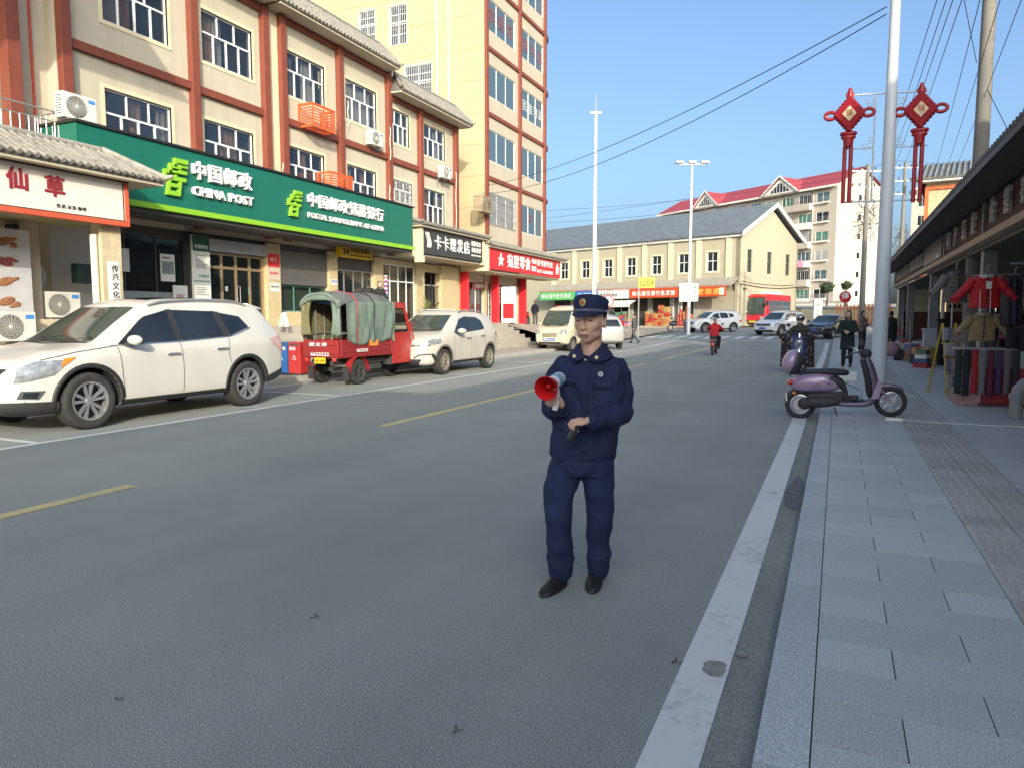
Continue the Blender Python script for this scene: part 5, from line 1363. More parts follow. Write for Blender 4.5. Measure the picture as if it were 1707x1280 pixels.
MB().box((-.75,-.2,3.0-.6),(-.1,-.16,4.3-.6), PAPER).build('notice_plate', f2); text('社区公告', .22, INK, f2, (-.32,-.205,3.5), vertical=True, depth=.004)
MB().box((.1,-.2,2.4),(.6,-.16,3.7), PAPER).build('notice_plate', f2); text('路灯维护', .2, INK, f2, (.35,-.205,3.5), vertical=True, depth=.004)
# concrete poles
CONC = mat('concrete_pole', (.19,.18,.16), .85, var=.12, vscale=4, bump=.2)
def cpole(px_, D, r, top_z, label, arms=0, r2=None, lean=0):
    p = W(px_, 530, D=D); zb_ = gz(p.y)
    t = empty('utility_pole', (p.x,p.y,zb_), label, 'utility pole', YAW, 'concrete utility poles')
    MB().cyl((0,0,0),(lean,0,top_z),r,r2 or r*.62,14,CONC).build('shaft', t, smooth=50)
    for k in range(arms):
        z = top_z-.5-1.1*k; MB().box((-1.1,-.05,z),(1.1,.05,z+.08), STEEL).build('crossarm', t)
        for dx_ in (-1.0,-.5,.5,1.0): MB().lathe([(.0,.26),(.03,.25),(.06,.2),(.03,.17),(.07,.12),(.03,.09),(.06,.03),(.0,0)], Matrix.Translation((dx_,0,z+.08)), 8, tint('insulator_brown',(.12,.07,.05),.3)).build('insulator', t)
    return t, p
cpole(1619, 20.6, .225, 13, 'thick plain concrete pole rising above the market eave', 0, .155, 0)
q1, qp1 = cpole(1436, 50, .2, 11.6, 'concrete pole with crossarms before the cream apartment wall', 3)
q2, qp2 = cpole(1497, 62, .2, 14.0, 'concrete pole with crossarms between the lamp post and the right knot', 3)
mess = MB()
for P_, s_ in ((q1,.9),(q2,.9)):
    m_ = MB()
    for k in range(14):
        a0 = R.uniform(0,6.28); m_.tube([(R.uniform(-.7,.7)+.35*math.cos(a0+q*.7), R.uniform(-.1,.1), (6.5 if P_ is q2 else 7)+R.uniform(-2.2,2.6)*.3+.5*math.sin(a0+q*.9)+k*.12) for q in range(7)], .022, 4, CONC if k%2 else WIRE)
    m_.build('tangled_cable', P_)
# wires
def wire(name, a, b, sag, label, r=.012, grp='overhead wires'):
    a = Vector(a); b = Vector(b); n = 24
    pts = [a.lerp(b, i/n)-Vector((0,0,4*sag*(i/n)*(1-i/n))) for i in range(n+1)]
    MB().tube(pts, r, 5, WIRE).build(name, None, label=label, cat='wire', group=grp)
ORD = ('leftmost','second from the left','third from the left','middle one','third from the right','second from the right','rightmost')
wire('overhead_wire', W(1478,12,D=14), (-17,34,8.3), .55, 'black cable sagging from the near lamp post to the tower, the upper of two', .011)
wire('overhead_wire', W(1478,24,D=14), (-17,33.9,7.9), .75, 'black cable sagging from the near lamp post to the tower, the lower of two', .011)
for k, (xa, xb) in enumerate(((1570,1512),(1585,1522),(1597,1530),(1612,1545),(1640,1575),(1675,1590),(1712,1600))):
    wire('overhead_wire', W(xa,-25,D=12), W(xb-30 if k > 3 else xb-60, 330,D=60), .3, ORD[k]+' of seven long wires fanning up left of the thick concrete pole', .008, 'wires fanning up beside the concrete pole')
wire('overhead_wire', W(1603,-20,D=15), W(1628,105,D=16.5), 0, 'short stay wire meeting the concrete pole from its upper left', .008, 'wires fanning up beside the concrete pole')
wire('overhead_wire', W(1646,150,D=16.5), W(1684,225,D=17), 0, 'short wire dropping from the concrete pole toward the market eave', .008, 'wires fanning up beside the concrete pole')
for k, (pa, pb_, s_) in enumerate((((900,352,60),(1436,292,50),.4),((900,366,60),(1497,270,62),.3),((1497,268,62),(1740,268,50),.3),((1436,300,50),(1740,290,45),.3),((900,372,60),(1436,306,50),.5))):
    wire('overhead_wire', W(pa[0],pa[1],D=pa[2]), W(pb_[0],pb_[1],D=pb_[2]), s_, ('highest','second highest','separate right hand','lower right hand','lowest')[k]+' of the nearly level far wires by the crossarm poles', .012, 'level wires over the junction')
# road signs
def sign_post(px_, D, zt, r=.035, base=None):
    p = W(px_, 530, D=D); p.z = gz(p.y); return p
p = sign_post(1091, 47, 0); s9 = empty('route_sign', p, 'yellow S209 route plate on a slim pole', 'sign', YAW, None)
MB().cyl((-1.05,0,0),(-1.05,0,4.2),.045,n=10,m=STEEL).build('pole', s9)
YP = tint('route_yellow', (.80,.55,.02), .4)
MB().box((-1.1,-.06,CAMH+(530-481)*47/1200-p.z),(-.03,-.03,CAMH+(530-466)*47/1200-p.z+.1), YP).build('plate', s9, bevel=.01)
z_ = CAMH+(530-481)*47/1200-p.z; text('S209', .50, INK, s9, (-1.02,-.065,z_+.13), width=.9, bold=.01, depth=.005)
p = sign_post(1013, 43, 0); s2 = empty('speed_limit_sign', p, 'round white twenty speed limit sign with red ring beside the officer\'s cap', 'sign', YAW)
zc = CAMH+(530-503)*43/1200-p.z
MB().cyl((0,0,0),(0,0,zc+.1),.035,n=10,m=STEEL).build('pole', s2); MB().cyl((0,-.05,zc),(0,-.03,zc),.36,n=28,m=REDS).build('ring', s2); MB().cyl((0,-.056,zc),(0,-.051,zc),.28,n=28,m=PAPER).build('disc', s2); text('20', .34, INK, s2, (0,-.06,zc-.12), depth=.004, center=True)
p = sign_post(1407, 40, 0); s3 = empty('stop_sign', p, 'red octagonal stop sign with a white character on a thin post', 'sign', YAW)
zc = CAMH+(530-496)*40/1200-p.z
MB().cyl((0,0,0),(0,0,zc+.1),.03,n=10,m=STEEL).build('pole', s3); MB().cyl((0,-.05,zc),(0,-.03,zc),.33,n=8,m=REDS).build('plate', s3); MB().cyl((0,-.045,zc),(0,-.028,zc),.36,n=8,m=PAPER).build('rim', s3); text('停', .42, WLET, s3, (-.22,-.055,zc-.16), depth=.004, bold=.02)
p = sign_post(1362, 62, 0); s4 = empty('community_pillar_sign', p, 'white vertical pillar sign between the white and dark cars', 'sign', YAW)
MB().box((-.35,-.15,0),(.35,.15,2.55), PAPER).build('pillar', s4, bevel=.02); text('欢迎您', .38, INK, s4, (0,-.16,2.2), vertical=True, depth=.004)
# blue and red litter bins
bn = empty('recycling_bin', (-12.46,14.25,.12), 'blue and red street litter bin between the white car and the tricycle', 'bin', PI/2*.0)
for x, m_, tx in ((-.42,mat('bin_blue',(.02,.10,.30),.45),'可回收'),(.0,mat('bin_red',(.40,.03,.03),.45),'其他')):
    b = MB().box((x,-.2,.04),(x+.38,.2,.82), m_).build('container', bn, bevel=.02); text(tx, .09, WLET, b, (x+.05,-.205,.62), depth=.003)
    tr_ = MB(); tr_.tube([(x+.19+.07*math.sin(a),-.206,.42+.07*math.cos(a)) for a in (0,2*PI/3,4*PI/3)], .008, 4, WLET, True); tr_.build('recycling_mark', b)
    MB().box((x+.04,-.21,.74),(x+.34,-.19,.79), DARKG).build('slot', b)
MB().box((-.46,-.22,0),(.42,.22,.04), DARKG).build('base', bn)
# caution board on the terrace
cbd = empty('caution_board', W(473,540,X=-15.6), 'white folding floor sign on the terrace by the counter window', 'floor sign', PI/2); cbd.location.z = 1.27; cbd.scale = (.62,)*3
for s_ in (-1,1): 
    q = MB(); q.add([(-.17,s_*.2,0),(.17,s_*.2,0),(.12,s_*.02,.72),(-.12,s_*.02,.72)],[(0,1,2,3)], PAPER); o = q.build('panel', cbd); sm_ = o.modifiers.new('thick','SOLIDIFY'); sm_.thickness = .02
MB().box((-.13,-.04,.68),(.13,.04,.78), DARKG).build('hinge', cbd); MB().prism([(-.07,.0),(.07,.0),(0,.14)],-.17,-.16,INK,Matrix.Translation((0,.06,.36))).build('pictogram', cbd)
# planter: white box with spiky plant before the barber
pl_ = empty('potted_palm', W(712,535,X=-15.4), 'spiky yellow green potted plant in front of the dark stair gate', 'plant', PI/2); pl_.location.z = 1.27
MB().lathe([(0,0),(.16,0),(.22,.4),(.2,.4),(.18,.36),(0,.36)], Matrix.Identity(4), 16, tint('pot_brown',(.2,.12,.07))).build('pot', pl_, smooth=40)
LEAF = mat('leaf_yellow_green', (.14,.17,.04), .6, var=.3, rnd=.2)
def blades(parent, n, L, z0_, m, wd=.05):
    for k in range(n):
        a = k*2.4; el_ = R.uniform(.4,1.35); ln = L*R.uniform(.7,1.1); mb = MB(); vs = []
        for i in range(6):
            u = i/5; r_ = ln*u*math.cos(el_); z = z0_+ln*u*math.sin(el_)-.5*ln*u*u*(1.4-el_*.6)
            w_ = wd*(1-u)**.6*.5+.002; vs += [(r_*math.cos(a)-w_*math.sin(a), r_*math.sin(a)+w_*math.cos(a), z),(r_*math.cos(a)+w_*math.sin(a), r_*math.sin(a)-w_*math.cos(a), z)]
        mb.add(vs, [(2*i,2*i+1,2*i+3,2*i+2) for i in range(5)], m); mb.build('leaf', parent)
blades(pl_, 34, .85, .55, LEAF); MB().cyl((0,0,.3),(0,0,.75),.04,n=8,m=tint('pot_brown',(.2,.12,.07))).build('stem', pl_)
wbx = MB().box((-.9,-.35,0),(.9,.35,.62), PAPER).build('white_planter_box', None, bevel=.02, loc=(-15.3,26.4,1.27), rot=(0,0,PI/2), label='low white box planter on the terrace before the barber shop', cat='planter')
# round-headed trees by the apartment podium
LV = mat('tree_leaf', (.045,.07,.03), .7, var=.4, vscale=2)
def tree(px_, D, zc, rad, label, base):
    p = W(px_, 530, D=D); t = empty('broadleaf_tree', (p.x,p.y,base), label, 'tree', 0, 'round trees below the apartment block')
    MB().tube([(0,0,0),(.06,0,(zc-base)*.5),(0,.05,zc-base-rad*.4)],[.12,.09,.06],8,tint('bark',(.14,.10,.07))).build('trunk', t, smooth=50)
    lf = MB()
    for k in range(1500):
        d = Vector((R.gauss(0,1),R.gauss(0,1),R.gauss(0,1))).normalized(); rr = rad*(R.random()**.4)*(1+.25*noise.noise(d*2.3))
        rr *= 1+.45*noise.noise(d*1.6+Vector((px_*.1,0,0))); c = Vector((0,0,zc-base))+Vector((d.x*rr,d.y*rr,d.z*rr*.85)); u = Vector((R.gauss(0,1),R.gauss(0,1),R.gauss(0,1))).normalized()*.11; v = u.orthogonal().normalized()*.07
        lf.sheet([c-u,c-v,c+u,c+v], LV)
    lf.build('crown', t, kind='stuff')
tree(1377, 92, CAMH+(530-480)*92/1200, .85, 'small round dark tree left of the crossarm pole', 3.0)
tree(1409, 92, CAMH+(530-477)*92/1200, .6, 'smaller tree just right of the stop sign', 3.0)
# bits on the pavement
ch_ = empty('scooter_charger', W(1490,701,Z=.09), 'white power strip lying by the scooter front wheel', 'charger', .05)
MB().box((-.11,-.035,0),(.11,.035,.045), PAPER).build('case', ch_, bevel=.008)
for x in (-.07,0,.07): MB().box((x-.018,-.02,.045),(x+.018,.02,.05), DARKG).build('socket', ch_)
MB().tube([(.11,0,.02),(.4,-.05,.012),(.9,-.1,.012),(2.2,-.16,.012),(3.0,-.2,.01)],.006,5,PAPER).build('cord', ch_)
MB().box((-.19,-.16,0),(.19,.16,.2), PAPER).build('white_carton', None, loc=W(1412,634,Z=.085), rot=(0,0,.05), bevel=.005, label='small white carton on the pavement behind the scooter seat', cat='carton')

# more stock: crowded garments behind the front row, goods along the pavement edge
DKC = [mat('stock_cloth_%d' % k, c, .9, var=.35, vscale=7, bump=.2, bscale=14) for k, c in enumerate(((.02,.02,.026),(.035,.03,.045),(.05,.045,.045),(.03,.05,.06),(.10,.03,.04),(.16,.13,.11)))]
for k in range(16):
    x = 2.75+.085*(k%8)+.05*(k//8); y_ = 15.6+1.25*(k//8)+R.uniform(-.05,.05); zt = 2.25 if k < 8 else 1.45
    b = MB(); m_ = DKC[(k*5+2)%6]; sl = R.uniform(.62,.85); lean = R.uniform(-.08,.08)
    b.rings([[Vector((lean*z+(.05+.03*z)*math.cos(a)+.012*math.sin(z*9+a*3), (.24+.04*math.sin(z*7+k))*math.sin(a)*(.55+.6*min(1,z*3)), -z*sl)) for a in [2*PI*q/14 for q in range(14)]] for z in (0,.06,.15,.3,.5,.7,.85,1)], m_)
    o = b.build('hanging_garment', None, smooth=75, loc=(x,y_,zt), label=('upper','lower')[k//8]+' row hanging garment, '+('closest to the red jacket','second from the red jacket','third from the red jacket','fourth from the red jacket','fifth from the red jacket','sixth from the red jacket','seventh from the red jacket','farthest right of its row')[k%8], cat='garment', group='garments crowded behind the stall front')
hp_ = []
for k in range(26):
    y_ = 22.5+k*.95+R.uniform(-.2,.2); x = R.uniform(2.3,3.0); m_ = R.choice(GC+DKC+[PAPER, mat('carton_brown', (.20,.14,.09), .8, var=.15, rnd=.2)]); hgt = R.uniform(.25,.75)
    if 26.6 < y_ < 28.5: continue
    b = MB()
    if k % 3 == 0: b.ell((0,0,hgt*.5),(.26,.3,hgt*.5),m_,12,8)
    elif k % 3 == 1: b.box((-.2,-.25,0),(.2,.25,hgt),m_); b.box((-.17,-.22,hgt),(.15,.2,hgt+.22),R.choice(GC))
    else:
        for q in range(4): b.box((-.18+.02*q,-.2,.13*q),(.2-.015*q,.22,.13*q+.12),R.choice(GC+[PAPER]))
    b.build('goods_pile', None, smooth=40, loc=(x,y_,.09+gz(y_)), rot=(0,0,R.uniform(-.4,.4)), label='%s %s, %s of the goods along the market front from the stall' % ({'goods_red':'red','goods_orange':'orange','pack_orange2':'dull orange','goods_pink':'pink','goods_blue':'blue','white_paper':'white','goods_green':'green','goods_gold':'gold','carton_brown':'brown'}.get(m_.name,'dark'), ('rounded bundle','box pair','flat stack')[k%3], ('first second third fourth fifth sixth seventh eighth ninth tenth eleventh twelfth thirteenth fourteenth fifteenth sixteenth seventeenth eighteenth nineteenth twentieth twenty-first twenty-second twenty-third twenty-fourth twenty-fifth twenty-sixth'.split()[k])), cat='goods', group='goods piled along the market front')
# ================================================================ VEHICLES
CARW = mat('car_white', (.62,.60,.545), .3, var=.03, coat=.7, dirt=.12, dirtcol=(.45,.38,.28))
TYRE = mat('tyre_rubber', (.035,.034,.033), .85, var=.25, vscale=8); RIM = mat('alloy_rim', (.50,.50,.52), .3, .7, var=.05); BLKP = mat('black_plastic', (.03,.03,.032), .6, var=.15)
HEADL = mat('headlight_glass', (.34,.36,.37), .10, .3, var=.5, vscale=11, coat=1.); REDL = mat('tail_light', (.55,.03,.02), .2, coat=1.); AMB = mat('indicator_amber', (.75,.22,.02), .3); CHR = mat('chrome', (.62,.62,.62), .15, .95, var=0)
PLB = mat('plate_blue', (.03,.10,.42), .5, var=0)
WSG = mat('windscreen_glass', (.05,.065,.055), .05, var=.25, vscale=2, spec=.9)
def make_wheel(parent, x, y, r, wd, spokes=10, rim=RIM, name='wheel', steer=0., style=0):
    w_ = MB(); s = 1 if y > 0 else -1
    M = Matrix.Translation((x,y,r)) @ Matrix.Rotation(steer,4,'Z') @ Matrix.Rotation(-s*PI/2,4,'X')    # local z points outward
    ti = r*.68
    w_.lathe([(ti,-wd/2),(r*.93,-wd/2),(r*.985,-wd*.42),(r,-wd*.25),(r,wd*.25),(r*.985,wd*.42),(r*.93,wd/2),(r*.8,wd*.53),(ti,wd*.46),(ti,-wd/2)], M, 36, TYRE)
    t = w_.build(name, parent, smooth=40)
    m = MB()
    m.lathe([(ti*.0,.0),(ti*.98,.0),(ti*.98,-wd*.4)], M, 28, BLKP)
    m.lathe([(ti*1.0,wd*.44),(ti*1.0,wd*.50),(ti*.9,wd*.47),(ti*.88,wd*.1)], M, 36, rim)
    m.lathe([(0,wd*.40),(r*.13,wd*.38),(r*.16,wd*.2)], M, 16, rim)
    for k in range(spokes):
        a = 2*PI*k/spokes + (.16 if style == 0 and k % 2 else 0)
        R_ = M @ Matrix.Rotation(a,4,'Z')
        w0, w1 = r*.038, r*.06
        vs = [R_ @ Vector(q) for q in ((r*.1,-w0,wd*.34),(ti*.93,-w1,wd*.44),(ti*.93,w1,wd*.44),(r*.1,w0,wd*.34),(r*.1,-w0,wd*.2),(ti*.93,-w1,wd*.3),(ti*.93,w1,wd*.3),(r*.1,w0,wd*.2))]
        m.add(vs, [(0,1,2,3),(0,4,5,1),(3,2,6,7),(1,5,6,2)], rim)
    m.build('rim', t, smooth=40)
    b = MB(); 
    for k in range(40):
        a = 2*PI*k/40; R_ = M @ Matrix.Rotation(a,4,'Z')
        b.add([R_ @ Vector(q) for q in ((r*.995,-.004,-wd*.42),(r*1.004,-.004,wd*.0),(r*1.004,.012,wd*.0),(r*.995,.012,-wd*.42))], [(0,1,2,3)], BLKP)
        b.add([R_ @ Vector(q) for q in ((r*1.004,.006,0),(r*.995,.002,wd*.42),(r*.995,.018,wd*.42),(r*1.004,.022,0))], [(0,1,2,3)], BLKP)
    b.build('tread', t)
    return t
def interp(pts, x):
    if x <= pts[0][0]: return pts[0][1]
    for (a, b), (c, d) in zip(pts, pts[1:]):
        if x <= c: return b+(d-b)*(x-a)/(c-a) if c > a else d
    return pts[-1][1]
class Car:
    """body grown from a side profile and a plan profile; all fittings are laid onto its surface"""
    def __init__(s, name, loc, rz, label, cat_, group, L, Wd, top, plan, belt, bottom, axles, wr, paint, cab, tum=.26, scale=1., mid=.62, glassroof=False):
        s.root = empty(name, loc, label, cat_, rz, group); s.root.scale = (scale,)*3
        s.L = L; s.W = Wd; s.axles = axles; s.wr = wr; s.paint = paint
        xs = sorted(set([p[0] for p in top]+[p[0] for p in plan]+[L*i/26-L/2 for i in range(27)]))
        xs = [x for i, x in enumerate(xs) if i == 0 or x-xs[i-1] > .035]
        mb = MB(); rings = []
        for x in xs:
            zt = interp(top, x); hw = interp(plan, x)*Wd/2; zb = interp(bottom, x); be = min(interp(belt, x), zt-.03)
            c0, c1 = cab; cabin = c0 < x < c1
            k = max(0., (zt-be))
            wt = hw*(.965-tum*k/.6) if k > .08 else hw*.94
            zm = zb+(be-zb)*mid
            half = [(0,zb),(hw*.80,zb),(hw*.955,zb+.05),(hw*.985,zb+.15),(hw*1.0,zm),(hw*.995,be-.05),(hw*.965,be),(hw*.965*(.5)+wt*.5,be+k*.5),(wt,zt-.045*min(1,k/.2)-.012),(wt*.86,zt-.012),(wt*.45,zt+.006),(0,zt+.012)]
            ring = [Vector((x,y,z)) for y, z in half] + [Vector((x,-y,z)) for y, z in half[-2:0:-1]]
            rings.append(ring)
        mb.rings(rings, paint)
        me = mb.mesh('body_cage'); o = bpy.data.objects.new('body_cage', me); COL.objects.link(o)
        sb_ = o.modifiers.new('s','SUBSURF'); sb_.levels = 2; sb_.render_levels = 2
        dg = bpy.context.evaluated_depsgraph_get(); dg.update()
        ev = o.evaluated_get(dg); s.bvh = BVHTree.FromObject(ev, dg)
        # wheel arches
        cut = MB()
        for ax in axles:
            for sg in (-1,1): cut.cyl((ax,sg*(Wd/2-.30),wr*1.0),(ax,sg*(Wd/2+.3),wr*1.0),wr*1.17,wr*1.17,28,BLKP)
        cm = cut.mesh('cutter'); co = bpy.data.objects.new('cutter', cm); COL.objects.link(co)
        bo = o.modifiers.new('b','BOOLEAN'); bo.operation = 'DIFFERENCE'; bo.object = co; bo.solver = 'EXACT'; bo.material_mode = 'TRANSFER'
        dg.update(); me2 = bpy.data.meshes.new_from_object(o.evaluated_get(bpy.context.evaluated_depsgraph_get()))
        me2.name = 'body'
        bpy.data.objects.remove(o); bpy.data.objects.remove(co)
        me2.polygons.foreach_set('use_smooth', [True]*len(me2.polygons)); me2.set_sharp_from_angle(angle=math.radians(38))
        s.body = link('body', me2, s.root)
    def ray(s, o, d, off):
        h = s.bvh.ray_cast(Vector(o), Vector(d))
        if h[0] is None: return None
        n = h[1]
        if n.dot(Vector(d)) > 0: n = -n
        return h[0]+n*off
    def side(s, x, z, sg, off): return s.ray((x, sg*3, z), (0,-sg,0), off)
    def front(s, y, z, off): return s.ray((4, y, z), (-1,0,0), off)
    def rear(s, y, z, off): return s.ray((-4, y, z), (1,0,0), off)
    def topp(s, x, y, off): return s.ray((x, y, 4), (0,0,-1), off)
    def patch(s, f, lo, hi, m, name, off=.004, n=10, rows=5, mb=None, parent=None):
        """surface-hugging patch between two polylines lo and hi in the projection f"""
        def samp(pl):
            d = [0]
            for a, b in zip(pl, pl[1:]): d.append(d[-1]+math.hypot(b[0]-a[0], b[1]-a[1]))
            out = []
            for i in range(n+1):
                t = d[-1]*i/n
                for k in range(len(pl)-1):
                    if t <= d[k+1]+1e-9:
                        u = (t-d[k])/max(1e-9, d[k+1]-d[k]); out.append((pl[k][0]+(pl[k+1][0]-pl[k][0])*u, pl[k][1]+(pl[k+1][1]-pl[k][1])*u)); break
            return out
        A, B = samp(lo), samp(hi); own = mb is None; mb = mb or MB(); grid = []
        for j in range(rows+1):
            grid.append([f(a[0]+(b[0]-a[0])*j/rows, a[1]+(b[1]-a[1])*j/rows, off) for a, b in zip(A, B)])
        vs = []; idx = {}
        for j in range(rows+1):
            for i in range(n+1):
                if grid[j][i] is not None: idx[(i,j)] = len(vs); vs.append(grid[j][i])
        fs = []
        for j in range(rows):
            for i in range(n):
                q = [(i,j),(i+1,j),(i+1,j+1),(i,j+1)]
                if all(k in idx for k in q): fs.append(tuple(idx[k] for k in q))
        mb.add(vs, fs, m)
        if own: return mb.build(name, parent or s.root, smooth=60)
    def both(s, lo, hi, m, name, **k):
        for sg in (1,-1): s.patch(lambda x, z, off, sg=sg: s.side(x, z, sg, off), lo, hi, m, name, **k)
    def line(s, f, pts, m, w_=.008, off=.003, mb=None):
        for a, b in zip(pts, pts[1:]):
            dx, dz = b[0]-a[0], b[1]-a[1]; ln = math.hypot(dx, dz); nx, nz = -dz/ln*w_, dx/ln*w_
            s.patch(f, [(a[0]-nx,a[1]-nz),(b[0]-nx,b[1]-nz)], [(a[0]+nx,a[1]+nz),(b[0]+nx,b[1]+nz)], m, '', off=off, n=max(2,int(ln/.06)), rows=1, mb=mb)
    def wheels(s, wd=.23, spokes=10, rim=RIM, steer=0, inset=.02, style=0):
        for i, ax in enumerate(s.axles):
            for sg in (1,-1): make_wheel(s.root, ax, sg*(s.W/2-wd/2-inset), s.wr, wd, spokes, rim, steer=steer if i == 0 else 0, style=style)
    def arches(s, m, w_=.055):
        for ax in s.axles:
            for sg in (1,-1):
                mb = MB(); A = []; B = []
                N = 18
                for i in range(N+1):
                    a = PI*(-.04)+PI*1.08*i/N
                    A.append(s.side(ax+math.cos(a)*s.wr*1.175, s.wr+math.sin(a)*s.wr*1.175, sg, .012)); B.append(s.side(ax+math.cos(a)*(s.wr*1.175+w_), s.wr+math.sin(a)*(s.wr*1.175+w_), sg, .006))
                vs = []; ok = [i for i in range(N+1) if A[i] is not None and B[i] is not None]
                for i in ok: vs += [A[i], B[i]]
                fs = [(2*k,2*k+1,2*k+3,2*k+2) for k in range(len(ok)-1) if ok[k+1] == ok[k]+1]
                mb.add(vs, fs, m); o = mb.build('wheel_arch_trim', s.root, smooth=60); q = o.modifiers.new('t','SOLIDIFY'); q.thickness = .012

def suv_fit(c, ws, sides, beltz, rear_glass, doors, sill, mirror, rails=True, grille=None, plate=None, lights=None, tails=None, skirt=BLKP, roofm=None, handles=(), detail=True, rear_plate=False):
    """windows, door gaps, sills, mirrors, lights laid on a car body"""
    F = lambda y, z, off: c.front(y, z, off)
    Rr = lambda y, z, off: c.rear(y, z, off)
    T = lambda x, y, off: c.topp(x, y, off)
    (xa, ya, xb, yb) = ws      # windscreen: bottom x, half width, top x, half width  (seen from above)
    c.patch(T, [(xa,-ya),(xa+.1,-ya*.5),(xa+.12,0),(xa+.1,ya*.5),(xa,ya)], [(xb,-yb),(xb+.04,-yb*.5),(xb+.05,0),(xb+.04,yb*.5),(xb,yb)], WSG, 'windscreen', off=.006, n=14, rows=8)
    wp = MB(); 
    for y0_ in (.1,-.5):
        c.line(T, [(xa+.12,y0_),(xa-.02,y0_+.3),(xa-.08,y0_+.5)], BLKP, .009, .02, mb=wp)
    c.patch(T, [(xa+.02,-ya*1.0),(xa+.16,0),(xa+.02,ya*1.0)], [(xa+.07,-ya*1.0),(xa+.22,0),(xa+.07,ya*1.0)], BLKP, 'cowl', off=.004, n=12, rows=2)
    wp.build('wiper', c.root)
    for (lo, hi, m) in sides: c.both(lo, hi, m, 'side_window' if m is not BLKP else 'pillar_trim', off=.005 if m is not BLKP else .003)
    if rear_glass:
        (z0, y0_, z1, y1_) = rear_glass
        c.patch(Rr, [(-y0_,z0),(y0_,z0)], [(-y1_,z1),(y1_,z1)], DGLASS, 'rear_window', off=.006, n=12, rows=6)
    for sg in (1,-1):
        S = lambda x, z, off, sg=sg: c.side(x, z, sg, off)
        gm = MB()
        for pl_ in doors: c.line(S, pl_, BLKP, .005, .0025, mb=gm)
        gm.build('door_gap', c.root)
        if handles:
            for hx, hz in handles:
                p_ = S(hx, hz, .012)
                if p_: 
                    h = MB(); h.tube([p_+Vector((.11,-sg*.015,0)),p_+Vector((.09,sg*.02,.002)),p_+Vector((-.09,sg*.02,.006)),p_+Vector((-.11,-sg*.015,.006))],.013,8,CHR); h.build('door_handle', c.root, smooth=60)
        p_ = S(mirror[0], mirror[1], 0)
        if p_:
            h = MB(); h.ell(p_+Vector((-.02,sg*.15,.075)), (.075,.125,.068), c.paint, 16, 10); mo = h.build('wing_mirror', c.root, smooth=80)
            MB().box(p_+Vector((-.03,-sg*.03,-.0)),p_+Vector((.03,sg*.12,.04)),BLKP).build('mirror_foot', mo)
            hb_ = MB(); hb_.ell(p_+Vector((-.06,sg*.15,.07)), (.055,.115,.07), DGLASS, 14, 8); hb_.build('mirror_glass', mo, smooth=80)
    if sill: c.both([(sill[0],sill[2]),(sill[1],sill[2])], [(sill[0],sill[3]),(sill[1],sill[3])], skirt, 'sill_cladding', off=.006, n=20, rows=3)
    if rails:
        for sg in (1,-1):
            x0, x1 = rails; pts = []
            for i in range(11):
                x = x0+(x1-x0)*i/10; q = c.topp(x, sg*c.W*.335, 0)
                if q: pts.append(q+Vector((0,0,.012+.05*math.sin(PI*min(1,max(0,i/10)))**.35)))
            MB().tube(pts, .018, 8, STEEL).build('roof_rail', c.root, smooth=60)

RG = 'white cars parked or waiting in the street'
# ---- the big white SUV at the left edge; local +x is its nose
top = [(-2.32,.92),(-2.30,1.08),(-2.2,1.22),(-1.98,1.52),(-1.86,1.63),(-1.4,1.69),(-.6,1.715),(0.,1.69),(.35,1.62),(.75,1.38),(1.12,1.13),(1.3,1.075),(1.75,1.01),(2.1,.90),(2.26,.76),(2.32,.60)]
plan = [(-2.32,.80),(-2.2,.90),(-1.8,.97),(-1.2,1.0),(1.2,1.0),(1.7,.97),(2.0,.90),(2.2,.80),(2.32,.62)]
belt = [(-2.32,1.04),(-1.4,1.06),(0,1.0),(1.0,.965),(1.4,.93),(2.32,.7)]
bott = [(-2.32,.42),(-2.0,.30),(-1.5,.24),(1.5,.22),(2.05,.22),(2.32,.30)]
fa = Vector((-9.45,6.72,0)); ra = Vector((-9.45,9.68,0)); sc_ = (ra-fa).length/2.70
c = Car('white_suv', ((fa+ra)/2)[:], -PI/2, 'white five door car with roof rails at the left edge, nose toward the camera', 'car', None, 4.64, 1.84, top, plan, belt, bott, (1.36,-1.34), .362, CARW, (-2,.9), scale=sc_)
c.root.location.x -= .92*sc_; c.root.location.y += -.01
suv_fit(c, (1.16,.66,.42,.56), [([(.93,1.05),(.5,1.06),(-.02,1.075)],[(.88,1.09),(.42,1.42),(.0,1.52)],DGLASS),([(-.11,1.08),(-.9,1.11)],[(-.09,1.525),(-.82,1.51)],DGLASS),([(-1.02,1.13),(-1.48,1.26)],[(-.95,1.49),(-1.34,1.43)],DGLASS),
        ([(-.02,1.075),(-.11,1.08)],[(.0,1.53),(-.09,1.535)],BLKP),([(-.9,1.11),(-1.02,1.13)],[(-.82,1.52),(-.95,1.50)],BLKP)],
        1.0, (1.13,.62,1.48,.52), [[(.93,1.03),(.9,.6),(.86,.30)],[(-.06,1.07),(-.08,.6),(-.07,.30)],[(-.98,1.1),(-.94,.85),(-.98,.72)],[(1.0,1.04),(1.5,.98),(1.9,.9)]], (.92,-.9,.23,.335), (.80,1.04), rails=(.25,-1.6), handles=((.1,.90),(-.80,.94)))
c.both([(1.02,1.035),(.5,1.05),(-.1,1.065),(-1.05,1.115),(-1.5,1.24)],[(1.02,1.05),(.5,1.065),(-.1,1.08),(-1.05,1.13),(-1.5,1.26)],CHR,'belt_strip',off=.009,n=20,rows=1)
c.arches(BLKP)
c.both([(1.80,.72),(2.06,.66),(2.2,.64)],[(1.58,.90),(1.95,.885),(2.14,.81)],HEADL,'headlight',off=.01); c.both([(1.56,.885),(1.72,.80)],[(1.50,.925),(1.66,.905)],AMB,'indicator',off=.012)
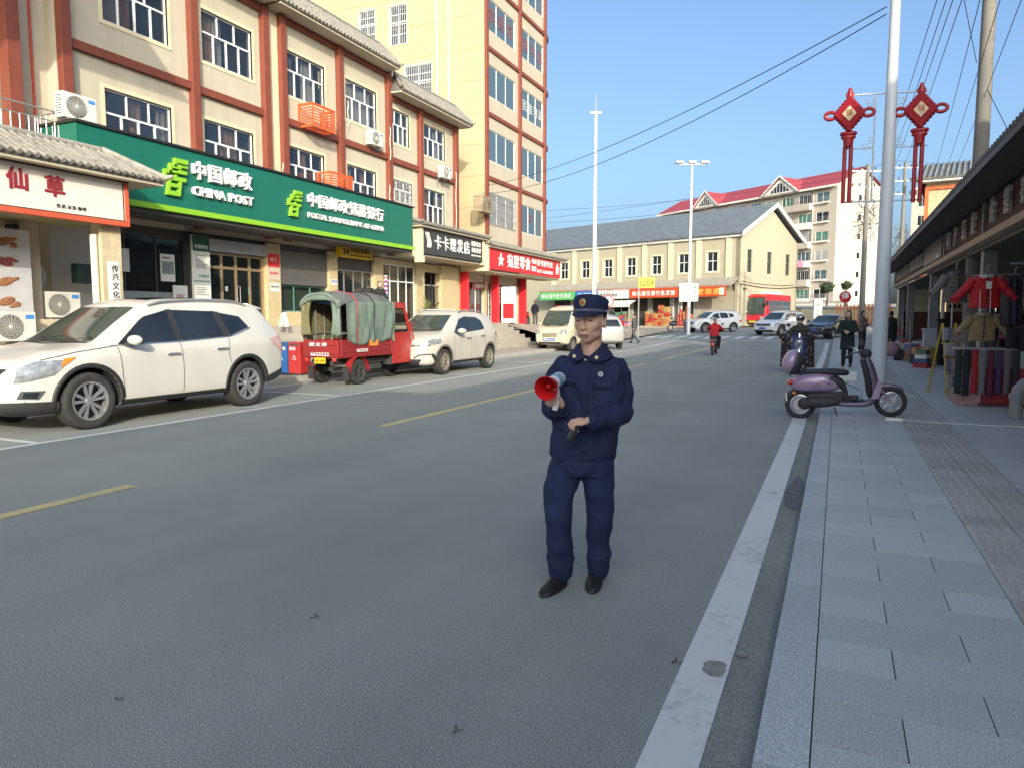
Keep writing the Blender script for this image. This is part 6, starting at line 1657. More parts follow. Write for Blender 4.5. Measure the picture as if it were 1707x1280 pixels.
c.patch(lambda y,z,o: c.front(y,z,o),[(-.5,.62),(.5,.62)],[(-.62,.80),(.62,.80)],BLKP,'grille',off=.01); c.patch(lambda y,z,o: c.front(y,z,o),[(-.7,.24),(.7,.24)],[(-.78,.42),(.78,.42)],BLKP,'lower_bumper',off=.012)
c.both([(1.72,.24),(2.25,.26)],[(1.76,.40),(2.25,.42)],BLKP,'lower_bumper',off=.008,n=12)
c.both([(1.98,.44),(2.18,.46)],[(1.90,.54),(2.14,.55)],CHR,'fog_lamp_ring',off=.01); c.both([(2.0,.455),(2.13,.47)],[(1.96,.525),(2.11,.53)],DGLASS,'fog_lamp',off=.014)
c.both([(-2.24,.80),(-1.95,.98)],[(-2.2,1.12),(-1.88,1.06)],mat('clear_red_lens',(.60,.36,.32),.2,coat=1.),'tail_light',off=.012)
c.both([(-2.28,.42),(-1.78,.34)],[(-2.28,.58),(-1.74,.44)],BLKP,'rear_skirt',off=.007); c.patch(lambda y,z,o: c.rear(y,z,o),[(-.8,.40),(.8,.40)],[(-.8,.56),(.8,.56)],BLKP,'rear_skirt',off=.01)
c.wheels(spokes=10)
MB().prism([(-2.10,1.575),(-1.78,1.655),(-1.78,1.60),(-2.08,1.55)],-.50,.50,CARW).build('roof_spoiler', c.root, bevel=.012)
pm = MB(); c.patch(lambda x,y,o: c.topp(x,y,o),[(.1,-.42),(.1,.42)],[(-.9,-.42),(-.9,.42)],DGLASS,'sunroof',off=.005)
i_ = MB(); i_.box((.35,-.55,.8),(.5,-.15,1.32),INT); 

# ---- white electric crossover behind the tricycle
top2 = [(-2.0,.85),(-1.98,1.0),(-1.88,1.22),(-1.72,1.42),(-1.55,1.50),(-.9,1.56),(-.2,1.575),(.15,1.54),(.45,1.40),(.95,1.10),(1.08,1.05),(1.5,.99),(1.82,.90),(1.96,.78),(2.0,.62)]
plan2 = [(-2.0,.78),(-1.88,.90),(-1.5,.98),(-1.0,1.0),(1.0,1.0),(1.5,.965),(1.8,.88),(1.94,.76),(2.0,.60)]
belt2 = [(-2.0,1.02),(-1.2,1.02),(0,.97),(.9,.95),(1.3,.9),(2.0,.7)]
bott2 = [(-2.0,.38),(-1.7,.27),(-1.3,.23),(1.3,.22),(1.8,.22),(2.0,.28)]
CARD = mat('car_white_dusty', (.54,.51,.44), .38, var=.05, coat=.4, dirt=.35, dirtcol=(.42,.34,.24))
fa = Vector((-9.72,17.15,0)); ra = Vector((-9.72,20.0,0)); s2_ = (ra-fa).length/2.50
c = Car('white_electric_car', ((fa+ra)/2)[:], -PI/2, 'dusty white small electric car parked behind the red tricycle, driver inside', 'car', None, 4.0, 1.74, top2, plan2, belt2, bott2, (1.24,-1.26), .315, CARD, (-1.8,.8), scale=s2_*.98)
c.root.location.x -= .87*s2_
suv_fit(c, (1.0,.62,.32,.52), [([(.72,1.0),(.35,1.01),(-.1,1.02)],[(.68,1.04),(.25,1.34),(-.08,1.41)],DGLASS),([(-.2,1.03),(-.75,1.06),(-1.0,1.09)],[(-.18,1.41),(-.7,1.40),(-.93,1.32)],DGLASS),([(-.1,1.02),(-.2,1.03)],[(-.08,1.42),(-.18,1.42)],BLKP)],
        1.0, (1.08,.58,1.36,.48), [[(.76,.98),(.76,.6),(.7,.30)],[(-.14,1.01),(-.16,.6),(-.14,.30)],[(-1.02,1.07),(-.92,.8),(-.95,.62)]], (.82,-.84,.23,.32), (.62,.98), rails=(.1,-1.3), handles=((.02,.86),(-.78,.90)))
c.arches(mat('dusty_plastic', (.16,.145,.12), .8, var=.2))
Fc = lambda y,z,o: c.front(y,z,o)
c.both([(1.45,.76),(1.72,.74),(1.86,.72)],[(1.36,.87),(1.65,.87),(1.80,.83)],HEADL,'headlight',off=.01)
c.patch(Fc,[(-.75,.70),(.75,.70)],[(-.75,.735),(.75,.735)],CHR,'nose_strip',off=.012,n=16,rows=1)
c.patch(Fc,[(-.5,.24),(.5,.24)],[(-.62,.40),(.62,.40)],BLKP,'lower_grille',off=.012); c.patch(Fc,[(-.26,.46),(.26,.46)],[(-.26,.60),(.26,.60)],mat('plate_green',(.25,.55,.35),.5),'number_plate',off=.02,n=4,rows=2)
for sg in (1,-1):
    b = MB(); c.line(Fc,[(sg*.42,.42),(sg*.55,.50),(sg*.78,.52)],BLKP,.014,.012,mb=b); c.line(Fc,[(sg*.78,.52),(sg*.80,.36)],BLKP,.014,.012,mb=b); b.build('fog_bracket', c.root)
lg_ = c.front(0,.80,.02); MB().cyl(lg_,lg_+Vector((.01,0,.004)),.06,n=16,m=CHR).build('badge', c.root)
text('A8W26K', .1, INK, c.root, (1.995,-.2,.49), rz=PI/2, width=.4, depth=.003, joined=True, name='plate_lettering')
c.both([(-1.95,.80),(-1.7,.92)],[(-1.92,.98),(-1.66,1.0)],REDL,'tail_light',off=.01)
c.wheels(.2, 7, mat('dusty_rim', (.33,.30,.24), .55, .4, var=.2), style=1)

# ---- beige microvan behind the officer
top3 = [(-1.85,1.0),(-1.83,1.5),(-1.75,1.78),(-1.5,1.86),(.3,1.88),(.75,1.80),(1.05,1.55),(1.38,1.12),(1.5,1.02),(1.75,.94),(1.86,.78),(1.9,.55)]
plan3 = [(-1.85,.90),(-1.6,.97),(-1.0,1.0),(1.2,1.0),(1.6,.95),(1.8,.86),(1.9,.72)]
belt3 = [(-1.85,1.08),(1.2,1.05),(1.9,.8)]; bott3 = [(-1.85,.35),(-1.4,.25),(1.4,.25),(1.9,.30)]
VANB = mat('van_beige', (.55,.50,.36), .35, var=.05, coat=.4, dirt=.3, dirtcol=(.35,.29,.2))
vp = W(928,585,Z=.0)
c = Car('beige_microvan', (vp.x+.3,vp.y+.9,0), -PI/2-.10, 'old champagne microvan with blue plate standing in the sun behind the officer', 'van', None, 3.8, 1.56, top3, plan3, belt3, bott3, (1.2,-1.15), .29, VANB, (-1.8,1.1), tum=.18, scale=1.12)
suv_fit(c, (1.36,.62,.86,.55), [([(1.0,1.10),(.45,1.10)],[(.85,1.5),(.48,1.62)],DGLASS),([(.35,1.1),(-.5,1.1)],[(.37,1.62),(-.5,1.62)],DGLASS),([(-.6,1.1),(-1.6,1.1)],[(-.6,1.62),(-1.5,1.60)],DGLASS)], 1, None, [[(1.05,1.0),(1.0,.3)],[(.4,1.05),(.4,.3)]], None, (1.0,1.05), rails=False, handles=((.5,.92),))
Fc = lambda y,z,o: c.front(y,z,o)
for sg in (1,-1): c.patch(Fc,[(sg*.44,.70),(sg*.70,.72)],[(sg*.46,.88),(sg*.70,.90)],HEADL,'headlight',off=.012,n=6,rows=4)
gm = MB()
for k in range(4): c.patch(Fc,[(-.34,.60+.045*k),(.34,.60+.045*k)],[(-.34,.622+.045*k),(.34,.622+.045*k)],BLKP,'',off=.012,n=8,rows=1,mb=gm)
gm.build('grille', c.root); c.patch(Fc,[(-.26,.44),(.26,.44)],[(-.26,.55),(.26,.55)],PLB,'number_plate',off=.02,n=4,rows=2); text('豫R5K271', .09, WLET, c.root, (1.93,-.22,.46), rz=PI/2, width=.44, depth=.003, joined=True, name='plate_lettering')
c.patch(Fc,[(-.6,.32),(.6,.32)],[(-.6,.40),(.6,.40)],BLKP,'air_intake',off=.012)
c.wheels(.17, 6, mat('dusty_rim', (.33,.30,.24), .55, .4, var=.2))

# ---- saloon cars
topS = [(-2.25,.82),(-2.2,.98),(-1.75,1.03),(-1.15,1.34),(-.7,1.43),(-.1,1.46),(.3,1.40),(1.0,1.02),(1.15,.97),(1.7,.90),(2.1,.78),(2.25,.60)]
planS = [(-2.25,.78),(-2.0,.9),(-1.5,.98),(-1.0,1.0),(1.2,1.0),(1.7,.95),(2.05,.84),(2.25,.62)]
beltS = [(-2.25,.9),(-1.2,.98),(0,.93),(1.0,.9),(2.25,.65)]; bottS = [(-2.25,.36),(-1.7,.22),(1.6,.2),(2.25,.24)]
def saloon(name, px_, D, rz, label, paint, scale=1., suv=False, group=None, roofrack=False, platec=PLB, plate_t=None):
    p = W(px_, 530, D=D); T_, P_, B_, Bo_ = (top, plan, belt, bott) if suv else (topS, planS, beltS, bottS)
    c = Car(name, (p.x,p.y,gz(p.y)), rz, label, 'car', group, 4.64 if suv else 4.5, 1.84 if suv else 1.78, T_, P_, B_, Bo_, (1.36,-1.34), .35 if suv else .315, paint, (-2,.9), scale=scale)
    if suv: suv_fit(c, (1.16,.66,.42,.56), [([(.93,1.05),(.5,1.06),(-.02,1.075)],[(.88,1.09),(.42,1.42),(.0,1.52)],DGLASS),([(-.11,1.08),(-.9,1.11)],[(-.09,1.525),(-.82,1.51)],DGLASS),([(-1.02,1.13),(-1.48,1.26)],[(-.95,1.49),(-1.34,1.43)],DGLASS)], 1, (1.13,.62,1.48,.52), [[(.93,1.03),(.86,.3)],[(-.06,1.07),(-.07,.3)]], (.92,-.9,.23,.33), (.8,1.04), rails=(.25,-1.6), handles=((.1,.9),(-.8,.94)))
    else: suv_fit(c, (1.05,.64,.38,.52), [([(.8,.97),(-.05,.99)],[(.3,1.28),(-.02,1.34)],DGLASS),([(-.14,.99),(-.95,1.02)],[(-.12,1.34),(-.85,1.24)],DGLASS)], 1, (1.06,.60,1.3,.5), [[(.85,.95),(.8,.3)],[(-.1,.98),(-.1,.3)]], (.9,-.9,.21,.28), (.78,.97), rails=False, handles=((.02,.84),(-.85,.88)))
    F = lambda y,z,o: c.front(y,z,o)
    z0 = .66 if suv else .58
    c.both([(1.78,z0+.04),(2.12,z0+.02)],[(1.6,z0+.2),(2.05,z0+.17)],HEADL,'headlight',off=.01)
    c.patch(F,[(-.5,z0-.02),(.5,z0-.02)],[(-.6,z0+.14),(.6,z0+.14)],BLKP,'grille',off=.01); gm = MB(); c.line(F,[(-.58,z0+.06),(.58,z0+.06)],CHR,.012,.014,mb=gm); c.line(F,[(-.1,z0+.1),(0,z0+.02),(.1,z0+.1)],CHR,.012,.018,mb=gm); gm.build('grille_bar', c.root)
    c.patch(F,[(-.7,.25),(.7,.25)],[(-.7,.38),(.7,.38)],BLKP,'lower_grille',off=.012); c.patch(F,[(-.24,.43),(.24,.43)],[(-.24,.55),(.24,.55)],platec,'number_plate',off=.02,n=4,rows=2)
    c.both([(-2.22,.75),(-1.9,.85)],[(-2.18,.98),(-1.86,.95)],REDL,'tail_light',off=.01)
    c.arches(BLKP if suv else paint, .045); c.wheels(.21, 8)
    return c
saloon('silver_car', 996, 37, PI/2+.55, 'silver saloon partly hidden behind the officer\'s head', mat('car_silver',(.48,.47,.44),.3,.3,var=.03,coat=.6), .98, True)
saloon('white_suv', 1188, 57, -PI/2-.75, 'white sport utility car left of the red bus', mat('car_white_cool',(.68,.69,.70),.3,var=.03,coat=.7), 1.0, True, RG)
saloon('white_suv', 1301, 51, -PI/2-.45, 'white sport utility car waiting right of the bus behind the helmeted rider', mat('car_white_cool',(.68,.69,.70),.3,var=.03,coat=.7), 1.0, True, RG)
saloon('dark_saloon', 1383, 46, -PI/2-.40, 'dark brown saloon with blue plate left of the walking woman', mat('car_dark_brown',(.035,.03,.035),.25,.2,var=.03,coat=1.), 1.02)

# ---- red bus
p = W(1277, 530, D=70); bz = gz(p.y)
bus = empty('red_bus', (p.x,p.y,bz), 'red and orange coach coming past the gable end of the yellow building', 'bus', -PI/2-.22)
BR_ = mat('bus_red', (.52,.02,.03), .35, var=.05, coat=.5); BO = mat('bus_orange', (.66,.20,.06), .4, var=.3, vscale=1.2)
b = MB()
prof = [(-3.9,.35),(3.75,.35),(3.95,.6),(4.0,1.2),(3.85,2.2),(3.6,2.85),(3.2,3.05),(-3.7,3.05),(-3.9,2.9)]
b.prism(prof, -1.2, 1.2, BR_); bo = b.build('body', bus, bevel=.08, seg=3)
ws_ = MB(); ws_.add([(4.02,-1.08,1.25),(4.02,1.08,1.25),(3.885,1.08,2.18),(3.885,-1.08,2.18),(3.66,1.03,2.76),(3.66,-1.03,2.76)],[(0,1,2,3),(3,2,4,5)],WSG); ws_.build('windscreen', bus)
MB().box((3.98,-1.1,1.15),(4.04,1.1,1.25), BLKP).box((3.66,-.9,2.74),(3.74,.9,2.9), REDL).build('trim', bus)
for sg in (1,-1):
    for k in range(6):
        x = -3.6+1.12*k; MB().box((x,sg*1.2,1.45),(x+1.04,sg*1.215,2.45), BLUEG).build('side_window', bus, bevel=.01)
    MB().box((-3.8,sg*1.2,.5),(3.2,sg*1.21,1.2), BO).build('orange_panel', bus)
    hl = MB().box((3.97,sg*.65,.72),(4.03,sg*1.08,.95), HEADL).build('headlight', bus, bevel=.02)
    mr_ = MB().tube([(3.75,sg*1.1,2.7),(4.2,sg*1.35,2.7),(4.25,sg*1.4,2.4)],.03,6,BLKP).box((4.15,sg*1.28,1.95),(4.3,sg*1.5,2.4),BLKP).build('mirror', bus)
MB().box((4.0,-.9,.5),(4.03,.9,.62), BLKP).box((4.0,-.3,.42),(4.045,.3,.56), tint('plate_yellow',(.75,.5,.02))).box((3.99,-.6,.98),(4.02,.6,1.02), CHR).build('front_trim', bus)
MB().box((3.99,-.95,1.35),(4.03,-.5,1.5), PAPER).build('route_card', bus)
MB().box((-1.8,-.9,3.05),(1.2,.9,3.35), mat('ac_white',(.68,.67,.61),.5)).build('roof_unit', bus, bevel=.05)
for ax in (2.5,-2.4):
    for sg in (1,-1):
        MB().cyl((ax,sg*1.15,.48),(ax,sg*1.215,.48),.56,n=24,m=BLKP).build('wheel_well', bus); make_wheel(bus, ax, sg*1.10, .46, .27, 8, CHR)

# ---- red cargo tricycle with green canvas
TRD = mat('tricycle_red', (.27,.02,.022), .4, var=.12, coat=.3, dirt=.25, dirtcol=(.12,.05,.04)); CABR = mat('cab_red', (.42,.025,.02), .4, var=.1, coat=.3, dirt=.15)
CANV = mat('green_canvas', (.155,.205,.17), .9, var=.2, vscale=2.5, bump=.3, bscale=8); CAND = mat('olive_canvas', (.15,.14,.07), .9, var=.2, bump=.3, bscale=8); CANT = mat('grey_canvas', (.13,.135,.13), .9, var=.15)
rl_ = W(516,560,X=-10.6); 
ty = W(587,643,Z=0)                       # near rear wheel contact
tri = empty('cargo_tricycle', (ty.x-.62,ty.y+.36,0), 'red cargo tricycle with green canvas cover between the two white cars', 'tricycle', PI/2+.02)
# local +x forward (up the street); +y is the left side (away from the road, -X world); right side faces the road
tri.scale = (1.04,.82,1.02)
MB().box((-.62,-.62,.62),(1.45,.62,.68), TRD).build('bed', tri)
for sg in (-1,1):
    s_ = MB(); s_.box((-.62,sg*.60,.66),(1.42,sg*.63,1.02), TRD)
    for z in (.74,.86): s_.box((-.6,sg*.63,z),(1.4,sg*.645,z+.05), TRD)
    for x in (-.6,.4,1.38): s_.box((x,sg*.63,.64),(x+.05,sg*.655,1.04), TRD)
    s_.build('side_panel', tri, bevel=.008)
tg = MB().box((-.66,-.6,.64),(-.63,.6,1.02), TRD).box((-.675,-.56,.70),(-.66,.56,.78), TRD).box((-.675,-.56,.90),(-.66,.56,.98), TRD).build('tailgate', tri, bevel=.008)
text('顺立泰', .09, WLET, tri, (-.68,.38,.85+.03), rz=-PI/2, width=.62, depth=.003); text('6622222', .105, WLET, tri, (-.68,.33,.67), rz=-PI/2, width=.62, depth=.003, bold=.02)
text('6622222', .10, WLET, tri, (-.05,-.66,.74), width=.42, depth=.003, bold=.02)
MB().box((-.69,-.16,.50),(-.665,.2,.63), tint('plate_yellow',(.75,.5,.02))).build('number_plate', tri); text('3C·229', .07, INK, tri, (-.695,.17,.535), rz=-PI/2, width=.3, depth=.002, joined=True, name='plate_lettering')
MB().box((.45,-.66,.86),(.80,-.645,1.0), tint('sticker_orange',(.7,.25,.05))).build('sticker', tri)
for y_ in (-.52,.42): MB().box((-.675,y_,.55),(-.655,y_+.12,.62), REDL).build('tail_light', tri)
MB().box((-.6,-.35,.45),(2.4,-.25,.55), DARKG).box((-.6,.25,.45),(2.4,.35,.55), DARKG).box((-.1,-.5,.28),(.1,.5,.38), DARKG).box((.9,-.3,.3),(1.3,.3,.5), DARKG).build('chassis', tri)
for sg in (-1,1):
    make_wheel(tri, 0, sg*.62, .285, .14, 8, DARKG)
    g_ = MB(); g_.rings([[Vector((.36*math.cos(a),sg*y_,.285+.36*math.sin(a))) for a in [PI*q/10 for q in range(11)]] for y_ in (.50,.72)], TRD, cap=False, closed=False); g_.build('mudguard', tri, smooth=60)
    MB().box((-.42,sg*.5,.12),(-.40,sg*.70,.42), BLKP).build('mud_flap', tri)
make_wheel(tri, 2.15, .045, .27, .12, 8, DARKG)
# hoops and rails
fr_ = MB()
for x in (-.58,.42,1.38): fr_.tube([(x,-.58,1.0),(x,-.60,1.62),(x,-.35,1.80),(x,.35,1.80),(x,.60,1.62),(x,.58,1.0)],.016,6,DARKG)
for z in (1.25,1.5): fr_.tube([(-.58,-.6,z),(-.58,-.6+.0,z)],.01,4,DARKG) if 0 else None
for y_ in (-.6,.6):
    fr_.tube([(-.58,y_,1.12),(1.38,y_,1.12)],.014,6,STEEL)
    for x in (-.2,.1,.75): fr_.tube([(x,y_,1.0),(x,y_,1.6)],.012,6,STEEL)
for y_ in (-.3,.0,.3): fr_.tube([(-.57,y_,1.0),(-.57,y_,1.1)],.012,6,STEEL)
fr_.build('canopy_frame', tri)
# canvas roof, wavy side curtains
def cloth(name, f, nu, nv, m, parent, thick=.008, smooth=70):
    mb = MB(); vs = [f(i/nu, j/nv) for j in range(nv+1) for i in range(nu+1)]
    mb.add(vs, [(j*(nu+1)+i, j*(nu+1)+i+1, (j+1)*(nu+1)+i+1, (j+1)*(nu+1)+i) for j in range(nv) for i in range(nu)], m)
    o = mb.build(name, parent, smooth=smooth); q = o.modifiers.new('t','SOLIDIFY'); q.thickness = thick; return o
def roofc(u, v):
    x = -.72+2.2*u; a = (v-.5)*2
    y = .66*a; z = 1.84-.20*abs(a)**3.2+.03*math.sin(PI*((u*2)%1))*(1-abs(a))-.035*math.cos(u*PI*4)*abs(a)
    if u < .05: z -= .03
    return Vector((x, y, z))
cloth('canvas_roof', roofc, 44, 20, CANT, tri)
def drape(y0, x0, x1, m, nm, z0=.98, z1=1.70, amp=.035, fr=9, slope=0., seed=0, pinch=0):
    def f(u, v):
        x = x0+(x1-x0)*u; z = z1+(z0-z1)*v
        k = amp*(.35+.65*v)
        uu = u+.06*math.sin(u*5.1+seed)+.03*math.sin(u*13+seed*2)+.05*(v-.3)*math.sin(u*4+seed)
        wv = math.sin(uu*fr*1.5*PI+seed+.9*math.sin(v*3+seed))*k*(.6+.5*math.sin(uu*4+seed)) + .6*k*math.sin(uu*fr*2.9+v*6+seed) + .012*noise.noise(Vector((u*9,v*7,seed)))
        x += pinch*(v-.5)*(u-.5)
        sag = .04*math.sin(v*PI)
        return Vector((x, y0+(wv+sag)*(1 if y0 > 0 else -1)*1.0, z+.03*math.sin(u*7+seed)*v))
    return cloth(nm, f, 60, 14, m, tri)
drape(-.66,.0-.42,.62,CANV,'canvas_side', fr=4.5, seed=1, z0=.92, z1=1.68)
drape(-.665,.62,1.50,CANV,'canvas_side', fr=3.2, seed=3, z0=.95, z1=1.70)
drape(.64,-.6,1.45,CAND,'canvas_side', fr=6, seed=2)
def flap(y0, y1, seed, m):
    def f(u, v):
        y = y0+(y1-y0)*u*(1-.45*v*(1-v)*2); z = 1.72-(.62)*v
        return Vector((-.66+.03*math.sin(u*14+seed)*(.3+v)-.02*v, y, z-.04*abs(y)**2))
    return cloth('canvas_end_flap', f, 20, 12, m, tri)
flap(-.66,-.34,1,CANV); flap(.66,.28,2,CAND)
valance = cloth('canvas_valance', lambda u, v: Vector((-.70,-.66+1.32*u,1.83-.17*abs(2*u-1)**3.2-.10*v-.03*math.sin(u*PI)*v)), 24, 3, CANV, tri)
cloth('inner_back_cloth', lambda u, v: Vector((.9+.03*math.sin(u*22), -.55+1.1*u, 1.7-.65*v)), 24, 4, CAND, tri)
cloth('blue_inner_lining', lambda u, v: Vector((-.5+1.2*v, -.4+.8*u, 1.70-.05*math.sin(u*PI)*math.sin(v*PI*2)-.03)), 8, 8, tint('lining_blue',(.03,.10,.30)), tri)
for x in (-.05,.62): MB().tube([(x,-.69,.95),(x,-.70,1.66),(x,-.5,1.82),(x,0,1.88),(x,.5,1.82)],.013,5,BLKP if x > 0 else tint('strap_red',(.45,.05,.05))).build('strap', tri)
# cab
cabp = [(1.50,.42),(2.62,.42),(2.70,.60),(2.66,1.05),(2.42,1.50),(2.2,1.74),(2.0,1.80),(1.50,1.80)]
cb = MB()
for sg in (-1,1):
    y0_, y1_ = sg*.60, sg*.565
    cb.prism([(1.50,.38),(2.30,.38),(2.36,1.12),(1.50,1.12)], min(y0_,y1_), max(y0_,y1_), CABR)
    cb.prism([(1.50,1.12),(1.58,1.12),(1.60,1.66),(2.02,1.66),(2.28,1.12),(2.36,1.12),(2.30,1.30),(2.06,1.78),(1.50,1.80)], min(y0_,y1_), max(y0_,y1_), CABR)
cb.add([(2.0,-.60,1.80),(2.0,.60,1.80),(2.36,.52,1.34),(2.36,-.52,1.34)],[(0,1,2,3)],CABR)
cb.add([(1.50,-.6,1.80),(1.50,.6,1.80),(2.0,.6,1.805),(2.0,-.6,1.805)],[(0,1,2,3)],CABR)
o = cb.build('cab_shell', tri, bevel=.006)
MB().prism([(1.6,1.14),(1.62,1.64),(2.01,1.64),(2.24,1.14)],-.585,-.578,SGLASS).build('cab_window', tri); MB().prism([(1.6,1.14),(1.62,1.64),(2.01,1.64),(2.24,1.14)],.578,.585,SGLASS).build('cab_window', tri)
MB().box((1.62,-.59,1.20),(2.15,-.586,1.28), tint('dusty_band',(.3,.27,.18))).build('window_sticker', tri)
ns = MB(); ns.rings([[Vector((x,w_*math.cos(a),z+h_*math.sin(a))) for a in [2*PI*q/16 for q in range(16)]] for x, w_, z, h_ in ((2.28,.58,.80,.36),(2.5,.55,.84,.38),(2.64,.44,.84,.32),(2.72,.25,.82,.2))], CABR); ns.build('nose', tri, smooth=60)
fw_ = MB(); fw_.tube([(2.36,-.55,1.34),(2.5,-.55,1.12),(2.56,-.54,.9)],.025,6,CABR); fw_.build('cowl_bar', tri); MB().add([(2.04,-.5,1.74),(2.04,.5,1.74),(2.5,.5,1.12),(2.5,-.5,1.12)],[(0,1,2,3)],SGLASS).build('windscreen', tri) if False else None
q = MB(); q.add([(2.06,-.5,1.74),(2.06,.5,1.74),(2.5,.5,1.12),(2.5,-.5,1.12)],[(0,1,2,3)],SGLASS); q.build('windscreen', tri)
MB().box((1.5,-.55,.36),(1.56,.55,1.78), DARKG).box((1.6,-.4,.6),(2.0,.4,.72), BLKP).build('cab_seat', tri)

for o in tri.children:          # the canopy stands tall over the bed, the cab a little less
    n_ = o.name.split('.')[0]
    f_ = 1.27 if n_ in ('canvas_roof','canvas_side','canvas_end_flap','canvas_valance','inner_back_cloth','blue_inner_lining','strap','canopy_frame') else 1.13 if n_ in ('cab_shell','cab_window','windscreen','cowl_bar','window_sticker') else 1
    if f_ > 1 and o.type == 'MESH':
        for v in o.data.vertices:
            if v.co.z > .95: v.co.z = .95+(v.co.z-.95)*f_

# ================================================================ TWO-WHEELERS
SCP = mat('scooter_lilac', (.36,.26,.39), .3, .15, var=.05, coat=.9); SCPD = mat('scooter_dark_lilac', (.16,.12,.18), .4, .1, var=.05, coat=.5)
def spoked(parent, x, z, r, wd, m=RIM, hub=.06, nsp=10, name='wheel'):
    M = Matrix.Translation((x,0,z)) @ Matrix.Rotation(PI/2,4,'X')
    t = MB(); t.tube([(x+(r-.042)*math.cos(a),0,z+(r-.042)*math.sin(a)) for a in [2*PI*q/36 for q in range(36)]], .045, 10, TYRE, True); to = t.build(name, parent, smooth=60)
    w_ = MB(); w_.lathe([(r-.075,-.03),(r-.09,-.035),(r-.09,.035),(r-.075,.03)], M, 32, m); w_.lathe([(0,-.05),(hub,-.05),(hub,.05),(0,.05)], M, 16, m)
    for k in range(nsp):
        a = 2*PI*k/nsp; w_.tube([(x+hub*.8*math.cos(a),0,z+hub*.8*math.sin(a)),(x+(r-.08)*math.cos(a+.2),0,z+(r-.08)*math.sin(a+.2))],.011,6,m)
    w_.build('rim', to, smooth=50); return to
s0 = W(1335,697,Z=.0); s1 = W(1485,694,Z=.085)
v_ = s1-s0; ang = math.atan2(v_.y, v_.x)
sc = empty('lilac_scooter', (s0.x,s0.y,.0), 'lilac step through electric scooter with round back box standing across the kerb', 'scooter', ang, None)
sc.rotation_euler = (0, -math.asin(.085/v_.length), ang)
B = v_.length; k0 = B/1.32; sc.scale = (k0,)*3     # local wheelbase 1.32
# local x forward, y left (away from camera), near side is -y
spoked(sc, 0, .235, .235, .1, RIM, .11, 3); fwh = spoked(sc, 1.32, .235, .235, .09)
def shell(rings_, m, nm, parent=sc, sub=1, smooth=80):
    mb = MB(); mb.rings(rings_, m); return mb.build(nm, parent, smooth=smooth, sub=sub)
def oval(x, z, hx, hz, y, tilt=0): pass
def xsec(x, w_, z0, z1, n=12, sq=.75):
    """closed cross-section in the y-z plane at x"""
    zc, hz = (z0+z1)/2, (z1-z0)/2; out = []
    for q in range(n):
        a = 2*PI*q/n; cs, sn = math.cos(a), math.sin(a)
        out.append(Vector((x, w_*math.copysign(abs(cs)**sq, cs), zc+hz*math.copysign(abs(sn)**sq, sn))))
    return out
shell([xsec(-.16,.03,.56,.62),xsec(-.1,.10,.46,.67),xsec(.05,.15,.42,.74),xsec(.25,.165,.42,.76),xsec(.42,.16,.42,.74),xsec(.56,.13,.43,.68),xsec(.63,.06,.5,.62)], SCP, 'tail_body')
shell([xsec(-.08,.05,.70,.75),xsec(.05,.12,.72,.80),xsec(.3,.14,.72,.80),xsec(.52,.145,.68,.80),xsec(.68,.12,.66,.78),xsec(.75,.05,.68,.74)], BLKP, 'seat')
shell([xsec(.02,.11,.66,.74),xsec(.5,.15,.60,.70),xsec(.66,.13,.40,.66),xsec(.72,.12,.30,.40)], BLKP, 'seat_base')
# rear mudguard, swing motor cover
shell([xsec(-.24,.02,.26,.34),xsec(-.2,.06,.28,.42),xsec(-.12,.07,.38,.5),xsec(0,.07,.44,.5)], BLKP, 'rear_mudguard')
mc = MB(); mc.ell((.30,-.12,.27),(.30,.05,.085),BLKP,20,8); mc.ell((.06,-.12,.26),(.10,.055,.10),BLKP,16,8); mc.build('swing_arm_cover', sc, smooth=80)
MB().box((.1,-.10,.2),(.66,.10,.42), BLKP).build('battery_case', sc, bevel=.04)
shell([xsec(.45,.12,.20,.32),xsec(.7,.15,.17,.27),xsec(.95,.15,.16,.27),xsec(1.05,.13,.18,.34),xsec(1.12,.08,.24,.40)], SCPD, 'floor_board')
MB().box((.62,-.13,.272),(1.0,.13,.285), BLKP).build('rubber_mat', sc, bevel=.004)
# leg shield: lofted along z
def zsec(x, z, hx, hy, n=14, curve=0.):
    return [Vector((x+hx*math.cos(a)-curve*abs(math.sin(a)), hy*math.sin(a), z)) for a in [2*PI*q/n for q in range(n)]]
shell([zsec(1.10,.26,.05,.12,curve=.02),zsec(1.12,.40,.06,.17,curve=.04),zsec(1.11,.60,.06,.19,curve=.05),zsec(1.07,.78,.055,.185,curve=.05),zsec(1.02,.92,.05,.15,curve=.03),zsec(1.0,.97,.03,.08)], SCPD, 'leg_shield')
shell([zsec(1.02,.30,.04,.11),zsec(1.02,.45,.05,.14),zsec(1.0,.65,.05,.15),zsec(.965,.82,.05,.14),zsec(.93,.93,.04,.10)], BLKP, 'inner_panel')
shell([xsec(1.12,.03,.42,.50),xsec(1.2,.055,.44,.54),xsec(1.32,.06,.46,.53),xsec(1.45,.055,.42,.49),xsec(1.52,.03,.38,.42)], SCPD, 'front_mudguard')
fk = MB(); fk.tube([(1.08,-.08,.62),(1.2,-.08,.42),(1.32,-.075,.235)],.02,8,SCP); fk.tube([(1.08,.08,.62),(1.2,.08,.42),(1.32,.075,.235)],.02,8,CHR); fk.cyl((1.32,-.1,.235),(1.32,.1,.235),.018,n=8,m=CHR); fk.build('front_fork', sc, smooth=60)
fk = MB(); fk.prism([(1.02,.30),(1.14,.30),(1.20,.52),(1.14,.60),(1.10,.5)],-.17,-.15,SCP); fk.build('side_trim', sc, bevel=.01)
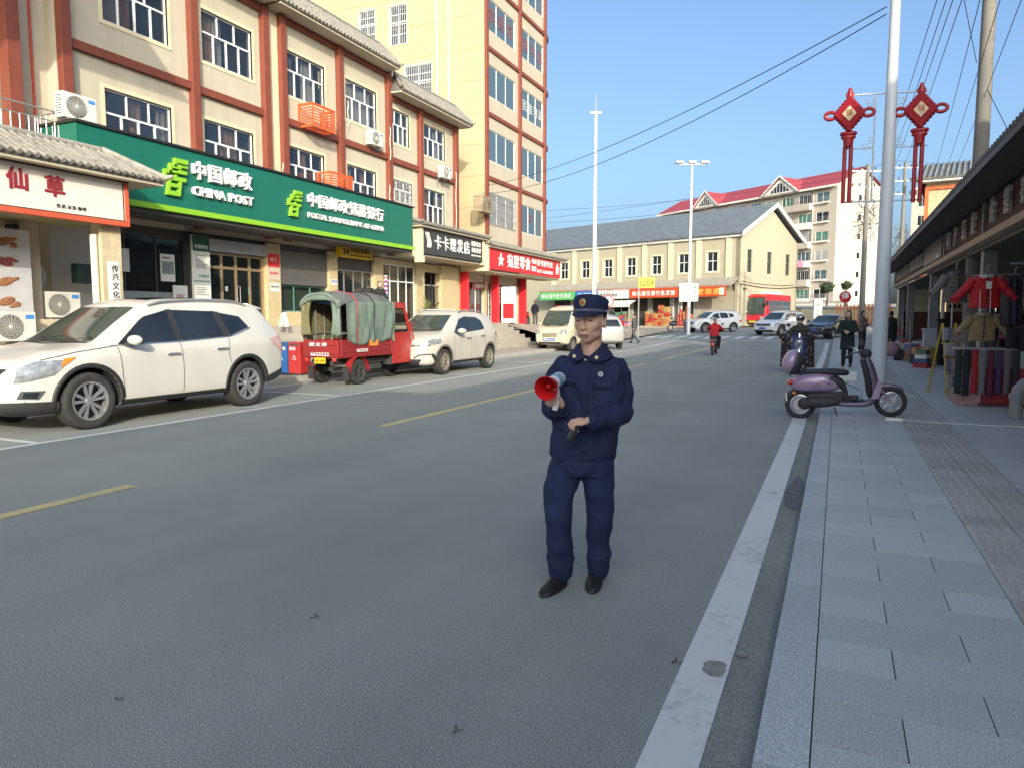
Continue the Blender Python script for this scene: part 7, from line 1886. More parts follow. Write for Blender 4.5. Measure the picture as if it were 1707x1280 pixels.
hb = MB(); hb.tube([(.98,0,.85),(.93,0,1.0),(.90,0,1.04)],.028,8,CHR); hb.tube([(.70,-.30,.99),(.80,-.24,1.04),(.90,-.06,1.04),(.90,.06,1.04),(.86,.26,1.08),(.8,.34,1.1)],.014,8,CHR); hb.build('handlebar', sc, smooth=60)
for pp in (((.66,-.33,.965),(.76,-.27,1.02)),((.84,.30,1.09),(.76,.38,1.11))): MB().cyl(pp[0],pp[1],.021,n=10,m=BLKP).build('grip', sc)
hd = MB(); hd.ell((.99,0,1.0),(.09,.10,.08),BLKP,16,10); hd.build('headlamp_housing', sc, smooth=80)
for (a, b_, cc, m_) in (((.88,-.12,1.05),(.95,-.2,1.2),(.93,-.16,1.17),BLKP),((.9,.18,1.08),(.98,.24,1.32),(.99,.25,1.38),BLKP)):
    mo = MB().tube([a,b_],.006,6,BLKP).build('mirror_stalk', sc); mm = MB(); mm.ell(cc,(.02,.06,.045) if cc[1] > 0 else (.03,.075,.065),BLKP,14,8); mm.build('mirror', mo, smooth=80)
bxo = MB(); bxo.ell((-.12,0,.93),(.13,.19,.20),SCP,20,12,Matrix.Rotation(.35,4,'Y')); bx_ = bxo.build('back_box', sc, smooth=80)
bk2 = MB(); bk2.ell((-.055,0,.90),(.12,.175,.19),BLKP,20,12,Matrix.Rotation(.35,4,'Y')); bk2.build('box_base', bx_, smooth=80)
rk_ = MB()
for y_ in (-.09,.09): rk_.tube([(.12,y_,.79),(.0,y_,.82),(-.14,y_,.78),(-.14,y_*.5,.70)],.011,6,BLKP)
rk_.build('luggage_rack', sc)
MB().ell((-.13,0,.60),(.06,.11,.05),REDL,14,8).build('tail_light', sc, smooth=80); MB().ell((-.09,-.12,.43),(.03,.02,.03),AMB,10,6).build('indicator', sc, smooth=80)
MB().box((-.22,-.07,.30),(-.20,.07,.42), PAPER).build('number_plate', sc)
MB().tube([(.5,-.12,.18),(.53,-.16,.06),(.53,-.16,.02)],.014,6,BLKP).build('side_stand', sc); 
MB().box((.66,-.08,.285),(.86,.02,.36), BLKP).build('charger_brick', sc, bevel=.01); MB().tube([(.62,-.05,.60),(.74,-.06,.52),(.92,-.05,.42),(.9,-.04,.32),(.84,-.03,.32)],.006,5,BLKP).build('charging_cable', sc)
ds = MB(); ds.tube([(.18,-.168,.53),(.22,-.172,.56),(.3,-.172,.56),(.32,-.17,.52),(.2,-.168,.52)],.004,5,SCPD,True); ds.tube([(-.1,-.13,.6),(.1,-.165,.7),(.35,-.172,.70),(.5,-.15,.6)],.005,5,SCPD); ds.box((.40,-.172,.55),(.45,-.166,.565), BLKP); ds.build('decal', sc)

def simple_bike(name, loc, rz, label, body, seatm=BLKP, group=None, kind=0, scale=1.):
    t = empty(name, loc, label, 'motor scooter', rz, group); t.scale = (scale,)*3
    spoked(t, 0, .25, .25, .1, RIM, .07, 5); spoked(t, 1.25, .25, .25, .1, RIM, .06, 5)
    shell([xsec(-.15,.03,.55,.62),xsec(0,.12,.45,.72),xsec(.3,.15,.42,.74),xsec(.5,.12,.42,.68)], body, 'tail_body', t); shell([xsec(-.05,.1,.70,.78),xsec(.3,.13,.71,.80),xsec(.6,.1,.68,.76)], seatm, 'seat', t)
    MB().box((.4,-.13,.22),(1.0,.13,.30), BLKP).build('floor_board', t, bevel=.02)
    shell([zsec(1.05,.28,.05,.13),zsec(1.06,.5,.07,.19),zsec(1.0,.8,.07,.18),zsec(.95,.98,.06,.1)], body, 'leg_shield', t)
    h = MB(); h.tube([(.85,-.33,1.03),(.92,-.1,1.06),(.92,.1,1.06),(.85,.33,1.03)],.016,6,BLKP); h.tube([(.93,0,1.05),(1.05,0,.7),(1.25,0,.25)],.022,6,CHR); h.build('handlebar', t)
    m_ = MB(); m_.ell((1.12,0,.82),(.05,.09,.08),HEADL,12,8); m_.build('headlight', t, smooth=80)
    for sg in (-1,1): mo = MB().tube([(.9,sg*.2,1.06),(.92,sg*.27,1.24)],.006,5,BLKP).build('mirror_stalk', t); MB().ell((.92,sg*.28,1.28),(.015,.06,.045),BLKP,10,6).build('mirror', mo, smooth=80)
    m_ = MB(); m_.ell((-.15,0,.6),(.03,.07,.04),REDL,10,6); m_.build('tail_light', t, smooth=80)
    return t
GP = 'scooters parked by the snack shop'
for k, (px_, py_, c_, rz, lab) in enumerate(((842,548,(.30,.04,.04),2.6,'dark red scooter nearest the shop door among the parked scooters'),(852,549,(.35,.35,.36),2.9,'grey scooter second in the row of parked scooters'),(862,549,(.05,.06,.10),2.5,'navy scooter in the middle of the parked row'),(874,550,(.50,.48,.45),2.8,'white scooter fourth in the parked row'),(880,548,(.40,.06,.05),2.4,'red scooter at the street end of the parked row next to the standing man'))):
    p = W(px_, 530, D=44); simple_bike('parked_scooter', (p.x,p.y,1.26-.026*(p.y-35)), rz, lab, mat('scooter_body_%d'%k, c_, .4, var=.1, coat=.4), group=GP)
p = W(1118, 530, D=55); simple_bike('parked_motorcycle', (p.x,p.y,gz(p.y)+.15), .3, 'dark motorcycle standing alone left of the lamp with three heads', mat('scooter_body_2',(.05,.06,.10),.4), group=None)
# ================================================================ PEOPLE
SKIN = mat('skin', (.64,.395,.285), .55, var=.07, vscale=6); HAIR = mat('black_hair', (.012,.011,.011), .6, var=.3, vscale=30); LIPS = mat('lips', (.33,.12,.10), .5, var=.05)
NAVY = mat('navy_cloth', (.009,.016,.058), .85, var=.25, vscale=5, bump=.15, bscale=25); SHOE = mat('black_shoe', (.012,.012,.013), .55, var=.2)
def remeshed(mb, name, parent, m, voxel=.012, smooth_it=3, wr=0., wscale=9., wdir=(1,1,1), label=None):
    me = mb.mesh(name+'_raw'); o = bpy.data.objects.new(name, me); COL.objects.link(o)
    a = o.modifiers.new('r','REMESH'); a.mode = 'VOXEL'; a.voxel_size = voxel
    b = o.modifiers.new('s','SMOOTH'); b.factor = .5; b.iterations = smooth_it
    dg = bpy.context.evaluated_depsgraph_get(); dg.update()
    m2 = bpy.data.meshes.new_from_object(o.evaluated_get(dg)); bpy.data.objects.remove(o)
    if wr:
        m2.calc_loop_triangles(); nn = [v.normal.copy() for v in m2.vertices]
        for v, n in zip(m2.vertices, nn):
            c = v.co; q = Vector((c.x*wdir[0], c.y*wdir[1], c.z*wdir[2]))*wscale
            k = noise.noise(q+Vector((2.2*noise.noise(q*.5),1.7*noise.noise(q*.6+Vector((9,2,1))),0)))
            k2 = (1-abs(k)*2.4); v.co = c+n*wr*(max(-1,k2)-.45+.5*noise.noise(q*2.3))
    m2.name = name; m2.materials.clear(); m2.materials.append(m)
    m2.polygons.foreach_set('use_smooth', [True]*len(m2.polygons)); m2.polygons.foreach_set('material_index', [0]*len(m2.polygons)); m2.update()
    return link(name, m2, parent)
def limb(mb, pts, rad, n=12, m=None, flat=1.):
    """tapering limb with rounded ends; flat squeezes across y"""
    P = [Vector(p) for p in pts]
    mb.tube(P, rad, n, m); mb.ell(P[0],(rad[0],)*3,m,10,6); mb.ell(P[-1],(rad[-1],)*3,m,10,6)
def torso_rings(levels, n=20):
    """levels: (x, y, z, rx, ry)"""
    return [[Vector((x+rx*math.cos(a), y+ry*math.copysign(abs(math.sin(a))**.85, math.sin(a)), z)) for a in [2*PI*q/n for q in range(n)]] for x, y, z, rx, ry in levels]
def rot_head(c, yaw, tilt=0.): return Matrix.Translation(c) @ Matrix.Rotation(yaw,4,'Z') @ Matrix.Rotation(tilt,4,'X')
def head_into(mb, M, s=1.):
    """a head facing local -y, origin between the ears, 0.235 tall at s=1"""
    def e(c, r, rot=None): 
        k = Matrix.Rotation(rot,4,'X') if rot else Matrix.Identity(4)
        R3 = (M.to_3x3() @ k.to_3x3()).to_4x4(); mb.ell(M @ (Vector(c)*s), [q*s for q in r], None, 20, 14, R3)
    e((0,.012,.035),(.080,.097,.088)); e((0,-.022,-.012),(.070,.072,.082)); e((0,-.026,-.055),(.056,.060,.056)); e((0,-.045,-.086),(.034,.036,.030)); e((0,.0,-.05),(.066,.066,.052)); e((0,-.05,-.03),(.052,.044,.055))
    e((0,-.098,-.018),(.0125,.017,.026),.3); e((0,-.104,-.034),(.013,.014,.011)); e((-.010,-.097,-.037),(.008,.010,.008)); e((.010,-.097,-.037),(.008,.010,.008))
    e((0,-.088,-.064),(.025,.014,.007)); e((0,-.084,-.076),(.022,.014,.008))
    for sx in (-1,1):
        e((sx*.03,-.082,.022),(.026,.013,.008)); e((sx*.036,-.052,-.022),(.030,.030,.028)); e((sx*.077,.012,-.008),(.010,.021,.033)); e((sx*.040,-.02,-.066),(.024,.036,.026))
def face_bits(parent, M, s=1., det=True):
    for sx in (-1,1):
        b = MB(); b.ell(M @ (Vector((sx*.031,-.0815,.004))*s),(.014*s,.008*s,.0042*s),tint('eye_dark',(.03,.022,.02),.35),12,8,M.to_3x3().to_4x4()); b.build('eye', parent, smooth=80)
        b = MB(); b.tube([M @ (Vector(q)*s) for q in ((sx*.014,-.094,.027),(sx*.032,-.094,.033),(sx*.052,-.082,.027))],[.003*s,.0038*s,.002*s],6,HAIR); b.build('eyebrow', parent, smooth=80)
    b = MB(); b.tube([M @ (Vector(q)*s) for q in ((-.024,-.094,-.071),(-.01,-.1015,-.0685),(0,-.1025,-.0695),(.01,-.1015,-.0685),(.024,-.094,-.071))],[.0025*s,.0045*s,.0045*s,.0045*s,.0025*s],6,LIPS); b.build('lips', parent, smooth=80)
def hand_into(mb, wrist, d, palm_n, L=.18, curl=1.0, thumb_side=1, spread=.1, m=None):
    """palm and five bent fingers; d = pointing direction, palm_n = direction the palm faces"""
    d = Vector(d).normalized(); n_ = Vector(palm_n); n_ = (n_-d*n_.dot(d)).normalized(); s_ = d.cross(n_)*thumb_side
    w0 = Vector(wrist); pl_ = w0+d*L*.5
    fr3 = Matrix((s_, d, n_)).transposed().to_4x4()
    mb.ell(w0+d*L*.28, (L*.24,L*.30,L*.115), m, 14, 10, fr3)
    for i, (off, ln) in enumerate(((-.17,.40),(-.06,.45),(.055,.42),(.16,.33))):
        b0 = w0+d*L*.5+s_*(-off*L); seg = ln*L/3; a = 0; p = b0; pts = [w0+d*L*.36+s_*(-off*L*.8), b0]
        for k, bend in enumerate((.9,1.1,.8)):
            a += bend*curl; dd = d*math.cos(a)+n_*math.sin(a)+s_*(-off*spread); p = p+dd.normalized()*seg*1.15; pts.append(p)
        mb.tube(pts, [L*.055,L*.056,L*.052,L*.047,L*.042], 8, m); mb.ell(pts[-1],(L*.043,)*3,m,8,6)
    t0 = w0+d*L*.12+s_*L*.16; t1 = t0+(d*.6+s_*.55+n_*.35)*L*.22; t2 = t1+(d*.7+n_*(.5+.3*curl)-s_*.1)*L*.2; t3 = t2+(d*.5+n_*.7-s_*.45)*L*.14
    mb.tube([t0,t1,t2,t3],[L*.085,L*.07,L*.055,L*.045],8,m); mb.ell(t3,(L*.046,)*3,m,8,6)

# ---------------------------------------------------------------- the officer
op = Vector((-1.30,3.83,0)); orz = math.atan2(1.30,3.83)
of_ = empty('person', op, 'uniformed person in navy with peaked cap walking on the road with a red megaphone', 'person', orz)
k = op.length/1200.*1.0235      # metres per photo pixel at this distance
def O(px_, py_, y=0.):
    """body point: photo pixel (px, py) at depth y behind the body plane"""
    f_ = 1+y/op.length
    return Vector(((px_-972)*k*f_, y, CAMH+((530-py_)*k)*f_))
HM = rot_head(O(985,535.5,-.02), -.36, .02)
body = MB(); head_into(body, HM, 1.05)
limb(body, [O(987,555,.012),O(988,592,.015)], [.060,.067])
body.rings(torso_rings([(*O(986,592,.02),.10,.07),(*O(986,610,.02),.17,.09),(*O(982,650,.02),.155,.10),(*O(978,720,.02),.14,.095),(*O(975,775,.02),.15,.10)]))
for S_, E_, W_ in ((O(943,612,.02),O(924,676,.03),O(934,674,-.16)),(O(1026,614,.02),O(1038,680,.01),O(985,697,-.20))):
    limb(body, [S_,E_,W_],[.04,.036,.027])
for H_, K_, A_ in ((O(952,775,.0),O(938,862,-.06),O(938,955,.02)),(O(1000,775,.02),O(1003,862,.02),O(1000,950,.10))): limb(body, [H_,K_,A_],[.06,.045,.036])
# hands: the one under the megaphone grips its handle, the other closes on the radio
hw = O(940,676,-.19); hand_into(body, hw, (-.35,-.45,.75), (-.55,-.6,-.45), .165, 1.0, -1)
hw2 = O(984,697,-.215); hand_into(body, hw2, (-.88,-.30,-.05), (.1,.25,-.95), .17, 1.05, -1)
bo = remeshed(body, 'body', of_, SKIN, .0048, 4)
face_bits(bo, HM, 1.05)
# jacket
jk = MB()
lv = [(*O(988,584,.03),.070,.066),(*O(988,591,.025),.115,.08),(*O(987,600,.02),.17,.098),(*O(988,618,.02),.212,.12),(*O(986,650,.01),.200,.126),(*O(981,690,.0),.192,.128),(*O(977,725,.0),.186,.125),(*O(975,752,.0),.186,.122),(*O(975,758,.0),.178,.116)]
jk.rings(torso_rings(lv, 24))
limb(jk, [O(941,609,.02),O(928,640,.03),O(922,672,.03)], [.064,.064,.057], 14); limb(jk, [O(922,672,.03),O(926,680,-.05),O(936,678,-.15)], [.060,.057,.048], 14)
limb(jk, [O(1029,612,.02),O(1037,645,.03),O(1038,680,.01)], [.066,.064,.060], 14); limb(jk, [O(1038,680,.01),O(1018,693,-.10),O(994,697,-.19)], [.068,.060,.050], 14)
jo = remeshed(jk, 'jacket', of_, NAVY, .0075, 3, .0115, 7.5, (1,1,.8))
# collar, placket, pockets, badges
cl_ = MB()
def wing(rows):
    n_ = len(rows[0]); cl_.add([O(*p) for r in rows for p in r], [(i*n_+k, i*n_+k+1, (i+1)*n_+k+1, (i+1)*n_+k) for i in range(len(rows)-1) for k in range(n_-1)], NAVY)
# rows run from the neck edge outward; columns from the back of the neck to the front point
wing([[(990,566,.085),(972,566,.045),(966,570,-.03),(972,582,-.085),(978,593,-.108)],[(990,576,.098),(964,575,.055),(957,580,-.035),(963,592,-.095),(970,598,-.116)],[(990,586,.106),(955,586,.06),(947,589,-.035),(955,597,-.09),(960,602,-.112)]])
wing([[(990,566,.085),(1004,565,.045),(1007,569,-.03),(996,582,-.08),(979,594,-.108)],[(990,576,.098),(1012,575,.055),(1016,580,-.03),(1006,592,-.09),(987,599,-.116)],[(990,586,.106),(1021,586,.06),(1026,590,-.03),(1014,598,-.085),(996,605,-.112)]])
co_ = cl_.build('collar', jo, smooth=80); q = co_.modifiers.new('t','SOLIDIFY'); q.thickness = .007; q = co_.modifiers.new('s','SUBSURF'); q.levels = 2; q.render_levels = 2
jo_bvh = None
def on_jacket():
    dg = bpy.context.evaluated_depsgraph_get(); dg.update(); return BVHTree.FromPolygons([v.co.copy() for v in jo.data.vertices], [tuple(p.vertices) for p in jo.data.polygons])
JB = on_jacket()
def J(px_, py_, off=.003):
    c = O(px_, py_, 0); d = Vector((0,1,0)); h = JB.ray_cast(Vector((c.x,-1.5,c.z)), d)
    if h[0] is None: return c+Vector((0,-.12,0))
    return h[0]+Vector((0,-off,0))
GOLD = tint('badge_gold', (.55,.38,.10), .35)
def jline(pts, r, m, name):
    out = []
    for a, b in zip(pts, pts[1:]):
        for i in range(7): out.append(J(a[0]+(b[0]-a[0])*i/6, a[1]+(b[1]-a[1])*i/6, .002))
    MB().tube(out, r, 6, m).build(name, jo, smooth=80)
SEAM = mat('navy_seam', (.008,.012,.038), .9, var=.1)
jline([(982,602),(980,650),(976,700),(974,752)], .0011, SEAM, 'front_placket'); jline([(985,612),(984,650),(980,700),(978,752)], .0009, SEAM, 'front_placket')
def pflap(x0, x1, y0, y1):
    b = MB(); N = 8; r0 = [J(x0+(x1-x0)*i/N, y0, .003) for i in range(N+1)]; r1 = [J(x0+(x1-x0)*i/N, y1-3*abs(i/N-.5)*2+3, .007) for i in range(N+1)]
    b.add(r0+r1, [(i,i+1,N+2+i,N+1+i) for i in range(N)], NAVY); o = b.build('pocket_flap', jo, smooth=80); q = o.modifiers.new('t','SOLIDIFY'); q.thickness = .004
pflap(990,1022,628,639); pflap(937,964,625,634)
jline([(990,641),(991,668),(1018,668),(1022,640)], .0008, SEAM, 'pocket_seam'); jline([(926,735),(1032,740)], .0010, SEAM, 'hem_seam')
def disc(px_, py_, r, m, name, off=.006, par=None):
    p = J(px_, py_, off); return MB().cyl(p+Vector((0,.004,0)), p, r, n=20, m=m).build(name, par or jo, smooth=40)
d_ = disc(1002,619,.0135,PAPER,'breast_badge',.006); p = J(1002,619,.0075); MB().cyl(p+Vector((0,.002,0)),p,.009,n=16,m=tint('badge_blue',(.03,.08,.35))).build('badge_centre', d_); p = J(1002,619,.0085); b = MB(); star(b, p.x, p.z, .008, p.y-.001, p.y+.002, GOLD); b.build('badge_star', d_)
for cx_, cy_ in ((960,592),(996,594)):
    p = O(cx_,cy_,-.118); MB().cyl(p+Vector((0,.004,0)),p,.0105,n=18,m=GOLD).build('collar_pin', jo); MB().cyl(p,p+Vector((0,-.002,0)),.006,n=12,m=PAPER).build('pin_centre', jo)
p = O(978,598,-.122); MB().cyl(p+Vector((0,.004,0)),p,.006,n=12,m=STEEL).build('press_stud', jo)
# cuffs
for a, b_ in ((O(941,676,-.165),O(934,679,-.14)),(O(990,697,-.20),O(1000,697,-.17))): MB().tube([a, b_], [.048,.050], 16, NAVY).build('cuff', jo, smooth=60)
# trousers
tr_ = MB()
tr_.rings(torso_rings([(*O(975,750,.0),.172,.112),(*O(973,768,.0),.182,.118),(*O(972,786,.0),.178,.112)], 24))
limb(tr_, [O(948,775,.0),O(937,815,-.03),O(935,862,-.055),O(939,905,-.03),O(940,948,.015)], [.098,.089,.077,.074,.078], 16)
limb(tr_, [O(999,775,.01),O(1003,815,.01),O(1004,862,.03),O(1003,905,.06),O(1003,942,.09)], [.096,.084,.073,.070,.070], 16)
tb_ = remeshed(tr_, 'trousers', of_, NAVY2 if 'NAVY2' in globals() else mat('navy_trouser_cloth', (.009,.018,.064), .85, var=.2, vscale=4, bump=.1, bscale=30), .0075, 2, .0095, 5.8, (1,1,1))
for px_, yb_ in ((937,0),(1003,0)):
    pass
for (c, d_, nm) in ((O(936,966,.01),(-.42,-.9,0),'shoe'),(O(997,962,.11),(-.10,-1,0),'shoe')):
    d_ = Vector(d_).normalized(); s_ = d_.cross(Vector((0,0,1))); b = MB()
    zb = 0.0
    base = Vector((c.x, c.y, zb))
    rg = []
    for u, w_, h_ in ((-.085,.022,.045),(-.07,.036,.075),(-.02,.040,.085),(.04,.044,.070),(.10,.048,.052),(.155,.044,.040),(.185,.028,.026),(.195,.010,.014)):
        rg.append([base+d_*u+s_*(w_*math.cos(a))+Vector((0,0,max(0.008,h_*.5+h_*.5*math.sin(a)))) for a in [2*PI*q/16 for q in range(16)]])
    b.rings(rg, SHOE); o = b.build('shoe', of_, smooth=80, sub=1)
    s2 = MB(); s2.rings([[base+d_*u+s_*(w_*math.cos(a))*1.03+Vector((0,0,z)) for u, w_, a in [( .055+.142*math.cos(t), .048-.006*math.cos(t), PI/2 if math.sin(t)>0 else -PI/2) for t in [0]] ] for z in (0,.014)], SHOE) if 0 else None
    sol = MB(); pts = []
    for i in range(24):
        t = 2*PI*i/24; pts.append(base+d_*(.055+.145*math.cos(t))+s_*(.050*math.sin(t)*(1-.12*math.cos(t+.4))))
    sol.rings([[q+Vector((0,0,z)) for q in pts] for z in (.001,.016)], BLKP); sol.build('sole', o)
    lc = MB()
    for u in (.02,.05,.08): lc.tube([base+d_*u+s_*w_+Vector((0,0,.082-.25*u-abs(w_)*.35)) for w_ in (-.025,0,.025)],.003,5,BLKP)
    lc.build('laces', o)
# cap
CAPM = Matrix(HM) @ Matrix.Translation((0,0,.007)) @ Matrix.Rotation(-.09,4,'X') @ Matrix.Scale(1.03,4)
def hatpt(r, a, z, ry=1.0, up=0.): return CAPM @ Vector((r*math.sin(a), .008-ry*r*math.cos(a), z))
cap = MB(); lev = [(.088,.034,1.17),(.090,.050,1.17),(.093,.074,1.15),(.094,.098,1.12),(.090,.112,1.12),(.080,.119,1.1),(.05,.122,1.1),(.015,.1225,1.1)]
cap.rings([[hatpt(r, 2*PI*q/32, z+.012*math.cos(2*PI*q/32)*(1 if i > 2 else 0), ry) for q in range(32)] for i, (r, z, ry) in enumerate(lev)], NAVY)
cpo = cap.build('cap', of_, smooth=60)
bm_ = MB(); N = 18
inn = [hatpt(.090, a, .038, 1.17) for a in [-1.25+2.5*i/N for i in range(N+1)]]
out_ = []
for i in range(N+1):
    a = -1.25+2.5*i/N; e_ = math.cos(a*1.22)**.8 if abs(a) < 1.25 else 0
    out_.append(CAPM @ Vector(((.094+.0*e_)*math.sin(a)*1.02, .008-(.108+.062*max(0,math.cos(a*1.256)))*math.cos(a)*1.0, .034-.028*max(0,math.cos(a*1.256)))))
bm_.add(inn+out_, [(i,i+1,N+2+i,N+1+i) for i in range(N)], NAVY); o = bm_.build('brim', cpo, smooth=80); q = o.modifiers.new('t','SOLIDIFY'); q.thickness = .004
bd = MB(); bd.rings([[hatpt(r, -1.5+3.0*i/24, z, 1.17) for i in range(25)] for r, z in ((.0935,.038),(.0945,.052))], tint('cap_band', (.10,.11,.17), .35), cap=False, closed=False); bd.build('cap_band', cpo, smooth=80)
for a in (-1.45,1.45): p = hatpt(.097,a,.045,1.17); MB().ell(p,(.006,.006,.006),STEEL,8,6).build('band_button', cpo, smooth=80)
eb = MB(); R3 = CAPM.to_3x3().to_4x4(); eb.ell(hatpt(.1005,-.06,.083,1.14),(.017,.004,.021),GOLD,16,8,R3); eo = eb.build('cap_badge', cpo, smooth=80)
e2 = MB(); e2.ell(hatpt(.104,-.06,.083,1.14),(.010,.003,.013),tint('badge_red',(.35,.10,.05)),12,8,R3); e2.build('badge_centre', eo, smooth=80)
hr = MB(); hr.rings([[HM @ (Vector((r*math.sin(a), .014-r*math.cos(a)*1.18, z))*1.05) for a in [1.35+3.6*i/20 for i in range(21)]] for r, z in ((.0795,-.03),(.0815,.0),(.083,.042))], HAIR, cap=False, closed=False); ho = hr.build('hair', of_, smooth=80); q = ho.modifiers.new('t','SOLIDIFY'); q.thickness = .004
# megaphone: bell faces the camera and slightly left
mg = empty('megaphone', (0,0,0), 'red and white hand megaphone held up in the officer\'s hand', 'megaphone')
mg.parent = None
Mo = Matrix.Translation(op) @ Matrix.Rotation(orz,4,'Z')
cm_ = O(914,645,-.34); ax_ = (O(936,629,-.12)-cm_).normalized()
Zm = Matrix.Translation(cm_) @ ax_.to_track_quat('Z','Y').to_matrix().to_4x4()
MR = mat('megaphone_red', (.60,.015,.02), .35, var=.04, coat=.4); MW = mat('megaphone_white', (.66,.68,.70), .4, var=.04)
ra_ = 19.5*k*.93
bl = MB(); bl.lathe([(ra_,.0),(ra_*1.03,.004),(ra_*.80,.045),(ra_*.58,.095),(ra_*.5,.13),(ra_*.46,.13),(ra_*.52,.095),(ra_*.72,.045),(ra_*.96,.004),(ra_,.0)], Zm, 36, MR); b0_ = bl.build('bell', mg, smooth=50)
ph_ = MB(); ph_.lathe([(0,.035),(ra_*.12,.037),(ra_*.2,.05),(ra_*.22,.075),(ra_*.16,.11),(ra_*.5,.12)], Zm, 20, MR); ph_.build('driver_horn', b0_, smooth=60)
wb = MB(); wb.lathe([(ra_*.50,.10),(ra_*.62,.11),(ra_*.62,.225),(ra_*.56,.24),(0,.245)], Zm, 28, MW); wb.build('battery_barrel', mg, smooth=40)
lbm = MB(); lbm.lathe([(ra_*.625,.13),(ra_*.625,.20)], Zm, 28, tint('barrel_label',(.25,.40,.50))); lbm.build('barrel_label', mg, smooth=60)
hp = O(933,664,-.235); hh = MB(); hh.tube([O(931,645,-.22),O(933,660,-.235),O(929,680,-.24)],[.017,.018,.016],10,MW); hh.build('handle', mg, smooth=60)
stp = MB(); stp.tube([O(929,682,-.24),O(932,690,-.22),O(936,684,-.20),O(934,676,-.2)],.003,6,INK); stp.build('wrist_strap', mg)
mg.matrix_basis = Mo
# radio in the other hand
rd = empty('handheld_radio', (0,0,0), 'black handheld radio hanging from the officer\'s lower hand', 'radio'); rd.matrix_basis = Mo
c0, c1 = O(966,703,-.24), O(953,729,-.255); ax2 = (c1-c0)
Zr = Matrix.Translation((c0+c1)/2) @ ax2.to_track_quat('Z','Y').to_matrix().to_4x4(); hl_ = ax2.length/2
MB().box((-.022,-.014,-hl_),(.022,.014,hl_), mat('radio_black',(.02,.02,.022),.5), Zr).build('case', rd, bevel=.005)
MB().box((-.016,.0145,-hl_*.2),(.016,.016,hl_*.8), DARKG, Zr).box((-.016,-.016,-hl_*.2),(.016,-.0145,hl_*.8), tint('radio_grey',(.07,.075,.07)), Zr).build('grille', rd)
MB().tube([c0, O(970,694,-.235)],.005,6,INK).build('loop', rd)

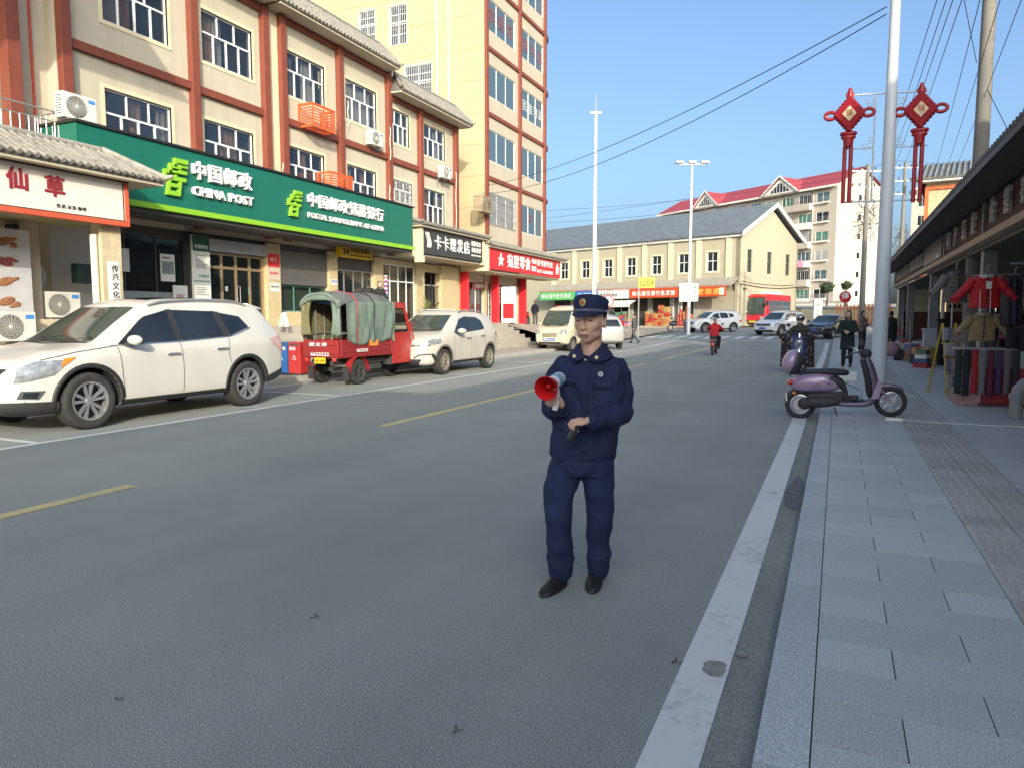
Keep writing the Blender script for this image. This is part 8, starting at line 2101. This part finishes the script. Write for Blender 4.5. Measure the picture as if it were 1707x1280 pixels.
# ---------------------------------------------------------------- other people (pose points in metres, facing local -y)
def person(loc, rz, label, jacket, trou, pose, h=1.66, hair=HAIR, shoe=SHOE, coat=0., vox=.022, helmet=None, hairlen=0., headyaw=0., skirt=None, group=None, tilt=0.):
    t = empty('person', loc, label, 'person', rz, group); s = h/1.70; t.scale = (s,)*3
    V = Vector
    hip = V(pose.get('hip', (0,0,.92))); ch = V(pose.get('chest', (0,0,1.32))); nk = V(pose.get('neck', (0,0,1.46))); hd = V(pose.get('head', (0,-.02,1.59)))
    M = rot_head(hd, headyaw, tilt)
    arms = pose['arms']; legs = pose['legs']
    b = MB(); head_into(b, M); limb(b, [nk-V((0,0,.06)), hd-V((0,-.01,.06))], [.055,.052])
    b.rings(torso_rings([(*(nk-V((0,0,.03))),.10,.07),(*ch,.16,.095),(*((ch+hip)/2),.14,.09),(*hip,.15,.1)]))
    for a in arms:
        limb(b, [V((V(a[0]).x*.8,V(a[0]).y,V(a[0]).z-.03)),V(a[1]),V(a[2])],[.036,.034,.026]); dd = (V(a[2])-V(a[1])).normalized(); hand_into(b, V(a[2])-dd*.01, dd, a[3] if len(a) > 3 else (0,-.2,-1) , .17, .7, 1 if V(a[0]).x > 0 else -1)
    for l in legs: limb(b, [V(l[0]),V(l[1]),V(l[2])],[.075,.05,.038])
    bo = remeshed(b, 'body', t, SKIN, .011, 1); face_bits(bo, M)
    j = MB(); j.rings(torso_rings([(*(nk+V((0,.01,0))),.07,.065),(*(nk-V((0,0,.05))),.16,.09),(*ch,.205,.125),(*((ch+hip)/2),.185,.12),(*(hip+V((0,0,.0))),.19,.125)]+([(*(hip-V((0,0,coat))),.215,.145)] if coat else []), 18))
    for a in arms: limb(j, [V((V(a[0]).x*.88,V(a[0]).y,V(a[0]).z-.02)),V(a[1]),V(a[2])*.93+V(a[1])*.07],[.064,.058,.047], 12)
    jo_ = remeshed(j, 'jacket', t, jacket, vox, 2, .008, 8.)
    MB().tube([nk+V((.075*math.cos(a),.07*math.sin(a),.02)) for a in [2*PI*q/14 for q in range(14)]],.018,8,jacket,True).build('collar', jo_, smooth=80)
    tr = MB(); 
    tr.rings(torso_rings([(*(hip+V((0,0,.06))),.165,.11),(*hip,.175,.115),(*(hip-V((0,0,.06))),.17,.11)], 18))
    for l in legs: limb(tr, [V(l[0]),V(l[1]),V(l[2])*.96+V(l[1])*.04],[.092,.074,.06], 12)
    remeshed(tr, 'trousers', t, trou, vox, 2, .008, 8.)
    for l in legs:
        A = V(l[2]); d = V(l[3]) if len(l) > 3 else V((0,-1,0)); d.normalize(); sd_ = d.cross(V((0,0,1))).normalized(); u_ = sd_.cross(d)
        zb = A-u_*.075 if True else A; rg = []
        for u, w_, h_ in ((-.07,.03,.07),(-.02,.040,.085),(.05,.045,.065),(.12,.045,.045),(.17,.03,.03)):
            rg.append([zb+d*u+sd_*(w_*math.cos(a))+u_*(h_*.5+h_*.5*math.sin(a)) for a in [2*PI*q/12 for q in range(12)]])
        sh = MB(); sh.rings(rg, shoe); sh.build('shoe', t, smooth=80)
    if helmet:
        hm = MB(); hm.ell(hd+V((0,.015,.045)),(.125,.145,.12),helmet,20,12); hmo = hm.build('helmet', t, smooth=80)
        vz = MB(); vz.rings([[M @ V((.118*math.sin(a),-.0-.15*math.cos(a),z)) for a in [-1.1+2.2*i/12 for i in range(13)]] for z in (.01,.06)], DGLASS, cap=False, closed=False); vz.build('visor', hmo, smooth=80)
    else:
        hr = MB(); hr.ell(M @ V((0,.022,.045)),(.086,.10,.088),hair,18,12,M.to_3x3().to_4x4())
        if hairlen: hr.rings([[M @ V((r*math.sin(a), .02-r*math.cos(a), z)) for a in [1.2+3.9*i/16 for i in range(17)]] for r, z in ((.088,.04),(.092,-.03),(.088,-.03-hairlen))], hair, cap=False, closed=False)
        hr.build('hair', t, smooth=80)
    return t
def cl(name, c, **k): return mat(name, c, .85, var=.2, vscale=5, **k)
st_legs = [((-.09,0,.9),(-.10,-.01,.5),(-.10,.02,.09)),((.09,0,.9),(.10,-.01,.5),(.10,.02,.09))]
hang = [((-.19,0,1.38),(-.24,.02,1.12),(-.22,-.06,.88)),((.19,0,1.38),(.24,.02,1.12),(.22,-.06,.88))]
def walkl(a): return [((-.08,0,.9),(-.09,-.10*a,.5),(-.09,-.18*a,.10)),((.08,0,.9),(.09,.02*a,.5),(.09,.24*a,.14),(0,-1,-.45))]
# man walking across the sunlit junction
p = W(1057,573,Z=.08); person(p, -1.9, 'person in a grey suit striding across the sunlit junction', cl('suit_grey',(.07,.075,.09)), cl('suit_grey2',(.06,.062,.075)), dict(arms=[((-.19,0,1.38),(-.24,-.12,1.14),(-.2,-.32,1.05)),((.19,0,1.38),(.24,.12,1.14),(.2,.10,.9))], legs=walkl(1.5)), 1.68, hair=HAIR)
# man standing by the parked scooters
p = W(892,552,D=49); person((p.x-.0,p.y,1.02), .6, 'person in dark clothes standing beside the parked scooters', cl('dark_blue_cloth',(.05,.055,.08)), cl('dark_grey_cloth',(.07,.07,.08)), dict(arms=hang, legs=st_legs), 1.66)
# two people on the terrace behind the tricycle
p = W(614,541,X=-15.6); person((p.x,p.y,1.27), .7, 'person in black with back turned, left of the two on the terrace', cl('black_cloth',(.015,.015,.017)), cl('black_cloth',(.015,.015,.017)), dict(arms=hang, legs=st_legs), 1.62, hairlen=.05, headyaw=2.6)
p = W(634,541,X=-15.5); person((p.x,p.y,1.27), .9, 'person in black with folded forearms, right of the two on the terrace', cl('black_cloth',(.015,.015,.017)), cl('dark_grey_cloth',(.07,.07,.08)), dict(arms=[((-.19,0,1.38),(-.24,-.02,1.1),(-.02,-.22,1.12)),((.19,0,1.38),(.24,-.02,1.1),(.02,-.22,1.06))], legs=st_legs), 1.6, hairlen=.05)
# woman walking on the pavement, hands folded
p = W(1411,613,Z=.085); fz = math.atan2(p.x, p.y)
person((p.x,p.y,.085), -fz-.15+.05, 'person in a long dark green coat walking on the pavement with hands clasped', cl('dark_green_cloth',(.008,.022,.022)), cl('black_cloth',(.015,.015,.017)), dict(arms=[((-.19,0,1.38),(-.26,-.02,1.12),(-.05,-.24,1.10)),((.19,0,1.38),(.26,-.02,1.12),(.05,-.24,1.08))], legs=walkl(.5)), 1.66, coat=.38, hairlen=.08, shoe=mat('brown_boot',(.07,.05,.04),.7))
# woman behind in taupe jacket
p = W(1436,588,Z=.2); person((p.x,p.y,.2), .9, 'person in a taupe jacket and black skirt standing behind the woman in green', cl('taupe_cloth',(.15,.12,.10)), cl('black_cloth',(.015,.015,.017)), dict(arms=[((-.19,0,1.38),(-.24,-.08,1.12),(-.1,-.3,1.2)),((.19,0,1.38),(.24,-.02,1.1),(.05,-.25,1.18))], legs=st_legs), 1.6, coat=.05, hairlen=.08)
# person in black padded coat with plaid bag near the market
p = W(1483,590,Z=.085); bkp = person((p.x,p.y,.085), PI, 'person seen from behind in a black padded coat at the market edge', cl('black_cloth',(.015,.015,.017)), cl('black_cloth',(.015,.015,.017)), dict(arms=hang, legs=st_legs), 1.72, coat=.3, hairlen=.03)
# man in the doorway of the tiled end bay
p = W(1171,545,D=70); person((p.x,p.y,.75), .4, 'small dark figure standing by the tiled end bay of the yellow building', cl('black_cloth',(.015,.015,.017)), cl('dark_grey_cloth',(.07,.07,.08)), dict(arms=hang, legs=st_legs), 1.7)
# riders
def rider_pose(fw=.42): return dict(hip=(0,0,.80), chest=(0,-.06,1.18), neck=(0,-.08,1.34), head=(0,-.12,1.47), arms=[((-.18,-.06,1.26),(-.30,-.25,1.08),(-.30,-.5,1.06)),((.18,-.06,1.26),(.30,-.25,1.08),(.30,-.5,1.06))], legs=[((-.10,-.03,.80),(-.17,-.42,.72),(-.15,-.38,.32)),((.10,-.03,.80),(.17,-.42,.72),(.15,-.38,.32))])
p = W(1188,593,Z=0); rb = simple_bike('red_tail_scooter', (p.x-.02,p.y+.1,0), math.pi/2+.05, 'dark electric scooter ridden away down the road by the person in red', mat('scooter_body_2',(.05,.06,.10),.4), scale=1.0)
MB().ell((-.12,0,.42),(.05,.09,.12),REDL,12,8).build('rear_reflector', rb, smooth=80)
person((p.x-.02,p.y+.48,0), math.pi+.05, 'person in a bright red jacket riding away, seen from behind', cl('rider_red',(.42,.012,.02)), cl('black_cloth',(.015,.015,.017)), rider_pose(), 1.66, hair=mat('grey_hair',(.22,.21,.20),.8))
p = W(1331,622,Z=0); fz = math.atan2(p.x,p.y)
m2_ = simple_bike('blue_moped', (p.x-.05,p.y+.9,0), -PI/2-fz*1., 'blue moped with windshield quilt coming toward the camera', mat('moped_blue',(.02,.04,.14),.35,coat=.8,var=.1), scale=1.05)
person((p.x-.03,p.y+.62,0), -fz, 'person in a silver helmet and dark green jacket riding toward the camera', cl('olive_black_cloth',(.025,.03,.022)), cl('dark_grey_cloth',(.07,.07,.08)), rider_pose(), 1.72, helmet=mat('helmet_silver',(.35,.36,.36),.25,.6,var=.15,coat=.6))
# the patterned wind quilt and the blue fairing
qt = empty('wind_quilt', (p.x-.05,p.y+.02,0), 'dark floral wind quilt hanging over the moped handlebar', 'quilt', -fz)
FLO = bpy.data.materials.new('floral_quilt'); FLO.use_nodes = True; n = FLO.node_tree.nodes; l = FLO.node_tree.links
vo = n.new('ShaderNodeTexVoronoi'); vo.inputs['Scale'].default_value = 9; tc = n.new('ShaderNodeTexCoord'); l.new(tc.outputs['Object'], vo.inputs['Vector'])
cr = n.new('ShaderNodeValToRGB'); cr.color_ramp.elements[0].color = (.30,.26,.20,1); cr.color_ramp.elements[0].position = .12; cr.color_ramp.elements[1].color = (.02,.02,.025,1); cr.color_ramp.elements[1].position = .42
k3 = cr.color_ramp.elements.new(.26); k3.color = (.14,.07,.05,1)
l.new(vo.outputs['Distance'], cr.inputs[0]); l.new(cr.outputs[0], n['Principled BSDF'].inputs['Base Color']); n['Principled BSDF'].inputs['Roughness'].default_value = .9
def qf(u, v):
    x = (u-.5)*.84*(1+.08*v); z = 1.14-1.0*v+.05*math.cos((u-.5)*2*PI)*(.5-v)
    return Vector((x, -.02-.10*math.cos((u-.5)*PI)+.03*math.sin(u*19)*v+.16*v*(abs(u-.5)*2), z))
for s_, a, b_ in ((-1,0,.30),(1,.70,1)):
    cloth('quilt_panel', lambda u, v, a=a, b_=b_: qf(a+(b_-a)*u, v), 14, 16, FLO, qt)
cloth('quilt_top', lambda u, v: Vector(((u-.5)*.86, -.12*v-.02*math.sin(u*13), 1.12-.13*v-.05*(2*u-1)**2)), 20, 4, tint('quilt_navy',(.02,.03,.08)), qt)
for sg in (-1,1):
    m_ = MB(); m_.ell((sg*.40,-.08,1.02),(.10,.13,.09),FLO,14,8); m_.build('hand_muff', qt, smooth=80)
fb = MB(); fb.ell((0,-.14,.78),(.19,.12,.20),mat('moped_blue',(.02,.04,.14),.35,coat=.8),20,12); fo = fb.build('moped_fairing', qt, smooth=80); m_ = MB(); m_.ell((0,-.24,.80),(.09,.05,.07),HEADL,14,8); m_.build('headlight', fo, smooth=80)
m_ = MB(); m_.tube([(-.26,-.12,.66),(-.16,-.22,.56),(0,-.25,.53),(.16,-.22,.56),(.26,-.12,.66)],.014,6,CHR); m_.build('crash_bar', fo, smooth=80)
fw2 = MB(); 
mir = MB(); mir.tube([(-.28,0,1.1),(-.36,-.05,1.26)],.008,5,BLKP); mir.ell((-.38,-.05,1.30),(.05,.02,.07),BLKP,12,8); mir.build('mirror', qt, smooth=80)
